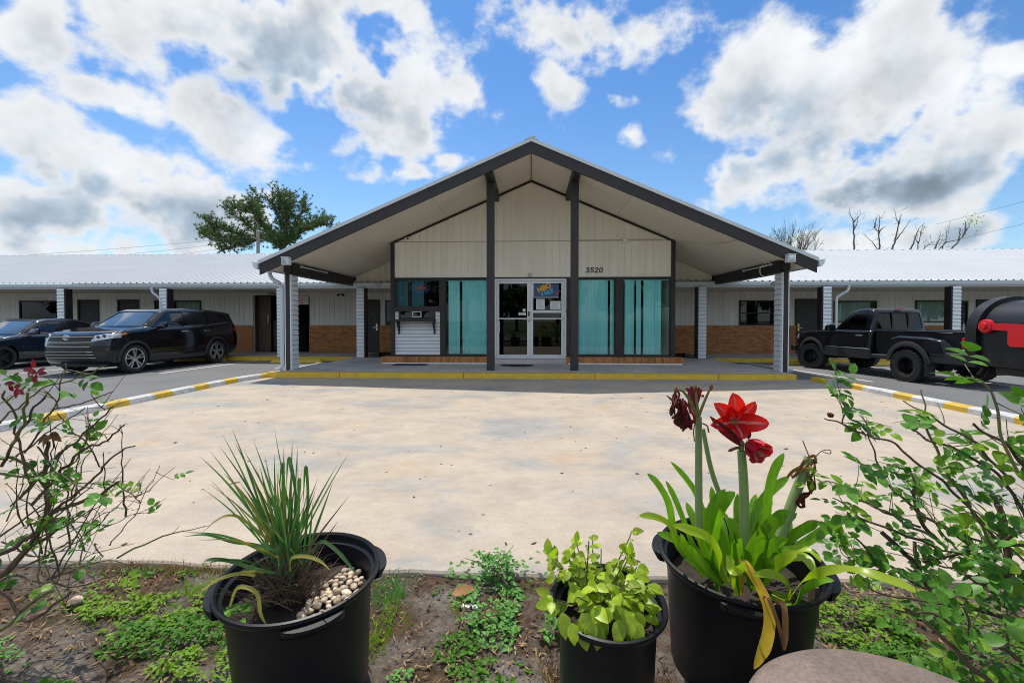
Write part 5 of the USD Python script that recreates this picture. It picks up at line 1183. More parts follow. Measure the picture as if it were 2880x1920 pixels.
# control points of the plants in front, metres
LILY_LEAVES = [([[0.436,1.72,0.804],[0.492,1.763,0.741],[0.543,1.807,0.648],[0.588,1.85,0.48]],0.033,0),([[0.383,1.62,0.686],[0.447,1.673,0.662],[0.519,1.727,0.61],[0.588,1.78,0.499]],0.025,1),([[0.558,1.9,0.716],[0.594,1.9,0.643],[0.627,1.9,0.562],[0.668,1.9,0.457]],0.027,0),([[0.614,2.02,0.759],[0.674,1.997,0.692],[0.717,1.973,0.617],[0.758,1.95,0.476]],0.025,0),([[0.479,1.55,0.686],[0.552,1.593,0.651],[0.636,1.635,0.601],[0.689,1.677,0.51],[0.713,1.72,0.429]],0.034,1),([[0.76,1.8,0.722],[0.717,1.807,0.659],[0.69,1.813,0.57],[0.682,1.82,0.473]],0.03,0),([[0.744,1.68,0.755],[0.715,1.713,0.704],[0.701,1.747,0.616],[0.711,1.78,0.479]],0.042,0),([[0.874,1.95,0.649],[0.86,1.925,0.572],[0.858,1.9,0.477]],0.027,0),([[0.675,1.62,0.706],[0.727,1.68,0.61],[0.765,1.74,0.471]],0.034,0),([[1.036,1.9,0.837],[0.993,1.893,0.765],[0.967,1.887,0.671],[0.956,1.88,0.513]],0.034,0),([[1.102,1.98,0.714],[1.025,1.953,0.671],[0.956,1.927,0.614],[0.897,1.9,0.503]],0.033,0),([[0.898,1.6,0.717],[0.881,1.638,0.682],[0.846,1.675,0.615],[0.809,1.712,0.516],[0.798,1.75,0.421]],0.042,0),([[0.815,1.56,0.682],[0.812,1.607,0.639],[0.821,1.653,0.561],[0.839,1.7,0.436]],0.048,0),([[1.071,1.72,0.635],[1.044,1.753,0.597],[1.006,1.787,0.543],[0.973,1.82,0.464]],0.034,0),([[1.235,1.8,0.626],[1.162,1.813,0.572],[1.104,1.827,0.518],[1.044,1.84,0.463]],0.033,0),([[0.927,1.52,0.554],[0.93,1.565,0.571],[0.907,1.61,0.558],[0.878,1.655,0.505],[0.864,1.7,0.429]],0.037,1),([[1.052,1.68,0.504],[1.04,1.72,0.523],[1.006,1.76,0.511],[0.947,1.8,0.474]],0.024,1),([[1.161,1.35,0.572],[1.114,1.405,0.585],[1.05,1.46,0.589],[1.016,1.515,0.567],[0.976,1.57,0.525],[0.95,1.625,0.46],[0.94,1.68,0.378]],0.03,1),([[1.014,1.55,0.51],[0.984,1.583,0.49],[0.952,1.617,0.437],[0.939,1.65,0.361]],0.025,0),([[0.69,1.44,0.302],[0.748,1.485,0.358],[0.779,1.53,0.413],[0.778,1.575,0.465],[0.739,1.62,0.534]],0.037,2),([[0.697,1.5,0.594],[0.689,1.525,0.554],[0.675,1.55,0.537],[0.682,1.575,0.564],[0.704,1.6,0.462]],0.027,1),([[0.721,1.5,0.55],[0.793,1.53,0.539],[0.854,1.56,0.503],[0.885,1.59,0.455],[0.896,1.62,0.392]],0.027,1),([[0.795,1.47,0.343],[0.79,1.485,0.397],[0.767,1.5,0.48]],0.013,3),([[0.796,1.47,0.343],[0.804,1.48,0.388],[0.811,1.49,0.471]],0.018,3),([[0.776,1.98,0.666],[0.774,1.94,0.581],[0.779,1.9,0.459]],0.03,0),([[0.976,2.0,0.61],[0.948,1.95,0.538],[0.913,1.9,0.438]],0.027,0),([[0.659,1.95,0.608],[0.677,1.905,0.545],[0.708,1.86,0.438]],0.03,0),([[0.796,1.85,0.587],[0.824,1.825,0.536],[0.836,1.8,0.433]],0.033,0),([[0.92,1.75,0.574],[0.906,1.735,0.506],[0.885,1.72,0.425]],0.033,0),([[1.081,1.95,0.566],[1.066,1.915,0.499],[1.028,1.88,0.41]],0.03,0),([[0.556,1.62,0.586],[0.605,1.66,0.517],[0.669,1.7,0.439]],0.028,0),([[0.611,1.7,0.62],[0.648,1.72,0.523],[0.7,1.74,0.425]],0.03,0),([[0.77,1.66,0.556],[0.789,1.67,0.494],[0.802,1.68,0.417]],0.033,0),([[0.541,1.66,0.609],[0.573,1.69,0.537],[0.648,1.72,0.442]],0.025,0)]
LILY_STALKS = [([[0.654,1.8,1.002],[0.656,1.8,0.791],[0.659,1.8,0.522]],0.0135),([[0.708,1.9,0.933],[0.741,1.89,0.763],[0.789,1.88,0.622]],0.0097),([[0.792,1.74,0.891],[0.811,1.76,0.747],[0.827,1.78,0.512]],0.0165),([[1.09,1.82,0.843],[1.021,1.81,0.67],[0.962,1.8,0.505]],0.0187)]
LILY_PTS = {'flower':[0.767,1.72,1.001],'bloom2':[0.804,1.71,0.907],'back':[0.646,1.84,1.048],'topA':[0.653,1.8,1.0],'topC':[0.791,1.74,0.893],'topD':[1.09,1.82,0.843],'st1':[0.563,1.79,1.11],'st2':[0.697,1.79,1.121],'st3':[0.641,1.8,1.113],'w1':[0.524,1.78,1.089],'w1e':[0.543,1.77,1.019],'w2':[0.57,1.77,1.049],'w2e':[0.586,1.76,0.961],'sp0':[0.778,1.73,0.923],'sp1':[0.654,1.69,1.029],'d1':[1.007,1.8,0.766],'d2':[1.041,1.79,0.808],'d3':[1.023,1.78,0.683],'d4':[1.098,1.8,0.836],'d5':[1.076,1.79,0.717],'curl':[1.124,1.8,0.875],'tipd':[1.063,1.82,0.91]}
GRASS = [([-1.286,1.7,0.859],0.4,0),([-1.228,1.75,0.932],0.4,0),([-1.223,1.8,0.947],0.3,0),([-1.162,1.85,0.881],0.2,0),([-1.014,1.75,0.954],0.1,0),([-1.006,1.8,0.882],0.1,0),([-0.813,1.7,0.78],-0.1,0),([-0.765,1.72,0.756],-0.2,0),([-0.673,1.65,0.731],-0.2,3),([-1.164,1.55,0.79],0.4,0),([-1.171,1.6,0.804],0.3,0),([-1.196,1.5,0.653],0.9,0),([-1.101,1.45,0.652],1.0,1),([-1.063,1.4,0.514],1.1,1),([-1.102,1.45,0.568],1.0,0),([-1.157,1.65,0.812],0.5,1),([-1.165,1.8,0.785],0.2,0),([-1.137,1.85,0.769],0.2,0),([-1.281,1.75,0.867],0.4,0),([-1.211,1.8,0.888],0.3,0),([-1.205,1.7,0.898],0.35,0),([-0.843,1.75,0.73],-0.1,3),([-1.169,1.78,0.843],0.3,0),([-1.133,1.65,0.796],0.4,1),([-0.72,1.66,0.63],-0.3,3)]
GRASS_DROOP = [([[-0.656,1.45,0.561],[-0.709,1.488,0.571],[-0.776,1.525,0.566],[-0.846,1.562,0.538],[-0.872,1.6,0.468]],1),([[-0.579,1.5,0.506],[-0.63,1.53,0.542],[-0.688,1.56,0.575],[-0.752,1.59,0.586],[-0.803,1.62,0.521]],0),([[-1.102,1.45,0.556],[-1.099,1.488,0.564],[-1.056,1.525,0.545],[-0.979,1.562,0.497],[-0.93,1.6,0.462]],0),([[-1.126,1.5,0.652],[-1.102,1.536,0.678],[-1.076,1.572,0.682],[-1.043,1.608,0.647],[-0.943,1.644,0.527],[-0.899,1.68,0.423]],1),([[-0.838,1.4,0.401],[-0.864,1.405,0.441],[-0.88,1.41,0.505],[-0.943,1.415,0.519],[-0.976,1.42,0.451]],1),([[-1.156,1.45,0.663],[-1.099,1.49,0.65],[-1.033,1.53,0.607],[-0.983,1.57,0.579],[-0.924,1.61,0.534],[-0.905,1.65,0.45]],0),([[-1.078,1.42,0.494],[-1.048,1.463,0.512],[-1.004,1.507,0.51],[-0.972,1.55,0.479]],1),([[-0.928,1.7,0.847],[-0.923,1.7,0.82],[-0.902,1.7,0.696],[-0.899,1.7,0.412]],0),([[-0.951,1.72,0.72],[-0.941,1.715,0.826],[-0.928,1.71,0.839],[-0.904,1.705,0.694],[-0.904,1.7,0.412]],0),([[-0.874,1.7,0.674],[-0.864,1.695,0.796],[-0.854,1.69,0.813],[-0.848,1.685,0.681],[-0.866,1.68,0.44]],0),([[-0.999,1.76,0.704],[-0.984,1.745,0.794],[-0.967,1.73,0.805],[-0.961,1.715,0.612],[-0.921,1.7,0.411]],0),([[-0.896,1.7,0.696],[-0.89,1.695,0.763],[-0.88,1.69,0.759],[-0.889,1.685,0.626],[-0.894,1.68,0.434]],0)]
GRASS_BASE = [-0.91,1.66,0.429]
ROSE_R = [([[1.102,1.75,1.01],[1.146,1.714,0.995],[1.214,1.679,0.97],[1.281,1.643,0.943],[1.319,1.607,0.896],[1.382,1.571,0.837],[1.444,1.536,0.759],[1.476,1.5,0.691]],0.0025,0.005),([[1.22,1.5,1.028],[1.253,1.47,1.003],[1.32,1.44,0.973],[1.383,1.41,0.933],[1.414,1.38,0.87],[1.413,1.35,0.791]],0.003,0.005),([[1.291,1.85,0.815],[1.312,1.8,0.803],[1.325,1.75,0.773],[1.38,1.7,0.707],[1.447,1.65,0.655],[1.507,1.6,0.607]],0.003,0.006),([[1.207,1.8,0.724],[1.231,1.75,0.704],[1.252,1.7,0.698],[1.323,1.65,0.66],[1.404,1.6,0.623]],0.002,0.005),([[1.451,1.8,0.797],[1.445,1.767,0.741],[1.426,1.733,0.683],[1.455,1.7,0.594]],0.004,0.007),([[1.136,1.75,0.714],[1.167,1.7,0.692],[1.198,1.65,0.669],[1.266,1.6,0.653],[1.361,1.55,0.622]],0.002,0.005),([[1.666,1.7,0.75],[1.693,1.7,0.675],[1.705,1.7,0.611],[1.721,1.7,0.524]],0.009,0.011),([[1.34,1.9,0.992],[1.362,1.883,0.907],[1.388,1.867,0.807],[1.393,1.85,0.75]],0.002,0.004),([[1.218,1.3,1.094],[1.244,1.283,1.061],[1.318,1.267,0.996],[1.36,1.25,0.891]],0.003,0.005),([[1.161,1.75,1.096],[1.16,1.735,1.041],[1.152,1.72,0.997]],0.0015,0.0025),([[1.327,1.6,1.14],[1.311,1.575,1.046],[1.304,1.55,1.024],[1.334,1.525,0.915],[1.41,1.5,0.79]],0.002,0.005),([[1.153,1.25,1.232],[1.189,1.238,1.218],[1.198,1.225,1.171],[1.2,1.212,1.093],[1.241,1.2,0.99]],0.002,0.004),([[1.141,1.45,1.127],[1.166,1.413,1.112],[1.186,1.375,1.089],[1.254,1.337,1.032],[1.303,1.3,0.957]],0.0015,0.004),([[1.105,1.75,0.773],[1.13,1.712,0.779],[1.164,1.675,0.74],[1.206,1.638,0.726],[1.334,1.6,0.676]],0.0015,0.004),([[1.3,1.45,0.893],[1.347,1.467,0.835],[1.411,1.483,0.747],[1.476,1.5,0.657]],0.0025,0.005),([[1.133,1.65,0.634],[1.172,1.6,0.571],[1.207,1.55,0.55],[1.27,1.5,0.519],[1.391,1.45,0.484],[1.466,1.4,0.476]],0.003,0.007),([[1.317,1.75,0.591],[1.363,1.712,0.528],[1.368,1.675,0.508],[1.386,1.638,0.464],[1.427,1.6,0.426]],0.008,0.01),([[1.431,1.75,0.556],[1.413,1.717,0.495],[1.394,1.683,0.469],[1.415,1.65,0.434]],0.006,0.008),([[1.642,1.65,0.732],[1.642,1.633,0.621],[1.641,1.617,0.542],[1.622,1.6,0.469]],0.009,0.011),([[1.359,1.3,0.683],[1.34,1.367,0.62],[1.342,1.433,0.564],[1.338,1.5,0.5]],0.005,0.007),([[1.102,1.3,0.542],[1.147,1.283,0.494],[1.19,1.267,0.447],[1.231,1.25,0.402]],0.004,0.007),([[1.387,1.6,0.684],[1.463,1.567,0.657],[1.535,1.533,0.653],[1.566,1.5,0.667]],0.003,0.005),([[1.092,1.4,0.508],[1.189,1.367,0.513],[1.281,1.333,0.478],[1.364,1.3,0.443]],0.003,0.006),([[1.565,1.5,0.719],[1.517,1.55,0.644],[1.46,1.6,0.588],[1.377,1.65,0.534]],0.006,0.004),([[1.295,1.95,0.437],[1.332,1.95,0.373],[1.35,1.95,0.355]],0.0015,0.002),([[1.344,1.95,0.438],[1.372,1.95,0.374],[1.394,1.95,0.347]],0.0015,0.0025),([[1.203,1.3,0.591],[1.225,1.3,0.515],[1.243,1.3,0.469]],0.003,0.004)]
ROSE_L = [([[-1.625,1.75,0.961],[-1.765,1.78,0.875],[-1.84,1.81,0.853],[-1.941,1.84,0.79],[-2.078,1.87,0.671],[-2.2,1.9,0.566]],0.003,0.007),([[-1.724,1.8,1.026],[-1.836,1.83,0.94],[-1.961,1.86,0.856],[-2.041,1.89,0.806],[-2.172,1.92,0.707],[-2.307,1.95,0.576]],0.003,0.006),([[-1.507,1.65,0.91],[-1.632,1.7,0.85],[-1.76,1.75,0.749],[-1.925,1.8,0.633],[-2.087,1.85,0.529]],0.0025,0.006),([[-1.664,1.75,0.729],[-1.764,1.775,0.667],[-1.875,1.8,0.625],[-1.994,1.825,0.577],[-2.097,1.85,0.529]],0.005,0.009),([[-1.517,1.7,0.671],[-1.564,1.725,0.683],[-1.669,1.75,0.72]],0.0015,0.0025),([[-1.482,1.7,0.717],[-1.525,1.7,0.698],[-1.542,1.7,0.693]],0.001,0.0015),([[-1.632,1.7,1.097],[-1.756,1.73,1.064],[-1.875,1.76,1.032],[-1.974,1.79,1.009],[-2.064,1.82,0.918],[-2.161,1.85,0.82]],0.002,0.004),([[-1.611,1.65,1.205],[-1.724,1.68,1.166],[-1.832,1.71,1.137],[-1.961,1.74,1.107],[-2.117,1.77,1.011],[-2.237,1.8,0.943]],0.002,0.004),([[-1.788,1.6,1.102],[-1.889,1.638,1.024],[-1.984,1.675,0.942],[-2.065,1.712,0.861],[-2.147,1.75,0.786]],0.0035,0.006),([[-1.798,1.55,1.121],[-1.865,1.6,1.051],[-1.946,1.65,0.961],[-2.041,1.7,0.886]],0.004,0.006),([[-1.949,1.6,1.116],[-1.987,1.638,1.071],[-1.996,1.675,0.995],[-2.014,1.712,0.82],[-2.025,1.75,0.702]],0.003,0.005),([[-1.773,1.55,1.189],[-1.855,1.575,1.125],[-1.938,1.6,1.076]],0.002,0.003),([[-1.812,1.7,1.208],[-1.848,1.717,1.152],[-1.889,1.733,1.062],[-1.939,1.75,1.0]],0.002,0.003),([[-1.967,1.8,0.994],[-1.914,1.817,0.921],[-1.864,1.833,0.851],[-1.837,1.85,0.757]],0.0025,0.003),([[-2.008,1.8,0.88],[-2.036,1.817,0.743],[-2.051,1.833,0.596],[-2.083,1.85,0.507]],0.007,0.01),([[-2.094,1.7,0.836],[-2.089,1.75,0.825],[-2.059,1.8,0.736],[-2.039,1.85,0.62]],0.005,0.006),([[-1.685,1.72,0.855],[-1.701,1.735,0.776],[-1.717,1.75,0.694]],0.0015,0.0025),([[-2.059,1.65,0.795],[-2.004,1.725,0.758],[-2.023,1.8,0.732]],0.005,0.005),([[-1.767,1.75,1.086],[-1.762,1.775,1.039],[-1.76,1.8,1.013]],0.0015,0.002),([[-1.903,1.7,1.101],[-1.893,1.725,1.064],[-1.904,1.75,1.026]],0.0025,0.0025),([[-1.953,1.9,0.992],[-2.086,1.917,0.918],[-2.233,1.933,0.819],[-2.353,1.95,0.742]],0.002,0.004),([[-1.74,1.8,0.879],[-1.823,1.825,0.92],[-1.884,1.85,0.944]],0.0015,0.002),([[-1.814,1.75,0.684],[-1.883,1.75,0.747],[-1.935,1.75,0.788],[-1.999,1.75,0.872]],0.002,0.0035),([[-1.854,1.7,0.785],[-1.795,1.7,0.745],[-1.71,1.7,0.725]],0.002,0.0025),([[-2.227,1.85,0.586],[-2.16,1.867,0.657],[-2.073,1.883,0.743],[-2.032,1.9,0.831]],0.003,0.004),([[-1.947,1.85,0.459],[-2.075,1.85,0.369],[-2.156,1.85,0.327]],0.003,0.004),([[-1.546,1.45,0.465],[-1.645,1.462,0.39],[-1.731,1.475,0.347],[-1.801,1.488,0.395],[-1.871,1.5,0.427]],0.004,0.005),([[-2.26,1.8,0.296],[-2.185,1.817,0.349],[-2.108,1.833,0.458],[-2.072,1.85,0.543]],0.014,0.01),([[-1.998,1.85,0.519],[-2.055,1.833,0.459],[-2.121,1.817,0.416],[-2.176,1.8,0.338]],0.005,0.008),([[-1.846,1.75,0.566],[-1.948,1.775,0.563],[-2.052,1.8,0.56]],0.0035,0.005),([[-1.7,1.75,0.65],[-1.797,1.767,0.598],[-1.896,1.783,0.565],[-1.991,1.8,0.541]],0.0015,0.003),([[-2.18,1.75,0.424],[-2.123,1.775,0.452],[-2.074,1.8,0.495]],0.009,0.01),([[-1.783,1.6,0.391],[-1.843,1.6,0.412],[-1.911,1.6,0.428],[-1.981,1.6,0.408]],0.003,0.004),([[-1.664,1.5,0.445],[-1.729,1.5,0.397],[-1.817,1.5,0.324],[-1.879,1.5,0.28]],0.005,0.006),([[-1.598,1.5,0.496],[-1.608,1.5,0.434],[-1.635,1.5,0.371]],0.0012,0.0015),([[-1.51,1.4,0.45],[-1.587,1.375,0.376],[-1.662,1.35,0.281]],0.0015,0.0018)]
LEFT_TIPS = [[-1.769,1.55,1.193],[-1.86,1.55,1.147],[-1.992,1.8,0.907]]
DEAD_TREES = [[[[24.728,36.0,6.67],[24.652,36.0,7.66],[24.609,36.0,8.918],[24.429,36.0,9.278],[24.289,36.0,9.863]],[[24.61,36.0,8.828],[24.825,36.0,9.095],[25.057,36.0,9.38]],[[24.635,36.0,8.289],[24.831,36.0,8.646],[24.912,36.0,9.094]]],[[[26.589,36.0,6.659],[26.563,36.0,7.197],[26.481,36.0,8.005],[26.232,36.0,8.365],[26.055,36.0,8.546]],[[26.481,36.0,8.005],[26.533,36.0,8.632],[26.564,36.0,9.437]],[[26.499,36.0,8.005],[26.755,36.0,8.361],[26.996,36.0,8.538]],[[26.188,36.0,8.411],[26.225,36.0,8.813],[26.326,36.0,9.081]],[[26.501,36.0,6.677],[25.985,36.0,7.381],[25.365,36.0,7.987]]],[[[27.459,36.0,6.653],[27.683,36.0,7.368],[27.844,36.0,8.173],[27.94,36.0,8.691],[27.768,36.0,9.157],[27.646,36.0,9.766]],[[27.94,36.0,8.691],[28.047,36.0,9.065],[28.128,36.0,9.44]],[[27.691,36.0,7.413],[28.151,36.0,7.992],[28.785,36.0,8.987]],[[27.129,36.0,6.655],[27.125,36.0,6.906]]],[[[28.762,36.0,6.645],[29.073,36.0,7.269],[29.361,36.0,8.161],[29.81,36.0,8.71]],[[29.403,36.0,6.641],[29.421,36.0,7.177],[29.606,36.0,7.98],[29.796,36.0,8.023]],[[29.428,36.0,7.267],[29.287,36.0,7.402],[29.199,36.0,7.492]],[[29.608,36.0,7.891],[29.534,36.0,8.159]]],[[[30.579,36.0,6.633],[30.761,36.0,7.123],[30.926,36.0,7.524],[31.048,36.0,7.968]],[[30.899,36.0,6.631],[31.362,36.0,7.253],[31.483,36.0,7.698],[31.428,36.0,8.366]],[[31.194,36.0,7.031],[31.533,36.0,7.296],[32.176,36.0,7.425]],[[29.732,36.0,6.674],[30.156,36.0,7.127],[30.67,36.0,7.374]]],[[[31.7,36.0,6.626],[32.139,36.0,7.114],[32.518,36.0,7.556],[32.897,36.0,7.954]],[[32.349,36.0,7.379],[32.45,36.0,7.957],[32.476,36.0,8.402]],[[32.645,36.0,7.644],[32.976,36.0,8.309],[33.308,36.0,8.883]],[[32.811,36.0,7.954],[32.884,36.0,8.621],[32.794,36.0,8.888]]]]
PINE_LIMBS = [[[-25.01,45.0,7.69],[-25.47,45.89,8.97],[-25.89,46.77,10.06],[-26.12,47.66,11.19],[-26.52,48.54,12.35]],[[-24.98,45.0,8.75],[-25.48,45.03,9.29],[-26.27,45.06,9.98],[-26.9,45.09,10.76]],[[-24.92,45.0,8.9],[-24.97,46.27,9.73],[-25.0,47.54,10.68],[-24.98,48.81,11.9]],[[-24.96,45.0,8.44],[-25.13,43.88,8.94],[-25.3,42.76,9.19],[-25.36,41.65,9.13]],[[-24.88,45.0,8.82],[-24.09,45.21,9.61],[-23.18,45.43,10.41],[-22.1,45.64,11.29],[-21.18,45.86,11.71]],[[-24.75,45.0,10.34],[-24.87,44.67,11.18],[-25.28,44.34,12.31],[-25.54,44.01,13.27]],[[-24.58,45.0,11.1],[-24.7,45.81,12.35],[-25.04,46.61,13.63],[-25.47,47.42,14.64]],[[-26.15,45.0,9.9],[-26.56,44.13,10.78],[-26.92,43.26,11.77],[-26.89,42.4,12.57]],[[-26.63,45.0,9.6],[-28.5,45.74,9.59],[-30.58,46.49,9.73],[-32.56,47.23,9.72],[-34.74,47.97,10.19]],[[-28.58,45.0,9.53],[-29.81,45.09,10.17],[-31.12,45.18,10.58],[-32.29,45.26,10.91],[-33.3,45.35,11.63]],[[-23.66,45.0,10.18],[-23.89,46.07,11.7],[-23.95,47.15,13.13],[-24.24,48.22,13.96]],[[-24.58,45.0,11.55],[-24.69,44.94,12.6],[-25.12,44.88,13.34],[-25.15,44.82,14.15]],[[-28.03,45.0,9.45],[-28.86,44.81,8.97],[-30.15,44.63,8.72],[-31.11,44.44,8.32]],[[-26.85,45.0,10.74],[-27.85,45.77,12.06],[-28.47,46.54,13.34],[-29.01,47.31,14.81]],[[-28.0,45.0,12.19],[-29.77,46.29,12.82],[-31.59,47.58,13.47],[-33.3,48.87,13.64]],[[-22.96,45.0,10.32],[-21.93,44.65,10.7],[-20.7,44.31,10.77],[-19.48,43.96,10.83]],[[-27.4,45.0,9.75],[-28.96,46.25,10.93],[-30.73,47.5,12.0],[-32.88,48.75,13.12]],[[-30.86,45.0,9.4],[-32.61,46.14,10.0],[-34.41,47.29,10.7],[-35.92,48.43,10.85]]]
POLE = [-23.27,38.0,9.48]
WIRES_L = [[-33.71,38.0,7.2],[-30.34,38.0,7.73],[-28.06,38.0,8.1],[-23.27,38.0,9.03]]
WIRES_R = [[[28.95,34.0,8.24],[30.4,34.0,8.6],[34.99,34.0,9.81],[40.11,34.0,11.24]],[[28.16,34.0,6.68],[30.99,34.0,7.25],[35.02,34.0,8.23],[40.15,34.0,9.42]]]
BARE = [[22.73,42.0,7.7],[23.97,42.0,7.69],[21.98,42.0,10.23],[23.53,42.0,10.48],[24.97,42.0,10.05],[25.6,42.0,9.36]]

# ------------------------------------------------------------------ plants, pots and things in front
nr = np.random.default_rng(11)
def unit(v): v = np.asarray(v, float); return v / (np.linalg.norm(v, axis=-1, keepdims=True) + 1e-12)
LT = np.array([0, .22, .5, .78, 1.]); LWD = np.array([0, .84, 1., .62, 0])
def leaf(base, d, nrm, L, W, fold=.25, droop=.25, wd=LWD):
    """folded ovate leaf of 12 triangles"""
    d = unit(d); s = unit(np.cross(d, nrm)); n = np.cross(s, d)
    m = np.array([base + d * L * t - n * droop * L * t * t for t in LT])
    lf = np.array([m[i] + s * W / 2 * wd[i] + n * fold * W / 2 * wd[i] for i in (1, 2, 3)]); rt = np.array([m[i] - s * W / 2 * wd[i] + n * fold * W / 2 * wd[i] for i in (1, 2, 3)])
    v = np.vstack([m, lf, rt])
    f = [[0, 5, 1], [1, 5, 6], [1, 6, 2], [2, 6, 7], [2, 7, 3], [3, 7, 4], [0, 1, 8], [1, 9, 8], [1, 2, 9], [2, 10, 9], [2, 3, 10], [3, 4, 10]]
    return v, np.array(f)
def ribbon(pts, w, nref, fold=.25, n=6, prof=None, rounded=True):
    c = spline(pts, n); k = len(c); t = unit(np.gradient(c, axis=0)); s = unit(np.cross(t, nref)); nn = np.cross(s, t)
    u = np.linspace(0, 1, k)
    pw = prof(u) if prof else np.clip(np.minimum(1, (u / .12) ** .6 if rounded else u / .9), .0, 1) * (1 - .25 * u)
    W = (w * .5 * pw)[:, None]
    v = np.vstack([c + s * W + nn * W * fold, c, c - s * W + nn * W * fold]); q = np.arange(k - 1)
    return v, np.vstack([np.stack([q, q + 1, k + q + 1, k + q], 1), np.stack([k + q, k + q + 1, 2 * k + q + 1, 2 * k + q], 1)])
def quads(vf): v, f = vf; return (v, np.vstack([f[:, [0, 1, 2]], f[:, [0, 2, 3]]])) if f.shape[1] == 4 else vf

# ---- black nursery pots
def pot(label, x, y, z0, zr, r, tilt, lugs, soil_drop, soil_mat='potting_soil', rb=.80):
    h = zr - z0; p = thing('plant_pot', label, 'plant pot', (x, y, z0))
    R = rotx(math.radians(tilt)); c = np.array([x, y, z0])
    def put(vf): v, f, _ = meshkit.arrays(vf); return (v @ R.T) + c, f
    k = r * rb
    prof = [(0, .004), (k * .96, .004), (k, .02), (r - .034, h - .062), (r - .026, h - .058), (r - .024, h - .03), (r - .006, h - .022), (r, h - .012), (r - .002, h - .002), (r - .010, h), (r - .018, h - .006), (r - .022, h - .03), (r - .034, h - .036), (r - .040, h - .075), (k - .012, .03), (0, .024)]
    part(p, 'shell', put(MB().lathe(prof, 72).get()), 'pot_black', 35)
    for a0, a1 in lugs:
        th = np.radians(np.linspace(a0, a1, 14)); bl = np.sin(np.linspace(0, PI, 14)) ** .5; V = []
        for t, b in zip(th, bl):
            for rr, zz in ((r - .012, h - .018), (r + .026 * b, h - .022), (r + .028 * b, h - .034), (r + .012 * b, h - .052), (r - .022, h - .058)):
                V.append((rr * math.cos(t), rr * math.sin(t), zz))
        q, e = np.meshgrid(np.arange(13), np.arange(4), indexing='ij'); q, e = q.ravel(), e.ravel()
        part(p, 'handle', put((np.array(V), np.stack([q * 5 + e, (q + 1) * 5 + e, (q + 1) * 5 + e + 1, q * 5 + e + 1], 1))), 'pot_black', 50)
    rs = r - .045; g = np.linspace(0, 1, 14); th = np.arange(48) / 48 * 2 * PI
    X_, Y_ = rs * g[:, None] * np.cos(th), rs * g[:, None] * np.sin(th)
    Z_ = h - soil_drop + (meshkit.fbm(np.stack([X_ * 14 + x, Y_ * 14 + y, X_ * 0], -1), 4, 5) - .5) * .05
    v = np.stack([X_, Y_, Z_], -1).reshape(-1, 3); i, j = np.meshgrid(np.arange(13), np.arange(48), indexing='ij'); i, j = i.ravel(), j.ravel(); j2 = (j + 1) % 48
    part(p, 'potting_soil', put((v, np.stack([i * 48 + j, (i + 1) * 48 + j, (i + 1) * 48 + j2, i * 48 + j2], 1))), soil_mat, True)
    return p, put
P1, put1 = pot('large black plastic pot with grass clump and pebbles, left of the three pots', -.855, 1.67, -.03, .45, .283, 3.5, [(165, 225), (-75, -35), (10, 50)], .125)
P2, put2 = pot('smallest of the three black plastic pots, with a lime green leafy plant', .258, 1.565, -.03, .45, .194, 5., [], .10)
P3, put3 = pot('large black plastic pot with the red flowering lily, right of the three pots', .832, 1.87, -.03, .45, .308, 4., [(140, 175), (-40, 0), (-125, -95)], .13)

# ---- pebbles in the left pot
pts = []
for k in range(4000):
    a, rr = nr.uniform(-PI * .62, PI * .35), .225 * math.sqrt(nr.uniform(0, 1)); x, y = rr * math.cos(a), rr * math.sin(a)
    s = nr.uniform(.009, .0185)
    if x > .02 + .22 * abs(y + .02) and all((x - p[0]) ** 2 + (y - p[1]) ** 2 > (.92 * (s + p[2])) ** 2 for p in pts): pts.append((x, y, s))
    if len(pts) > 84: break
ico = trimesh.creation.icosphere(2)
for x, y, s in pts:
    v = np.array(ico.vertices); v = v * (1 + .35 * (meshkit.noise(v * 1.3 + nr.uniform(0, 50, 3), 1) - .5))[:, None] * [s * nr.uniform(.9, 1.35), s, s * nr.uniform(.65, .85)]
    v = v @ rotz(nr.uniform(0, 6)).T + [x, y, .362 + s * .3 + nr.uniform(0, .006)]
    tag(stage.GetPrimAtPath(solo('pebble', put1((v, np.array(ico.faces))), 'pebble', smooth=True)), 'small tan and white pebble lying on the soil of the grass pot', 'pebble', 'pebbles in the grass pot')

# ---- grass clump
GB = np.array(GRASS_BASE)
gt = thing('grass_clump', 'tall green ornamental grass clump with dry brown base in the left pot', 'plant', (GB[0], GB[1], .36))
bl = lambda u: np.clip(np.minimum((u / .35) ** .8, 1), 0.02, 1) * np.where(u > .8, 1 - (u - .8) * 1.5, 1)
def blade(tip, bend, kind, w):
    b = GB + [nr.normal(0, .03), nr.normal(0, .025), nr.uniform(-.06, -.03)]; tip = np.array(tip)
    up_ = np.array([0, 0, 1.]); L = np.linalg.norm(tip - b)
    mid = b + (tip - b) * .45 + up_ * L * (.06 + .12 * bend); pts = bez(tip, mid + (tip - b) * .18, mid, b + up_ * .1 * L, b, n=6)
    m_ = ('grass_blade', 'grass_yellow', 'grass_yellow', 'dry_stem')[kind]
    part(gt, 'blade', quads(ribbon(pts, w, np.array([nr.normal(0, .3), -1, .35]), .3, 3, bl)), m_, True)
for t, b, k in GRASS: blade(t, b, k, nr.uniform(.006, .010))
for pts, k in GRASS_DROOP: part(gt, 'blade', quads(ribbon(pts, nr.uniform(.009, .013), np.array([0., -.8, .6]), .3, 5, bl)), ('grass_blade', 'grass_yellow')[k], True)
for k in range(78):
    a = nr.normal(.14, .24); L = nr.uniform(.22, .50); dy = nr.normal(.02, .22)
    d = unit([-math.sin(a), dy, math.cos(a)]); blade(GB + d * L, abs(a) * .5, 0 if nr.random() < .86 else 1, nr.uniform(.005, .009))
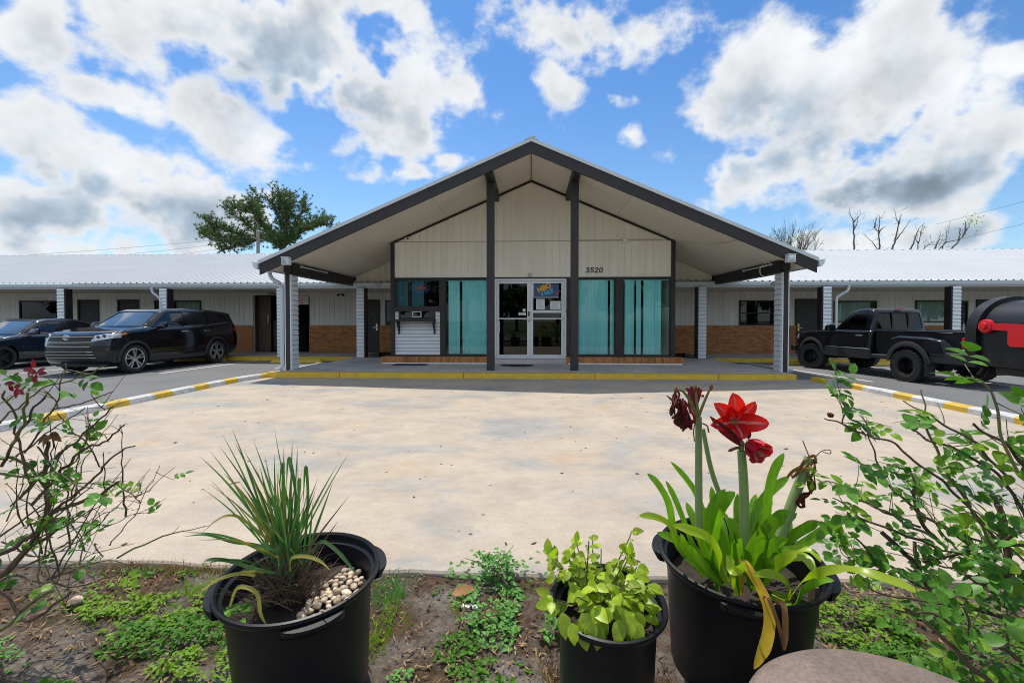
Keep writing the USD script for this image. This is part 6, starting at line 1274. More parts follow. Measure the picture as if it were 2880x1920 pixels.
st = MB()
for k in range(520):
    b = GB + [nr.normal(0, .042), nr.normal(-.01, .04), -.075 + nr.uniform(0, .02)]; d = unit([nr.normal(-.05, .42), nr.normal(-.1, .4), nr.uniform(.4, 1)]); L = nr.uniform(.07, .22)
    v, f = quads(ribbon([b + d * L + [0, 0, -L * .2], b + d * L * .5, b], .005, np.array([nr.normal(0, .5), -1, .3]), .2, 2, lambda u: .3 + .7 * u)); st.add(v, f)
part(gt, 'dry_base', st.get(), 'dry_stem', kind='stuff')
for k in range(9):
    b = np.array([-1.0 + nr.normal(0, .06), 1.50 + nr.normal(0, .05), .37]); part(gt, 'weed_leaf', leaf(b, [nr.normal(0, 1), nr.normal(-.5, .6), .7], [0, -.4, 1], .05, .035), 'weed_leaf', True)

# ---- amaryllis
lily = thing('amaryllis', 'flowering lily with strap leaves and red blooms in the right pot', 'plant', (.83, 1.83, .36))
lm = {0: 'lily_leaf', 1: 'lily_leaf_pale', 2: 'leaf_yellow', 3: 'leaf_dry'}
for pts, w, k in LILY_LEAVES:
    pts = np.array(pts); e = pts[-1] + (np.array([.83, 1.80, .33]) - pts[-1]) * .35; e[2] = min(e[2], .38)
    if k >= 2: pts[:-1, 1] -= .022
    pts = np.vstack([pts, e])
    lab = {2: 'yellow withering leaf hanging over the pot rim', 3: 'dry brown leaf end hanging over the pot rim'}.get(k)
    prof = (lambda u: np.clip((u / .16) ** .55, .03, 1) * (1 - .35 * np.clip((u - .55) / .45, 0, 1))) if k != 3 else (lambda u: .4 + .6 * np.sin(u * PI))
    part(lily, 'leaf', quads(ribbon(pts, w * 1.05, np.array([nr.normal(0, .15), -.75, .66]), .22 if k < 3 else .5, 7, prof)), lm[k], True, label=lab)
for pts, r in LILY_STALKS:
    pts = np.array(pts); c = spline(pts, 8); rr = np.linspace(r * .92, r * 1.12, len(c)); part(lily, 'stalk', tube(c, rr, 12), 'lily_stalk', 40)
LP = {k: np.array(v) for k, v in LILY_PTS.items()}
def bloom(name, c, f, up_, tips, W, m_, stripe=True, label=None, root=.045):
    f = unit(f); r = unit(np.cross(f, up_)) * 1.; u = np.cross(r, f); h = None
    r = -r
    for k, (a, b, fw, ws) in enumerate(tips):
        tip = c + r * a + u * b + f * fw; L = math.hypot(a, b)
        cl = bez(c - f * root, c + f * .0 + (r * a + u * b) * .30, c + f * (fw + .02) + (r * a + u * b) * .7, tip, n=9)
        t = unit(np.gradient(cl, axis=0)); s = unit(np.cross(t, f + 1e-3)); nn = np.cross(s, t); q = np.linspace(0, 1, 9)
        w = W * ws * np.clip(np.sin(PI * (.08 + .92 * q ** .9)), .0, 1) ** .75 * .5; w[-1] = .001
        off = (.10 * np.sin(q * 9 + k) * w)[:, None]
        sgn = 1 if (nn @ f).mean() > 0 else -1
        cols = [cl + s * (w * e)[:, None] + nn * sgn * (abs(e) ** 2 * w * .35)[:, None] + nn * off * e for e in (-1, -.5, 0, .5, 1)]
        v = np.vstack(cols); i = np.arange(8); F = np.vstack([np.stack([e * 9 + i, e * 9 + i + 1, (e + 1) * 9 + i + 1, (e + 1) * 9 + i], 1) for e in range(4)])
        h = part(lily, name, quads((v, F)), m_, True, label=label)
        if stripe:
            ws_ = (w * .20 * (1 - q ** 2 * .8))[:, None]; z = nn * sgn * .0012
            v = np.vstack([cl[:8] - s[:8] * ws_[:8] + z[:8], cl[:8] + s[:8] * ws_[:8] + z[:8]]); i = np.arange(7)
            part(h, 'pale_stripe', quads((v, np.stack([i, i + 1, 8 + i + 1, 8 + i], 1))), 'petal_pale', True)
    st_ = MB()
    for k in range(6):
        a = nr.uniform(-.3, .3); st_.tube(bez(c - f * .03, c + f * .03 + r * a * .03 - u * .01, c + f * .06 + r * a * .06 + u * .004, n=5), .0012, 4)
    part(lily, 'stamen', st_.get(), 'petal_pale')
bloom('petal', LP['flower'] + [0, .0, .0], [-.12, -.95, .16], [0, 0, 1], [(-.022, .108, .035, 1.), (.056, .078, .03, .7), (.094, .002, .045, .95), (-.004, -.058, .055, .85), (-.105, -.012, .04, .85), (-.088, .068, .03, .85)], .072, 'petal')
bloom('second_bloom_petal', LP['bloom2'] + [.012, .0, .012], [.35, -.80, -.48], [0, 0, 1], [(-.0, .048, .040, 1.), (.045, .024, .042, 1.), (.043, -.030, .04, 1.), (0, -.046, .042, 1.), (-.043, -.024, .04, 1.), (-.041, .030, .04, 1.)], .078, 'petal_deep', root=.02)
bloom('back_bloom_petal', LP['back'], [.3, .5, .8], [0, 0, 1], [(-.03, .03, .05, .8), (.035, .02, .05, .8), (.03, -.03, .045, .9), (-.03, -.03, .045, .9), (.0, .045, .05, .8)], .05, 'withered_red', False)
pd = MB()
pd.tube(bez(LP['topC'], LP['topC'] + [.004, -.005, .05], LP['flower'] + [0, .03, -.05], LP['flower'] + [0, .04, -.005], n=8), [.009, .009, .008, .008, .0085, .011, .015, .018], 8)
pd.tube(bez(LP['topC'], LP['topC'] + [.01, 0, .02], LP['bloom2'] + [-.02, .01, .02], n=6), .008, 8)
part(lily, 'flower_stem', pd.get(), 'lily_stalk', 40)
part(lily, 'bud', quads(ribbon([LP['sp1'], LP['sp1'] * .6 + LP['sp0'] * .4 + [0, -.01, -.01], LP['sp0'], LP['topC'] + [0, 0, .01]], .034, np.array([0, -1., .2]), .8, 5, lambda u: np.clip((u / .3) ** .7, .1, 1) * np.where(u > .55, 1 - (u - .55) * 1.7, 1))), 'withered_red', True)
part(lily, 'bract', quads(ribbon([LP['topC'] + [-.055, -.01, -.004], LP['topC'] + [-.02, -.01, .01], LP['topC']], .012, np.array([0, -1., .2]), .3, 4)), 'leaf_dry', True)
part(lily, 'small_bud', MB().lathe([(0, -.022), (.007, -.012), (.009, 0), (.005, .016), (0, .024)], 10).xf(rotx(.2), LP['topC'] + [.022, -.012, .062]).get(), 'withered_red', True)
for a, b in (('topA', 'st1'), ('topA', 'st2'), ('topA', 'st3')):
    p0, p1 = LP[a], LP[b]; c = bez(p0, p0 + (p1 - p0) * .5 + [0, 0, .012], p1, n=7) if b != 'st1' else bez(p0, p0 + [-.035, 0, .07], p1 + [.03, 0, .012], p1, n=8)
    sp_ = part(lily, 'flower_stem', tube(c, np.linspace(.0065, .004, len(c)), 7), 'cane_green', 40)
    part(sp_, 'seed_tip', MB().lathe([(0, -.014), (.006, -.008), (.008, .002), (.004, .012), (0, .016)], 9).xf(None, p1).get(), 'leaf_dry', True)
def crumple(a, b, w, m_, n=5, spread=.02):
    for k in range(n):
        m1, m2 = a + (b - a) * .35 + nr.normal(0, spread, 3), a + (b - a) * .7 + nr.normal(0, spread, 3)
        part(lily, 'withered_petal', quads(ribbon([b + nr.normal(0, spread * .8, 3), m2, m1, a], w * nr.uniform(.6, 1.2), nr.normal(0, 1, 3) + [0, -1, 0], .9, 5, lambda u: .35 + .65 * np.sin(PI * np.clip(u + .1, 0, 1)))), m_, True)
crumple(LP['st1'], LP['w1e'], .020, 'withered', 5, .008); crumple(LP['w2'] + [.0, 0, .03], LP['w2e'], .024, 'withered', 4, .011); crumple(LP['w2'] + [.01, 0, .03], LP['w2e'] + [.012, 0, .01], .022, 'withered_red', 4, .012); crumple(LP['w1'], LP['w2'], .010, 'withered', 2, .005)
crumple(LP['topD'], LP['d1'], .012, 'leaf_dry', 3, .008); crumple(LP['topD'], LP['d2'], .014, 'leaf_dry', 3, .008); crumple(LP['d4'], LP['d5'], .014, 'leaf_dry', 4, .008); crumple(LP['d5'], LP['d3'], .02, 'withered', 5, .010); crumple(LP['topD'], LP['d4'], .014, 'leaf_dry', 3, .008)
part(lily, 'dry_thread', MB().tube(spline([LP['topD'] + [.02, 0, .0], LP['curl'] + [0, 0, .0], LP['curl'] + [.03, 0, .004], LP['curl'] + [.032, 0, -.01], LP['curl'] + [.005, 0, -.004]], 5), .0018, 5).tube(spline([LP['topD'], LP['topD'] + [-.02, 0, .05], LP['tipd']], 5), .002, 5).get(), 'leaf_dry')
part(lily, 'dry_thread', MB().tube(spline([LP['topA'] + [-.012, -.01, 0], LP['topA'] + [-.022, -.012, -.05], LP['topA'] + [-.018, -.012, -.09]], 5), .0025, 5).tube(spline([LP['topA'] + [.012, -.01, -.02], LP['topA'] + [.03, -.012, -.03], LP['topA'] + [.036, -.012, -.055]], 5), .003, 5).get(), 'leaf_dry')
part(lily, 'stake', box(1.02, 1.035, 1.66, 1.70, .28, .42), 'brown_panel')

for k in range(14):
    a = nr.uniform(0, 2 * PI); rr = nr.uniform(.02, .15); b = np.array([.83 + rr * math.cos(a), 1.84 + rr * .9 * math.sin(a), .34]); o = np.array([math.cos(a), math.sin(a) * .8, 0]) * nr.uniform(.04, .15); h = nr.uniform(.14, .30)
    part(lily, 'leaf', quads(ribbon([b + o * 1.5 + [0, 0, h * nr.uniform(.85, 1)], b + o * .75 + [0, 0, h * .75], b + o * .2 + [0, 0, h * .35], b], nr.uniform(.026, .038), np.array([nr.normal(0, .2), -.8, .6]), .28, 6, lambda u: np.clip((u / .16) ** .55, .03, 1) * (1 - .35 * np.clip((u - .55) / .45, 0, 1)))), 'lily_leaf', True)
# ---- lime green plant in the small pot
lime = thing('lime_leafy_plant', 'bushy plant with yellow green leaves in the smallest pot', 'plant', (.25, 1.54, .36))
PC = np.array([.232, 1.545, .41])
tips = [PC + np.array([nr.uniform(-.17, .15), nr.uniform(-.13, .13), nr.uniform(.03, .17)]) for _ in range(62)] + [np.array([.345, 1.56, .66]), np.array([.33, 1.55, .60]), np.array([.07, 1.52, .58]), np.array([.36, 1.55, .54])]
for t in tips:
    b = PC + [nr.normal(0, .03), nr.normal(0, .03), -.06]; c = bez(b, b + [0, 0, .08], t + [0, 0, -.03], t, n=7)
    part(lime, 'stem', tube(c, np.linspace(.0035, .0018, 7), 5), 'cane_green', 40)
    for k in range(5):
        q = c[min(6, 3 + k)] + nr.normal(0, .004, 3); a = nr.uniform(0, 2 * PI); L = nr.uniform(.026, .05) * (1.15 if q[1] < 1.5 else 1)
        out_ = unit((q - PC) * [1, 1, .3] + nr.normal(0, .03, 3)); d = unit(out_ * .7 + [math.cos(a) * .7, math.sin(a) * .7 - .35, nr.uniform(-.5, .35)])
        part(lime, 'leaf', leaf(q, d, [nr.normal(0, .3), -.55 + nr.normal(0, .3), .85], L, L * .66, .22, nr.uniform(.1, .45)), 'lime_leaf', True)
for k in range(26):
    q = np.array([.20 + nr.uniform(-.1, .14), 1.40 + nr.uniform(-.02, .04), .45 + nr.uniform(-.02, .03)]); part(lime, 'leaf', leaf(q, [nr.normal(0, .4), -.5, -.6 + nr.normal(0, .3)], [nr.normal(0, .2), -.9, .4], nr.uniform(.055, .075), nr.uniform(.036, .046), .25, .2), 'lime_leaf', True)
for x in ((-.05, .0, .22), (.1, .02, .17)): part(lime, 'dry_twig', tube(spline([PC + [x[0], x[1], -.05], PC + [x[0] + .01, x[1], x[2] * .6], PC + [x[0] + .015, x[1], x[2]]], 4), .002, 5), 'cane_brown')
# ---- rose bushes
def rose(name, label, canes, loc, spots, leaf_mats, size, thorns, twig_n):
    t = thing(name, label, 'rose bush', loc); th = MB(); C = []
    for pts, r0, r1 in canes:
        c = spline(pts, 7); c = c + (meshkit.noise(c[:, None, :].repeat(3, 1).reshape(-1, 3) * 22 + np.tile(np.arange(3) * 40, len(c))[:, None], 7).reshape(-1, 3) - .5) * .018
        r = np.linspace(r0, r1, len(c)); part(t, 'cane', tube(c, r, 7), 'cane_green' if r1 < .0065 and nr.random() < .42 else 'cane_brown', 40); C.append((c, r))
        for k in range(int(thorns * len(c))):
            i = nr.integers(0, len(c)); d = unit(nr.normal(0, 1, 3)); th.add([c[i] + d * (r[i] + .007), c[i] + [0, 0, .002], c[i] - [0, 0, .002], c[i] + np.cross(d, [0, 0, 1]) * .002], [[0, 1, 2], [0, 2, 3], [0, 3, 1]])
    if th.n: part(t, 'thorns', th.get(), 'cane_brown', kind='stuff')
    tw = []
    for k in range(twig_n):
        c, r = C[nr.integers(0, len(C))]; i = nr.integers(0, len(c)); a = c[i]; d = unit(nr.normal(0, 1, 3) * [1, .7, .8] + [-.1, 0, .35]); L = nr.uniform(.05, .16)
        b = a + d * L; p = bez(a, a + d * L * .5 + nr.normal(0, .01, 3), b, n=5); part(t, 'twig', tube(p, np.linspace(.0016, .0009, 5), 5), 'cane_green' if nr.random() < .6 else 'cane_brown', 40); tw.append(p)
    L_ = []
    for k in range(spots):
        if nr.random() < .62 and tw: p = tw[nr.integers(0, len(tw))]; q = p[nr.integers(2, 5)]
        else: c, r = C[nr.integers(0, len(C))]; q = c[nr.integers(0, max(1, int(len(c) * .7)))]
        m_ = leaf_mats[nr.choice(len(leaf_mats), p=[x[1] for x in leaf_mats])][0]
        rd = unit(nr.normal(0, 1, 3) * [1, .8, .5] + [0, -.15, .1]); ln = nr.uniform(.04, .075) * size; n_ = unit([nr.normal(0, .35), -.4 + nr.normal(0, .35), .9])
        sd = unit(np.cross(rd, n_)); sz = nr.uniform(.026, .046) * size
        L_.append((q + rd * ln, rd, n_, sz * 1.15, m_))
        for u in (.35, .72):
            for e in (-1, 1): L_.append((q + rd * ln * u, rd * .5 + sd * e, n_ + sd * e * .2, sz * nr.uniform(.75, 1.), m_))
    L_.sort(key=lambda l: -l[3] / np.linalg.norm(l[0] - [0, 0, 1.38])); rest = {}
    for k, (b, d, n_, s, m_) in enumerate(L_):
        lf = leaf(b, d, n_, s, s * nr.uniform(.58, .72), .22, nr.uniform(0, .3))
        if k < 295: part(t, 'leaf', lf, m_, True)
        else: rest.setdefault(m_, MB()).add(*lf)
    for m_, b in rest.items(): part(t, 'small_leaves', b.get(), m_, kind='stuff')
    return t, C
for _ in range(30):
    a = np.array([1.80 + nr.normal(0, .12), 1.62 + nr.normal(0, .1), .35 + nr.normal(0, .12)]); t_ = math.radians(nr.uniform(65, 172)); d = unit([math.cos(t_), nr.normal(-.1, .3), math.sin(t_)]); L = nr.uniform(.3, .42 + .32 * math.sin(t_))
    ROSE_R.append(([list(a + d * L + nr.normal(0, .02, 3)), list(a + d * L * .55 + nr.normal(0, .025, 3)), list(a)], .0011, nr.uniform(.003, .006)))
RB, RC = rose('rose_bush', 'leafy green rose bush at the right edge, in front of the pickup truck', ROSE_R, (1.9, 1.6, 0), 265, [('rose_leaf', .74), ('rose_leaf_young', .26)], 1.16, .5, 170)
near = [(c, r) for c, r in RC if c[:, 1].min() < 1.42]; big = 0
for k in range(64):
    c, r = near[nr.integers(0, len(near))]; q = c[nr.integers(0, int(len(c) * .75))]; rd = unit(nr.normal(0, 1, 3) * [1, .6, .7] + [-.2, -.1, .1])
    if q[2] > 1.06 or (q[2] > .92 and q[0] < 1.15): continue
    n_ = unit([nr.normal(0, .3), -.55, .8]); sd = unit(np.cross(rd, n_))
    for u, e in ((1., 0), (.6, 1), (.6, -1)):
        s = nr.uniform(.034, .054); part(RB, 'large_leaf', leaf(q + rd * .06 * u, rd * (1 if e == 0 else .5) + sd * e, n_ + nr.normal(0, .15, 3), s, s * .62, .2, .2), 'rose_leaf' if nr.random() < .65 else 'rose_leaf_young', True)
for k in range(9):
    c, r = RC[nr.integers(0, len(RC))]; q = c[nr.integers(0, 4)] + nr.normal(0, .02, 3)
    v = np.array(ico.vertices) * (1 + .6 * (meshkit.noise(np.array(ico.vertices) * 2.5 + k, 3) - .5))[:, None] * [.011, .011, .009]
    part(RB, 'dead_bloom', (v + q, np.array(ico.faces)), 'withered', True)
for _ in range(40):
    a = np.array([-2.08 + nr.normal(0, .13), 1.85 + nr.normal(0, .07), .42 + nr.normal(0, .12)]); t_ = math.radians(nr.uniform(-12, 105)); d = unit([math.cos(t_) * .9, nr.normal(-.05, .35), math.sin(t_)]); L = nr.uniform(.2, .34 + .2 * max(0, math.sin(t_)))
    ROSE_L.append(([list(a + d * L + nr.normal(0, .02, 3)), list(a + d * L * .55 + nr.normal(0, .025, 3)), list(a)], .0011, nr.uniform(.0026, .0046)))
LB, LC = rose('rose_bush', 'sparse thorny rose bush with bare canes and a few red leaves at the left edge', ROSE_L, (-2.1, 1.8, 0), 62, [('rose_leaf', .8), ('rose_leaf_young', .2)], 1.1, 1.2, 150)
for q in (np.array(LEFT_TIPS[0]), np.array(LEFT_TIPS[1])):
    for k in range(9):
        a = k * .8; part(LB, 'red_leaf', leaf(q + nr.normal(0, .014, 3), [math.cos(a), -.3, math.sin(a) * .7 + .1], [.1, -1, .5], nr.uniform(.032, .05), .018, .2, .2), 'leaf_red', True)
q = np.array(LEFT_TIPS[2])
for k in range(5): part(LB, 'dry_leaf', leaf(q + nr.normal(0, .012, 3), [nr.normal(0, 1), -.4, nr.normal(.2, .5)], [0, -.8, .6], .045, .03, .5, .6), 'leaf_dry', True)

# ---- weeds on the soil
def weed_patch(cx, cy, rx, ry, n, m_, s0, h, mb):
    n = int(n * 1.9); a = nr.uniform(0, 2 * PI, n); r = np.sqrt(nr.uniform(0, 1, n)) * (1 + .25 * np.sin(a * 3 + cx * 7)); x, y = cx + rx * r * np.cos(a), cy + ry * r * np.sin(a)
    ok = y < 2.52; x, y = x[ok], y[ok]; z = soil_z(x, np.minimum(y, 2.47))
    for p, q, w_, rr in zip(x, y, z, r[ok]):
        hh = h * max(.1, 1 - rr ** 2 * .8) * nr.uniform(.3, 1); d = [nr.normal(0, 1), nr.normal(0, 1), nr.uniform(-.1, .7)]; L = s0 * .66 * nr.uniform(.5, 1.35)
        if meshkit.noise(np.array([[p * 9, q * 9, 2.]]), 6)[0] < .36: continue
        mb.setdefault(m_, MB()).add(*leaf(np.array([p, q, w_ + .004 + hh]), d, [nr.normal(0, .3), nr.normal(-.2, .3), 1], L, L * .62, .2, .3))
WD = {}
for a in [(-1.90, 2.12, .34, .16, 420, 'weed_leaf_lime', .035, .05), (-1.62, 1.96, .30, .15, 420, 'weed_leaf', .034, .06), (-1.35, 1.80, .20, .12, 260, 'weed_leaf_lime', .034, .05), (-1.42, 2.28, .15, .12, 160, 'weed_leaf', .032, .05), (-1.80, 1.58, .18, .08, 170, 'weed_leaf', .034, .04),
          (-1.36, 1.50, .20, .12, 260, 'weed_leaf_lime', .034, .05), (-1.15, 1.62, .12, .10, 130, 'weed_leaf_lime', .03, .04), (-1.62, 1.42, .18, .07, 140, 'weed_leaf_cool', .036, .04), (-2.2, 2.2, .2, .12, 90, 'weed_leaf_lime', .03, .03), (-2.35, 1.75, .3, .12, 120, 'weed_leaf_cool', .034, .04), (-2.0, 1.42, .3, .08, 150, 'weed_leaf_cool', .04, .05), (-2.1, 2.42, .3, .06, 90, 'weed_leaf', .03, .03),
          (-.20, 2.15, .17, .22, 420, 'weed_leaf_cool', .034, .07), (-.17, 1.72, .18, .16, 300, 'weed_leaf', .034, .06), (-.30, 1.90, .1, .1, 90, 'weed_leaf', .03, .04), (.02, 1.62, .1, .12, 90, 'weed_leaf_cool', .045, .05), (-.12, 1.42, .16, .08, 150, 'weed_leaf_lime', .034, .05), (-.50, 1.72, .05, .05, 26, 'weed_leaf_cool', .03, .03), (-.34, 1.52, .08, .06, 40, 'weed_leaf', .03, .03), (-.45, 2.3, .06, .04, 24, 'weed_leaf', .028, .02),
          (1.45, 2.15, .28, .2, 420, 'weed_leaf_lime', .036, .06), (1.55, 1.85, .3, .2, 420, 'weed_leaf', .036, .05), (1.5, 1.5, .25, .15, 300, 'weed_leaf_lime', .036, .05), (1.9, 2.1, .4, .25, 420, 'weed_leaf', .038, .07), (1.85, 1.55, .35, .2, 400, 'weed_leaf_cool', .038, .06), (1.35, 1.75, .1, .1, 60, 'weed_leaf_cool', .034, .03), (1.25, 2.4, .1, .08, 40, 'weed_leaf_cool', .036, .05), (2.4, 1.9, .4, .3, 260, 'weed_leaf', .04, .06), (.55, 2.42, .08, .04, 40, 'weed_leaf', .03, .03)]: weed_patch(*a, WD)
gc = thing('ground_weeds', None, None); tag(stage.GetPrimAtPath(gc), 'low green weeds creeping over the soil of the planting bed', 'weeds', None, 'stuff')
for m_, b in WD.items(): part(gc, 'weed_leaves', b.get(), m_, kind='stuff')
# blades of young grass and dry litter
gb = {}
for cx, cy, rx, ry, n, m_, L0 in [(-.72, 2.28, .08, .12, 160, 'grass_blade', .10), (-.66, 2.0, .06, .2, 120, 'weed_leaf_lime', .08), (-1.45, 2.36, .14, .08, 170, 'grass_blade', .11), (-1.75, 2.3, .1, .06, 90, 'weed_leaf_lime', .07), (-1.9, 2.45, .25, .05, 160, 'grass_yellow', .06), (-.6, 1.55, .06, .1, 60, 'grass_yellow', .08), (-1.3, 2.0, .2, .2, 60, 'grass_blade', .1), (-.33, 2.12, .03, .03, 10, 'grass_yellow', .1), (-.25, 1.95, .1, .05, 40, 'grass_blade', .06), (-.1, 1.5, .15, .1, 60, 'grass_yellow', .07), (-2.2, 2.46, .3, .03, 260, 'straw', .07), (-1.75, 2.47, .25, .03, 200, 'straw', .06), (-1.9, 2.15, .3, .15, 160, 'weed_leaf_lime', .06), (-1.55, 1.95, .3, .15, 160, 'weed_leaf', .06), (-.55, 1.45, .08, .08, 260, 'straw', .06), (.08, 1.78, .04, .1, 160, 'straw', .06), (.52, 1.65, .03, .2, 160, 'straw', .05), (1.5, 2.0, .3, .2, 160, 'weed_leaf', .06), (-.05, 2.3, .15, .1, 60, 'grass_blade', .06)]:
    for k in range(n):
        x, y = cx + nr.normal(0, rx * .6), cy + nr.normal(0, ry * .6); y = min(y, 2.5); b = np.array([x, y, float(soil_z(x, min(y, 2.47)))]); d = unit([nr.normal(0, .6), nr.normal(0, .6), 1]); L = L0 * nr.uniform(.4, 1.1)
        v, f = quads(ribbon([b + d * L + [0, 0, -L * .15], b + d * L * .55, b], .0045, np.array([nr.normal(0, .5), -1, .2]), .3, 2, lambda u: .15 + .85 * u)); gb.setdefault(m_, MB()).add(v, f)
for m_, b in gb.items(): part(gc, 'grass_blades', b.get(), m_, kind='stuff')
lit = MB()
for k in range(11000):
    x, y = nr.uniform(-3, 3), nr.uniform(.9, 2.5)
    if meshkit.noise(np.array([[x * 2.2, y * 2.2, 5.]]), 8)[0] < nr.uniform(.25, .75): continue
    z = float(soil_z(x, min(y, 2.47))); a = nr.uniform(0, 2 * PI); d = np.array([math.cos(a), math.sin(a), nr.normal(0, .25)]); L = nr.uniform(.012, .055); s = np.array([-d[1], d[0], nr.normal(0, .3)]) * nr.uniform(.0012, .005)
    b = np.array([x, y, z + .006 + nr.uniform(0, .008)]); lit.add([b - d * L / 2, b + s, b + d * L / 2 + [0, 0, .004], b - s], [[0, 1, 2], [0, 2, 3]])
solo('dry_litter', lit.get(), 'straw', 'dry brown stalks and leaf litter scattered over the soil', 'litter', kind='stuff')
cl = MB(); oc = np.array([(1, 0, 0), (-1, 0, 0), (0, 1, 0), (0, -1, 0), (0, 0, 1), (0, 0, -1)], float); of = np.array([[0, 2, 4], [2, 1, 4], [1, 3, 4], [3, 0, 4], [2, 0, 5], [1, 2, 5], [3, 1, 5], [0, 3, 5]])
for k in range(3200):
    x, y = nr.uniform(-3, 3), nr.uniform(.9, 2.46); s = nr.uniform(.003, .011) * (1.6 if nr.random() < .06 else 1)
    cl.add((oc * nr.uniform(.6, 1.3, (6, 1)) * [s, s, s * .7]) @ rotz(nr.uniform(0, 3)).T + [x, y, float(soil_z(x, y)) + s * .25], of)
solo('soil_crumbs', cl.get(), 'soil', 'small crumbs and clods of soil lying on the bare bed', 'soil', kind='stuff')
# taller weed by the slab edge, single weeds
def weed_plant(label, x, y, h, n, m_, s, sx=.1):
    t = thing('leafy_weed', label, 'weed', (x, y, 0)); z = float(soil_z(x, min(y, 2.47)))
    for k in range(n):
        u = nr.uniform(0, 1) ** .8; st = np.array([x + nr.normal(0, sx * (1 - u * .75)), y + nr.normal(0, sx * .7 * (1 - u * .75)), z + h * u * nr.uniform(.75, 1)])
        part(t, 'leaf', leaf(st, [nr.normal(0, 1), nr.normal(-.3, .8), nr.uniform(-.1, .5)], [nr.normal(0, .3), -.3, 1], s * nr.uniform(.7, 1.25) * (1.15 - .4 * u), s * .6 * (1.15 - .4 * u), .25, .25), m_, True)
    for k in range(5): part(t, 'stem', tube(bez((x + nr.normal(0, .02), y, z - .01), (x, y, z + h * .5), (x + nr.normal(0, sx * .5), y + nr.normal(0, sx * .4), z + h * .9), n=6), [.003, .003, .0025, .002, .002, .0015], 5), 'cane_green', 40)
weed_plant('tall leafy weed sprouting at the slab edge between grass pot and lime plant', -.19, 2.42, .17, 230, 'weed_leaf_cool', .034, .15)
weed_plant('low leafy weed beside the smallest pot, on its left', .13, 2.02, .12, 60, 'weed_leaf_cool', .04, .06)
weed_plant('small weed growing at the slab edge right of the lily pot', 1.30, 2.38, .10, 22, 'weed_leaf_cool', .038, .035)
weed_plant('broad leaved seedling on the soil left of the smallest pot', .02, 1.60, .07, 14, 'weed_leaf_cool', .07, .05)
# small loose things on the soil
dl = solo('dead_leaf', MB().add(*leaf(np.array([-.40, 2.25, .0]), [1, .15, .1], [.1, -.2, 1], .13, .075, .45, -.1)).get(), 'leaf_dry', 'curled brown dead leaf on the soil left of the tall weed', 'leaf', smooth=True)
solo('white_scrap', rbox(-.34, -.25, 2.17, 2.205, -.025, -.012, .005), 'white_scrap', 'small white scrap lying on the soil in front of the dead leaf', 'scrap', smooth=30)
v = np.array(ico.vertices) * [.028, .022, .02]; v = v * (1 + .3 * (meshkit.noise(np.array(ico.vertices) * 1.5, 2) - .5))[:, None] + [-2.24, 2.13, .0]
solo('white_stone', (v, np.array(ico.faces)), 'pebble', 'pale stone lying alone on the soil beside the bare rose canes', 'stone', smooth=True)
# round brown stone stool right by the camera
so = thing('stone_stool', 'round brown weathered stone top at the bottom right corner, beside the lily pot', 'stool', (.795, .90, -.03))
part(so, 'top', lathe([(0, .500), (.135, .500), (.150, .494), (.163, .500), (.28, .503), (.322, .497), (.340, .480), (.342, .455), (.325, .435), (0, .43)], 72, at=(.795, .905, .012)), 'stone_brown', 50)
part(so, 'base', lathe([(.26, -.06), (.25, .0), (.16, .12), (.14, .25), (.20, .38), (.25, .43)], 40, at=(.795, .90, 0)), 'stone_brown', 50)
# mailbox
MX, MW, MY1, MY0 = 1.35, .21, 1.45, .95
mbx = thing('mailbox', 'black arched mailbox with red flag at the right edge, beyond the rose bush', 'mailbox', (MX + MW / 2, 1.2, -.03))
def arch(w, zb, zt, n=20):
    r = w / 2; zs = zt - r * .92
    return [(-r, zb), (r, zb), (r, zs)] + [(r * math.cos(a), zs + r * .92 * math.sin(a)) for a in np.linspace(0, PI, n)[1:-1]] + [(-r, zs)]
cx = MX + MW / 2
part(mbx, 'box', prism([(cx + a, b) for a, b in arch(MW, 1.245, 1.44)], MY0, MY1 - .004), 'mailbox_black', 40)
part(mbx, 'front_rim', prism(sg.Polygon([(cx + a, b) for a, b in arch(MW + .022, 1.238, 1.452)]), MY1 - .022, MY1 + .012), 'mailbox_black', 40)
part(mbx, 'door', prism([(cx + a, b) for a, b in arch(MW - .01, 1.25, 1.435)], MY1 + .0125, MY1 + .024), 'mailbox_black', 40)
part(mbx, 'base_plate', rbox(cx - .095, cx + .095, MY0 + .02, MY1 - .06, 1.222, 1.2445, .003), 'mailbox_black', 30)
fx_ = MX - .003
fl = part(mbx, 'flag', prism(sg.Polygon([(1.40, 1.370), (1.40, 1.355), (1.334, 1.352), (1.334, 1.314), (1.328, 1.308), (1.25, 1.308), (1.244, 1.314), (1.244, 1.364)]).buffer(.002), fx_ - .009, fx_ - .001, 'x'), 'flag_red', 30)
part(fl, 'pivot', MB().lathe([(0, -.018), (.009, -.0175), (.0105, -.012), (.019, -.011), (.0205, -.008), (.0205, 0)], 24, 'x', (fx_, 1.40, 1.3625)).get(), 'flag_red', 40)
part(mbx, 'post', box(cx - .05, cx + .05, 1.14, 1.24, -.1, 1.2215), 'pole_wood')

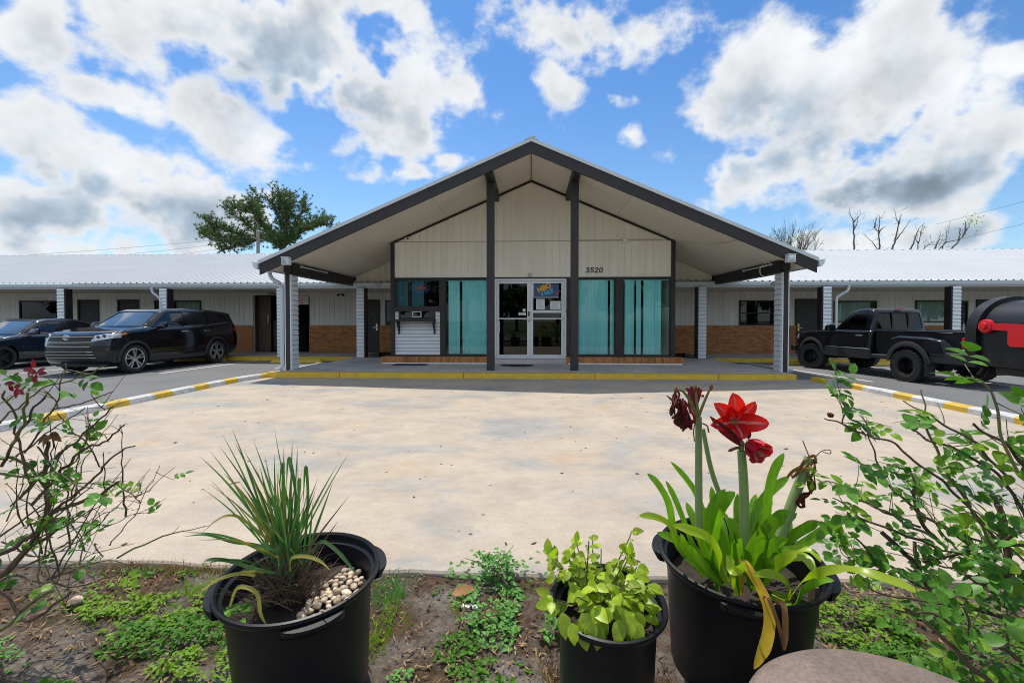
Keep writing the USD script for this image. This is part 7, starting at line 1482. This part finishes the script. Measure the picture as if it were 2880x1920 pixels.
# small dark bits of grit, bark and chewing gum on the forecourt
db = MB()
for k in range(260):
    x, y = nr.uniform(-6.2, 6.1), 2.6 + 7.9 * nr.uniform(0, 1) ** 1.3; n = nr.integers(5, 8); a = np.sort(nr.uniform(0, 2 * PI, n)); s = nr.uniform(.003, .013) * (1.8 if nr.random() < .07 else 1)
    e = rotz(nr.uniform(0, 3)) @ np.diag([nr.uniform(1, 2.6), 1, 1]); v = np.stack([s * np.cos(a), s * np.sin(a), a * 0], 1) @ e.T + [x, y, .0035]
    v = np.vstack([v, [x, y, .0035 + s * .35]]); q = np.arange(n); db.add(v, np.stack([q, (q + 1) % n, q * 0 + n], 1))
solo('grit', db.get(), 'withered_dark', 'small dark bits of grit and bark scattered over the concrete forecourt', 'grit', kind='stuff')

# ------------------------------------------------------------------ trees, pole and wires behind the roofs
nr = np.random.default_rng(23)
pine = thing('pine_tree', 'tall pine tree with an open rounded crown behind the left wing', 'tree', (PINE_LIMBS[0][0][0], 45, -.1))
wood = MB(); tufts = MB(); tips = []
for k, pts in enumerate(PINE_LIMBS):
    c = spline(pts, 7)
    if k == 0: c = np.vstack([[c[0, 0] + .2, 45, -.2], [c[0, 0] + .1, 45, 4.], c])
    r = np.linspace(.42 if k == 0 else .17, .12 if k == 0 else .035, len(c)); wood.tube(c, r, 8)
    for i in range(3 if k else len(c) // 2, len(c)):
        for q in range(4):
            d = unit(nr.normal(0, 1, 3) * [1, 1.4, .7] + [0, 0, .5]); L = nr.uniform(.35, 1.05) * (.7 + .5 * i / len(c)); b = c[i] + d * L
            wood.tube(bez(c[i], c[i] + d * L * .5 + [0, 0, -.08], b + [0, 0, .1], n=4), [.04, .03, .02, .012], 4, False); tips += [b + [0, 0, .1], c[i] + d * L * .65]
            if nr.random() < .35: tips.append(b + nr.normal(0, .3, 3))
for t in tips:
    s = nr.uniform(.22, .38); n = 15; d = unit(nr.normal(0, 1, (n, 3)) + [0, 0, .35]); e = unit(np.cross(d, nr.normal(0, 1, (n, 3)))) * .028
    v = np.stack([t + e, t - e, t + d * s], 1).reshape(-1, 3); tufts.add(v, np.arange(n * 3).reshape(-1, 3))
part(pine, 'trunk', wood.get(), 'bark', 40); part(pine, 'crown', tufts.get(), 'pine_needle')
def grow(mb, a, d, L, r, depth, spread=.5, lift=.25, buds=None):
    n = 4; p = [np.array(a, float)]; dd = unit(d)
    for k in range(n): dd = unit(dd + nr.normal(0, .09, 3) + [0, 0, .03]); p.append(p[-1] + dd * L / n)
    mb.tube(p, np.linspace(r, r * .6, n + 1), 5, False)
    if depth:
        for k in range(nr.integers(2, 4)): grow(mb, p[-1 - nr.integers(0, 2)], unit(dd + nr.normal(0, spread, 3) + [0, 0, lift]), L * nr.uniform(.6, .85), r * .6, depth - 1, spread, lift, buds)
    elif buds is not None: buds += p[2:]
for k, tr in enumerate(DEAD_TREES):
    lab = ['bare dead snag standing alone, first from the left behind the right wing roof', 'bare dead treetop with three way fork behind the right wing roof, second from left', 'bare dead treetop with the tallest forked stem behind the right wing roof', 'bare thin dead treetop of two leaning stems behind the right wing roof', 'low bare dead treetop of several curved stems behind the right wing roof', 'bare leaning treetop with a few leaf tufts, farthest right behind the roof'][k]
    x0 = tr[0][0][0]; t = thing('bare_tree', lab, 'tree', (x0, 36, -.1)); w = MB(); root = np.array([x0 + .2, 36., -.1])
    for q, pts in enumerate(tr):
        c = spline(pts, 6); n = len(c)
        if abs(pts[0][2] - tr[0][0][2]) < .6: c = np.vstack([bez(root, (np.array(root) + c[0]) / 2 + [0, 0, 1], c[0], n=6)[:-1], c])
        c[:, 1] += nr.normal(0, .03, len(c)); w.tube(c, np.linspace(.085 if q == 0 else .055, .012, len(c)), 6)
        for i in range(len(c) - n + 2, len(c)):
            if nr.random() < .35: grow(w, c[i], unit(nr.normal(0, .6, 3) + [0, 0, .6]), nr.uniform(.2, .5), .011, 1)
    part(t, 'trunk', w.get(), 'bark_grey', 40)
    if k == 5:
        b = MB()
        for i in range(46):
            p = np.array(tr[2][-1]) + nr.normal(0, .3, 3); b.add(*leaf(p, nr.normal(0, 1, 3), nr.normal(0, 1, 3), .13, .08))
        part(t, 'leaf_tufts', b.get(), 'rose_leaf_young')
x0 = (BARE[0][0] + BARE[1][0]) / 2; t = thing('budding_tree', 'bare budding tree with fine upright twigs behind the right end of the porch roof', 'tree', (x0, 42, -.1)); w = MB(); bd = []
zf = BARE[0][2] - 2.5
w.tube([(x0, 42, -.2), (x0, 42, 2.5), (x0 + .05, 42, zf - .6)], [.28, .25, .2], 8)
for q in range(11):
    a = np.array([x0, 42, zf - .7]); tgt = np.array([x0 + (-2.1, -1.6, -1.2, -.8, -.4, .0, .5, 1.0, 1.5, 1.9, 2.3)[q] * 1.05, 42 + nr.normal(0, .9), BARE[2][2] - (1.0, .5, .3, .2, .3, .9, .8, .4, .3, .8, 1.6)[q]])
    c = bez(a, a + (tgt - a) * [.55, .5, .35] + [0, 0, .5], a + (tgt - a) * .72, n=7); w.tube(c, np.linspace(.10, .03, 7), 6)
    for i in (3, 4, 5, 6): 
        for z in range(3): grow(w, c[i], unit(tgt - c[i]) + nr.normal(0, .3, 3), nr.uniform(.5, .9), .02, 2, .35, .3, bd)
part(t, 'trunk', w.get(), 'bark_grey', 40); b = MB()
for p in bd[::6]: b.add(*leaf(p, nr.normal(0, 1, 3), nr.normal(0, 1, 3), .09, .05))
part(t, 'buds', b.get(), 'weed_leaf_lime', kind='stuff')
# utility pole and wires
px, pz = POLE[0], POLE[2] - .5
ut = thing('utility_pole', 'weathered grey utility pole in front of the pine tree', 'utility pole', (px, 38, -.1))
part(ut, 'pole', tube([(px, 38, -.2), (px, 38, pz)], [.16, .13], 12), 'pole_wood', 40); part(ut, 'cap', MB().lathe([(.14, 0), (.11, .05), (0, .08)], 12, at=(px, 38, pz)).get(), 'flashing'); part(ut, 'cross_arm', box(px - .06, px + .06, 37.1, 38.9, pz - .75, pz - .62), 'pole_wood')
for k, dy in enumerate((-.8, 0., .8)):
    e = np.array([WIRES_L[0][0] - 20, 38 + dy * 4, WIRES_L[0][2] - 1.2 - k * .25]); s_ = np.array([px, 38 + dy, pz - .6 - .12 * k]); mid = (s_ + e) / 2 - [0, 0, .5]
    solo('power_line', tube(bez(s_, mid, e, n=20), .010, 5), 'wire', ('highest', 'middle', 'lowest')[k] + ' of the wires running left from the utility pole by the pine', 'power line')
for k, l in enumerate(WIRES_R): solo('power_line', tube(spline(l, 6), .010, 5), 'wire', ('upper' if k == 0 else 'lower') + ' thin wire crossing the sky above the right wing roof', 'power line')

# wood across the road behind the viewpoint: only its reflection shows in the glass
fw = thing('far_wood', None, None); tag(stage.GetPrimAtPath(fw), 'dark green wood across the road, mirrored in the glass door', 'wood', None, 'stuff')
mb = MB(); tr = MB()
for k in range(26):
    x, y = -75 + 6 * k + nr.normal(0, 1.5), -32 + nr.normal(0, 3); h = nr.uniform(6, 11); tr.tube([(x, y, -.2), (x, y, h * .6)], [.25, .12], 6, False)
    n = 260; c = unit(nr.normal(0, 1, (n, 3))) * (nr.uniform(0, 1, n) ** .4)[:, None] * [3.4, 3., h * .36] + [x, y, h * .62]
    e1, e2 = unit(nr.normal(0, 1, (n, 3))) * .55, unit(nr.normal(0, 1, (n, 3))) * .55
    v = np.stack([c + e1, c + e2, c - e1, c - e2], 1).reshape(-1, 3); q = np.arange(n) * 4; mb.add(v, np.stack([q, q + 1, q + 2, q + 3], 1))
part(fw, 'crowns', mb.get(), 'pine_needle', kind='stuff'); part(fw, 'trunks', tr.get(), 'bark', kind='stuff')
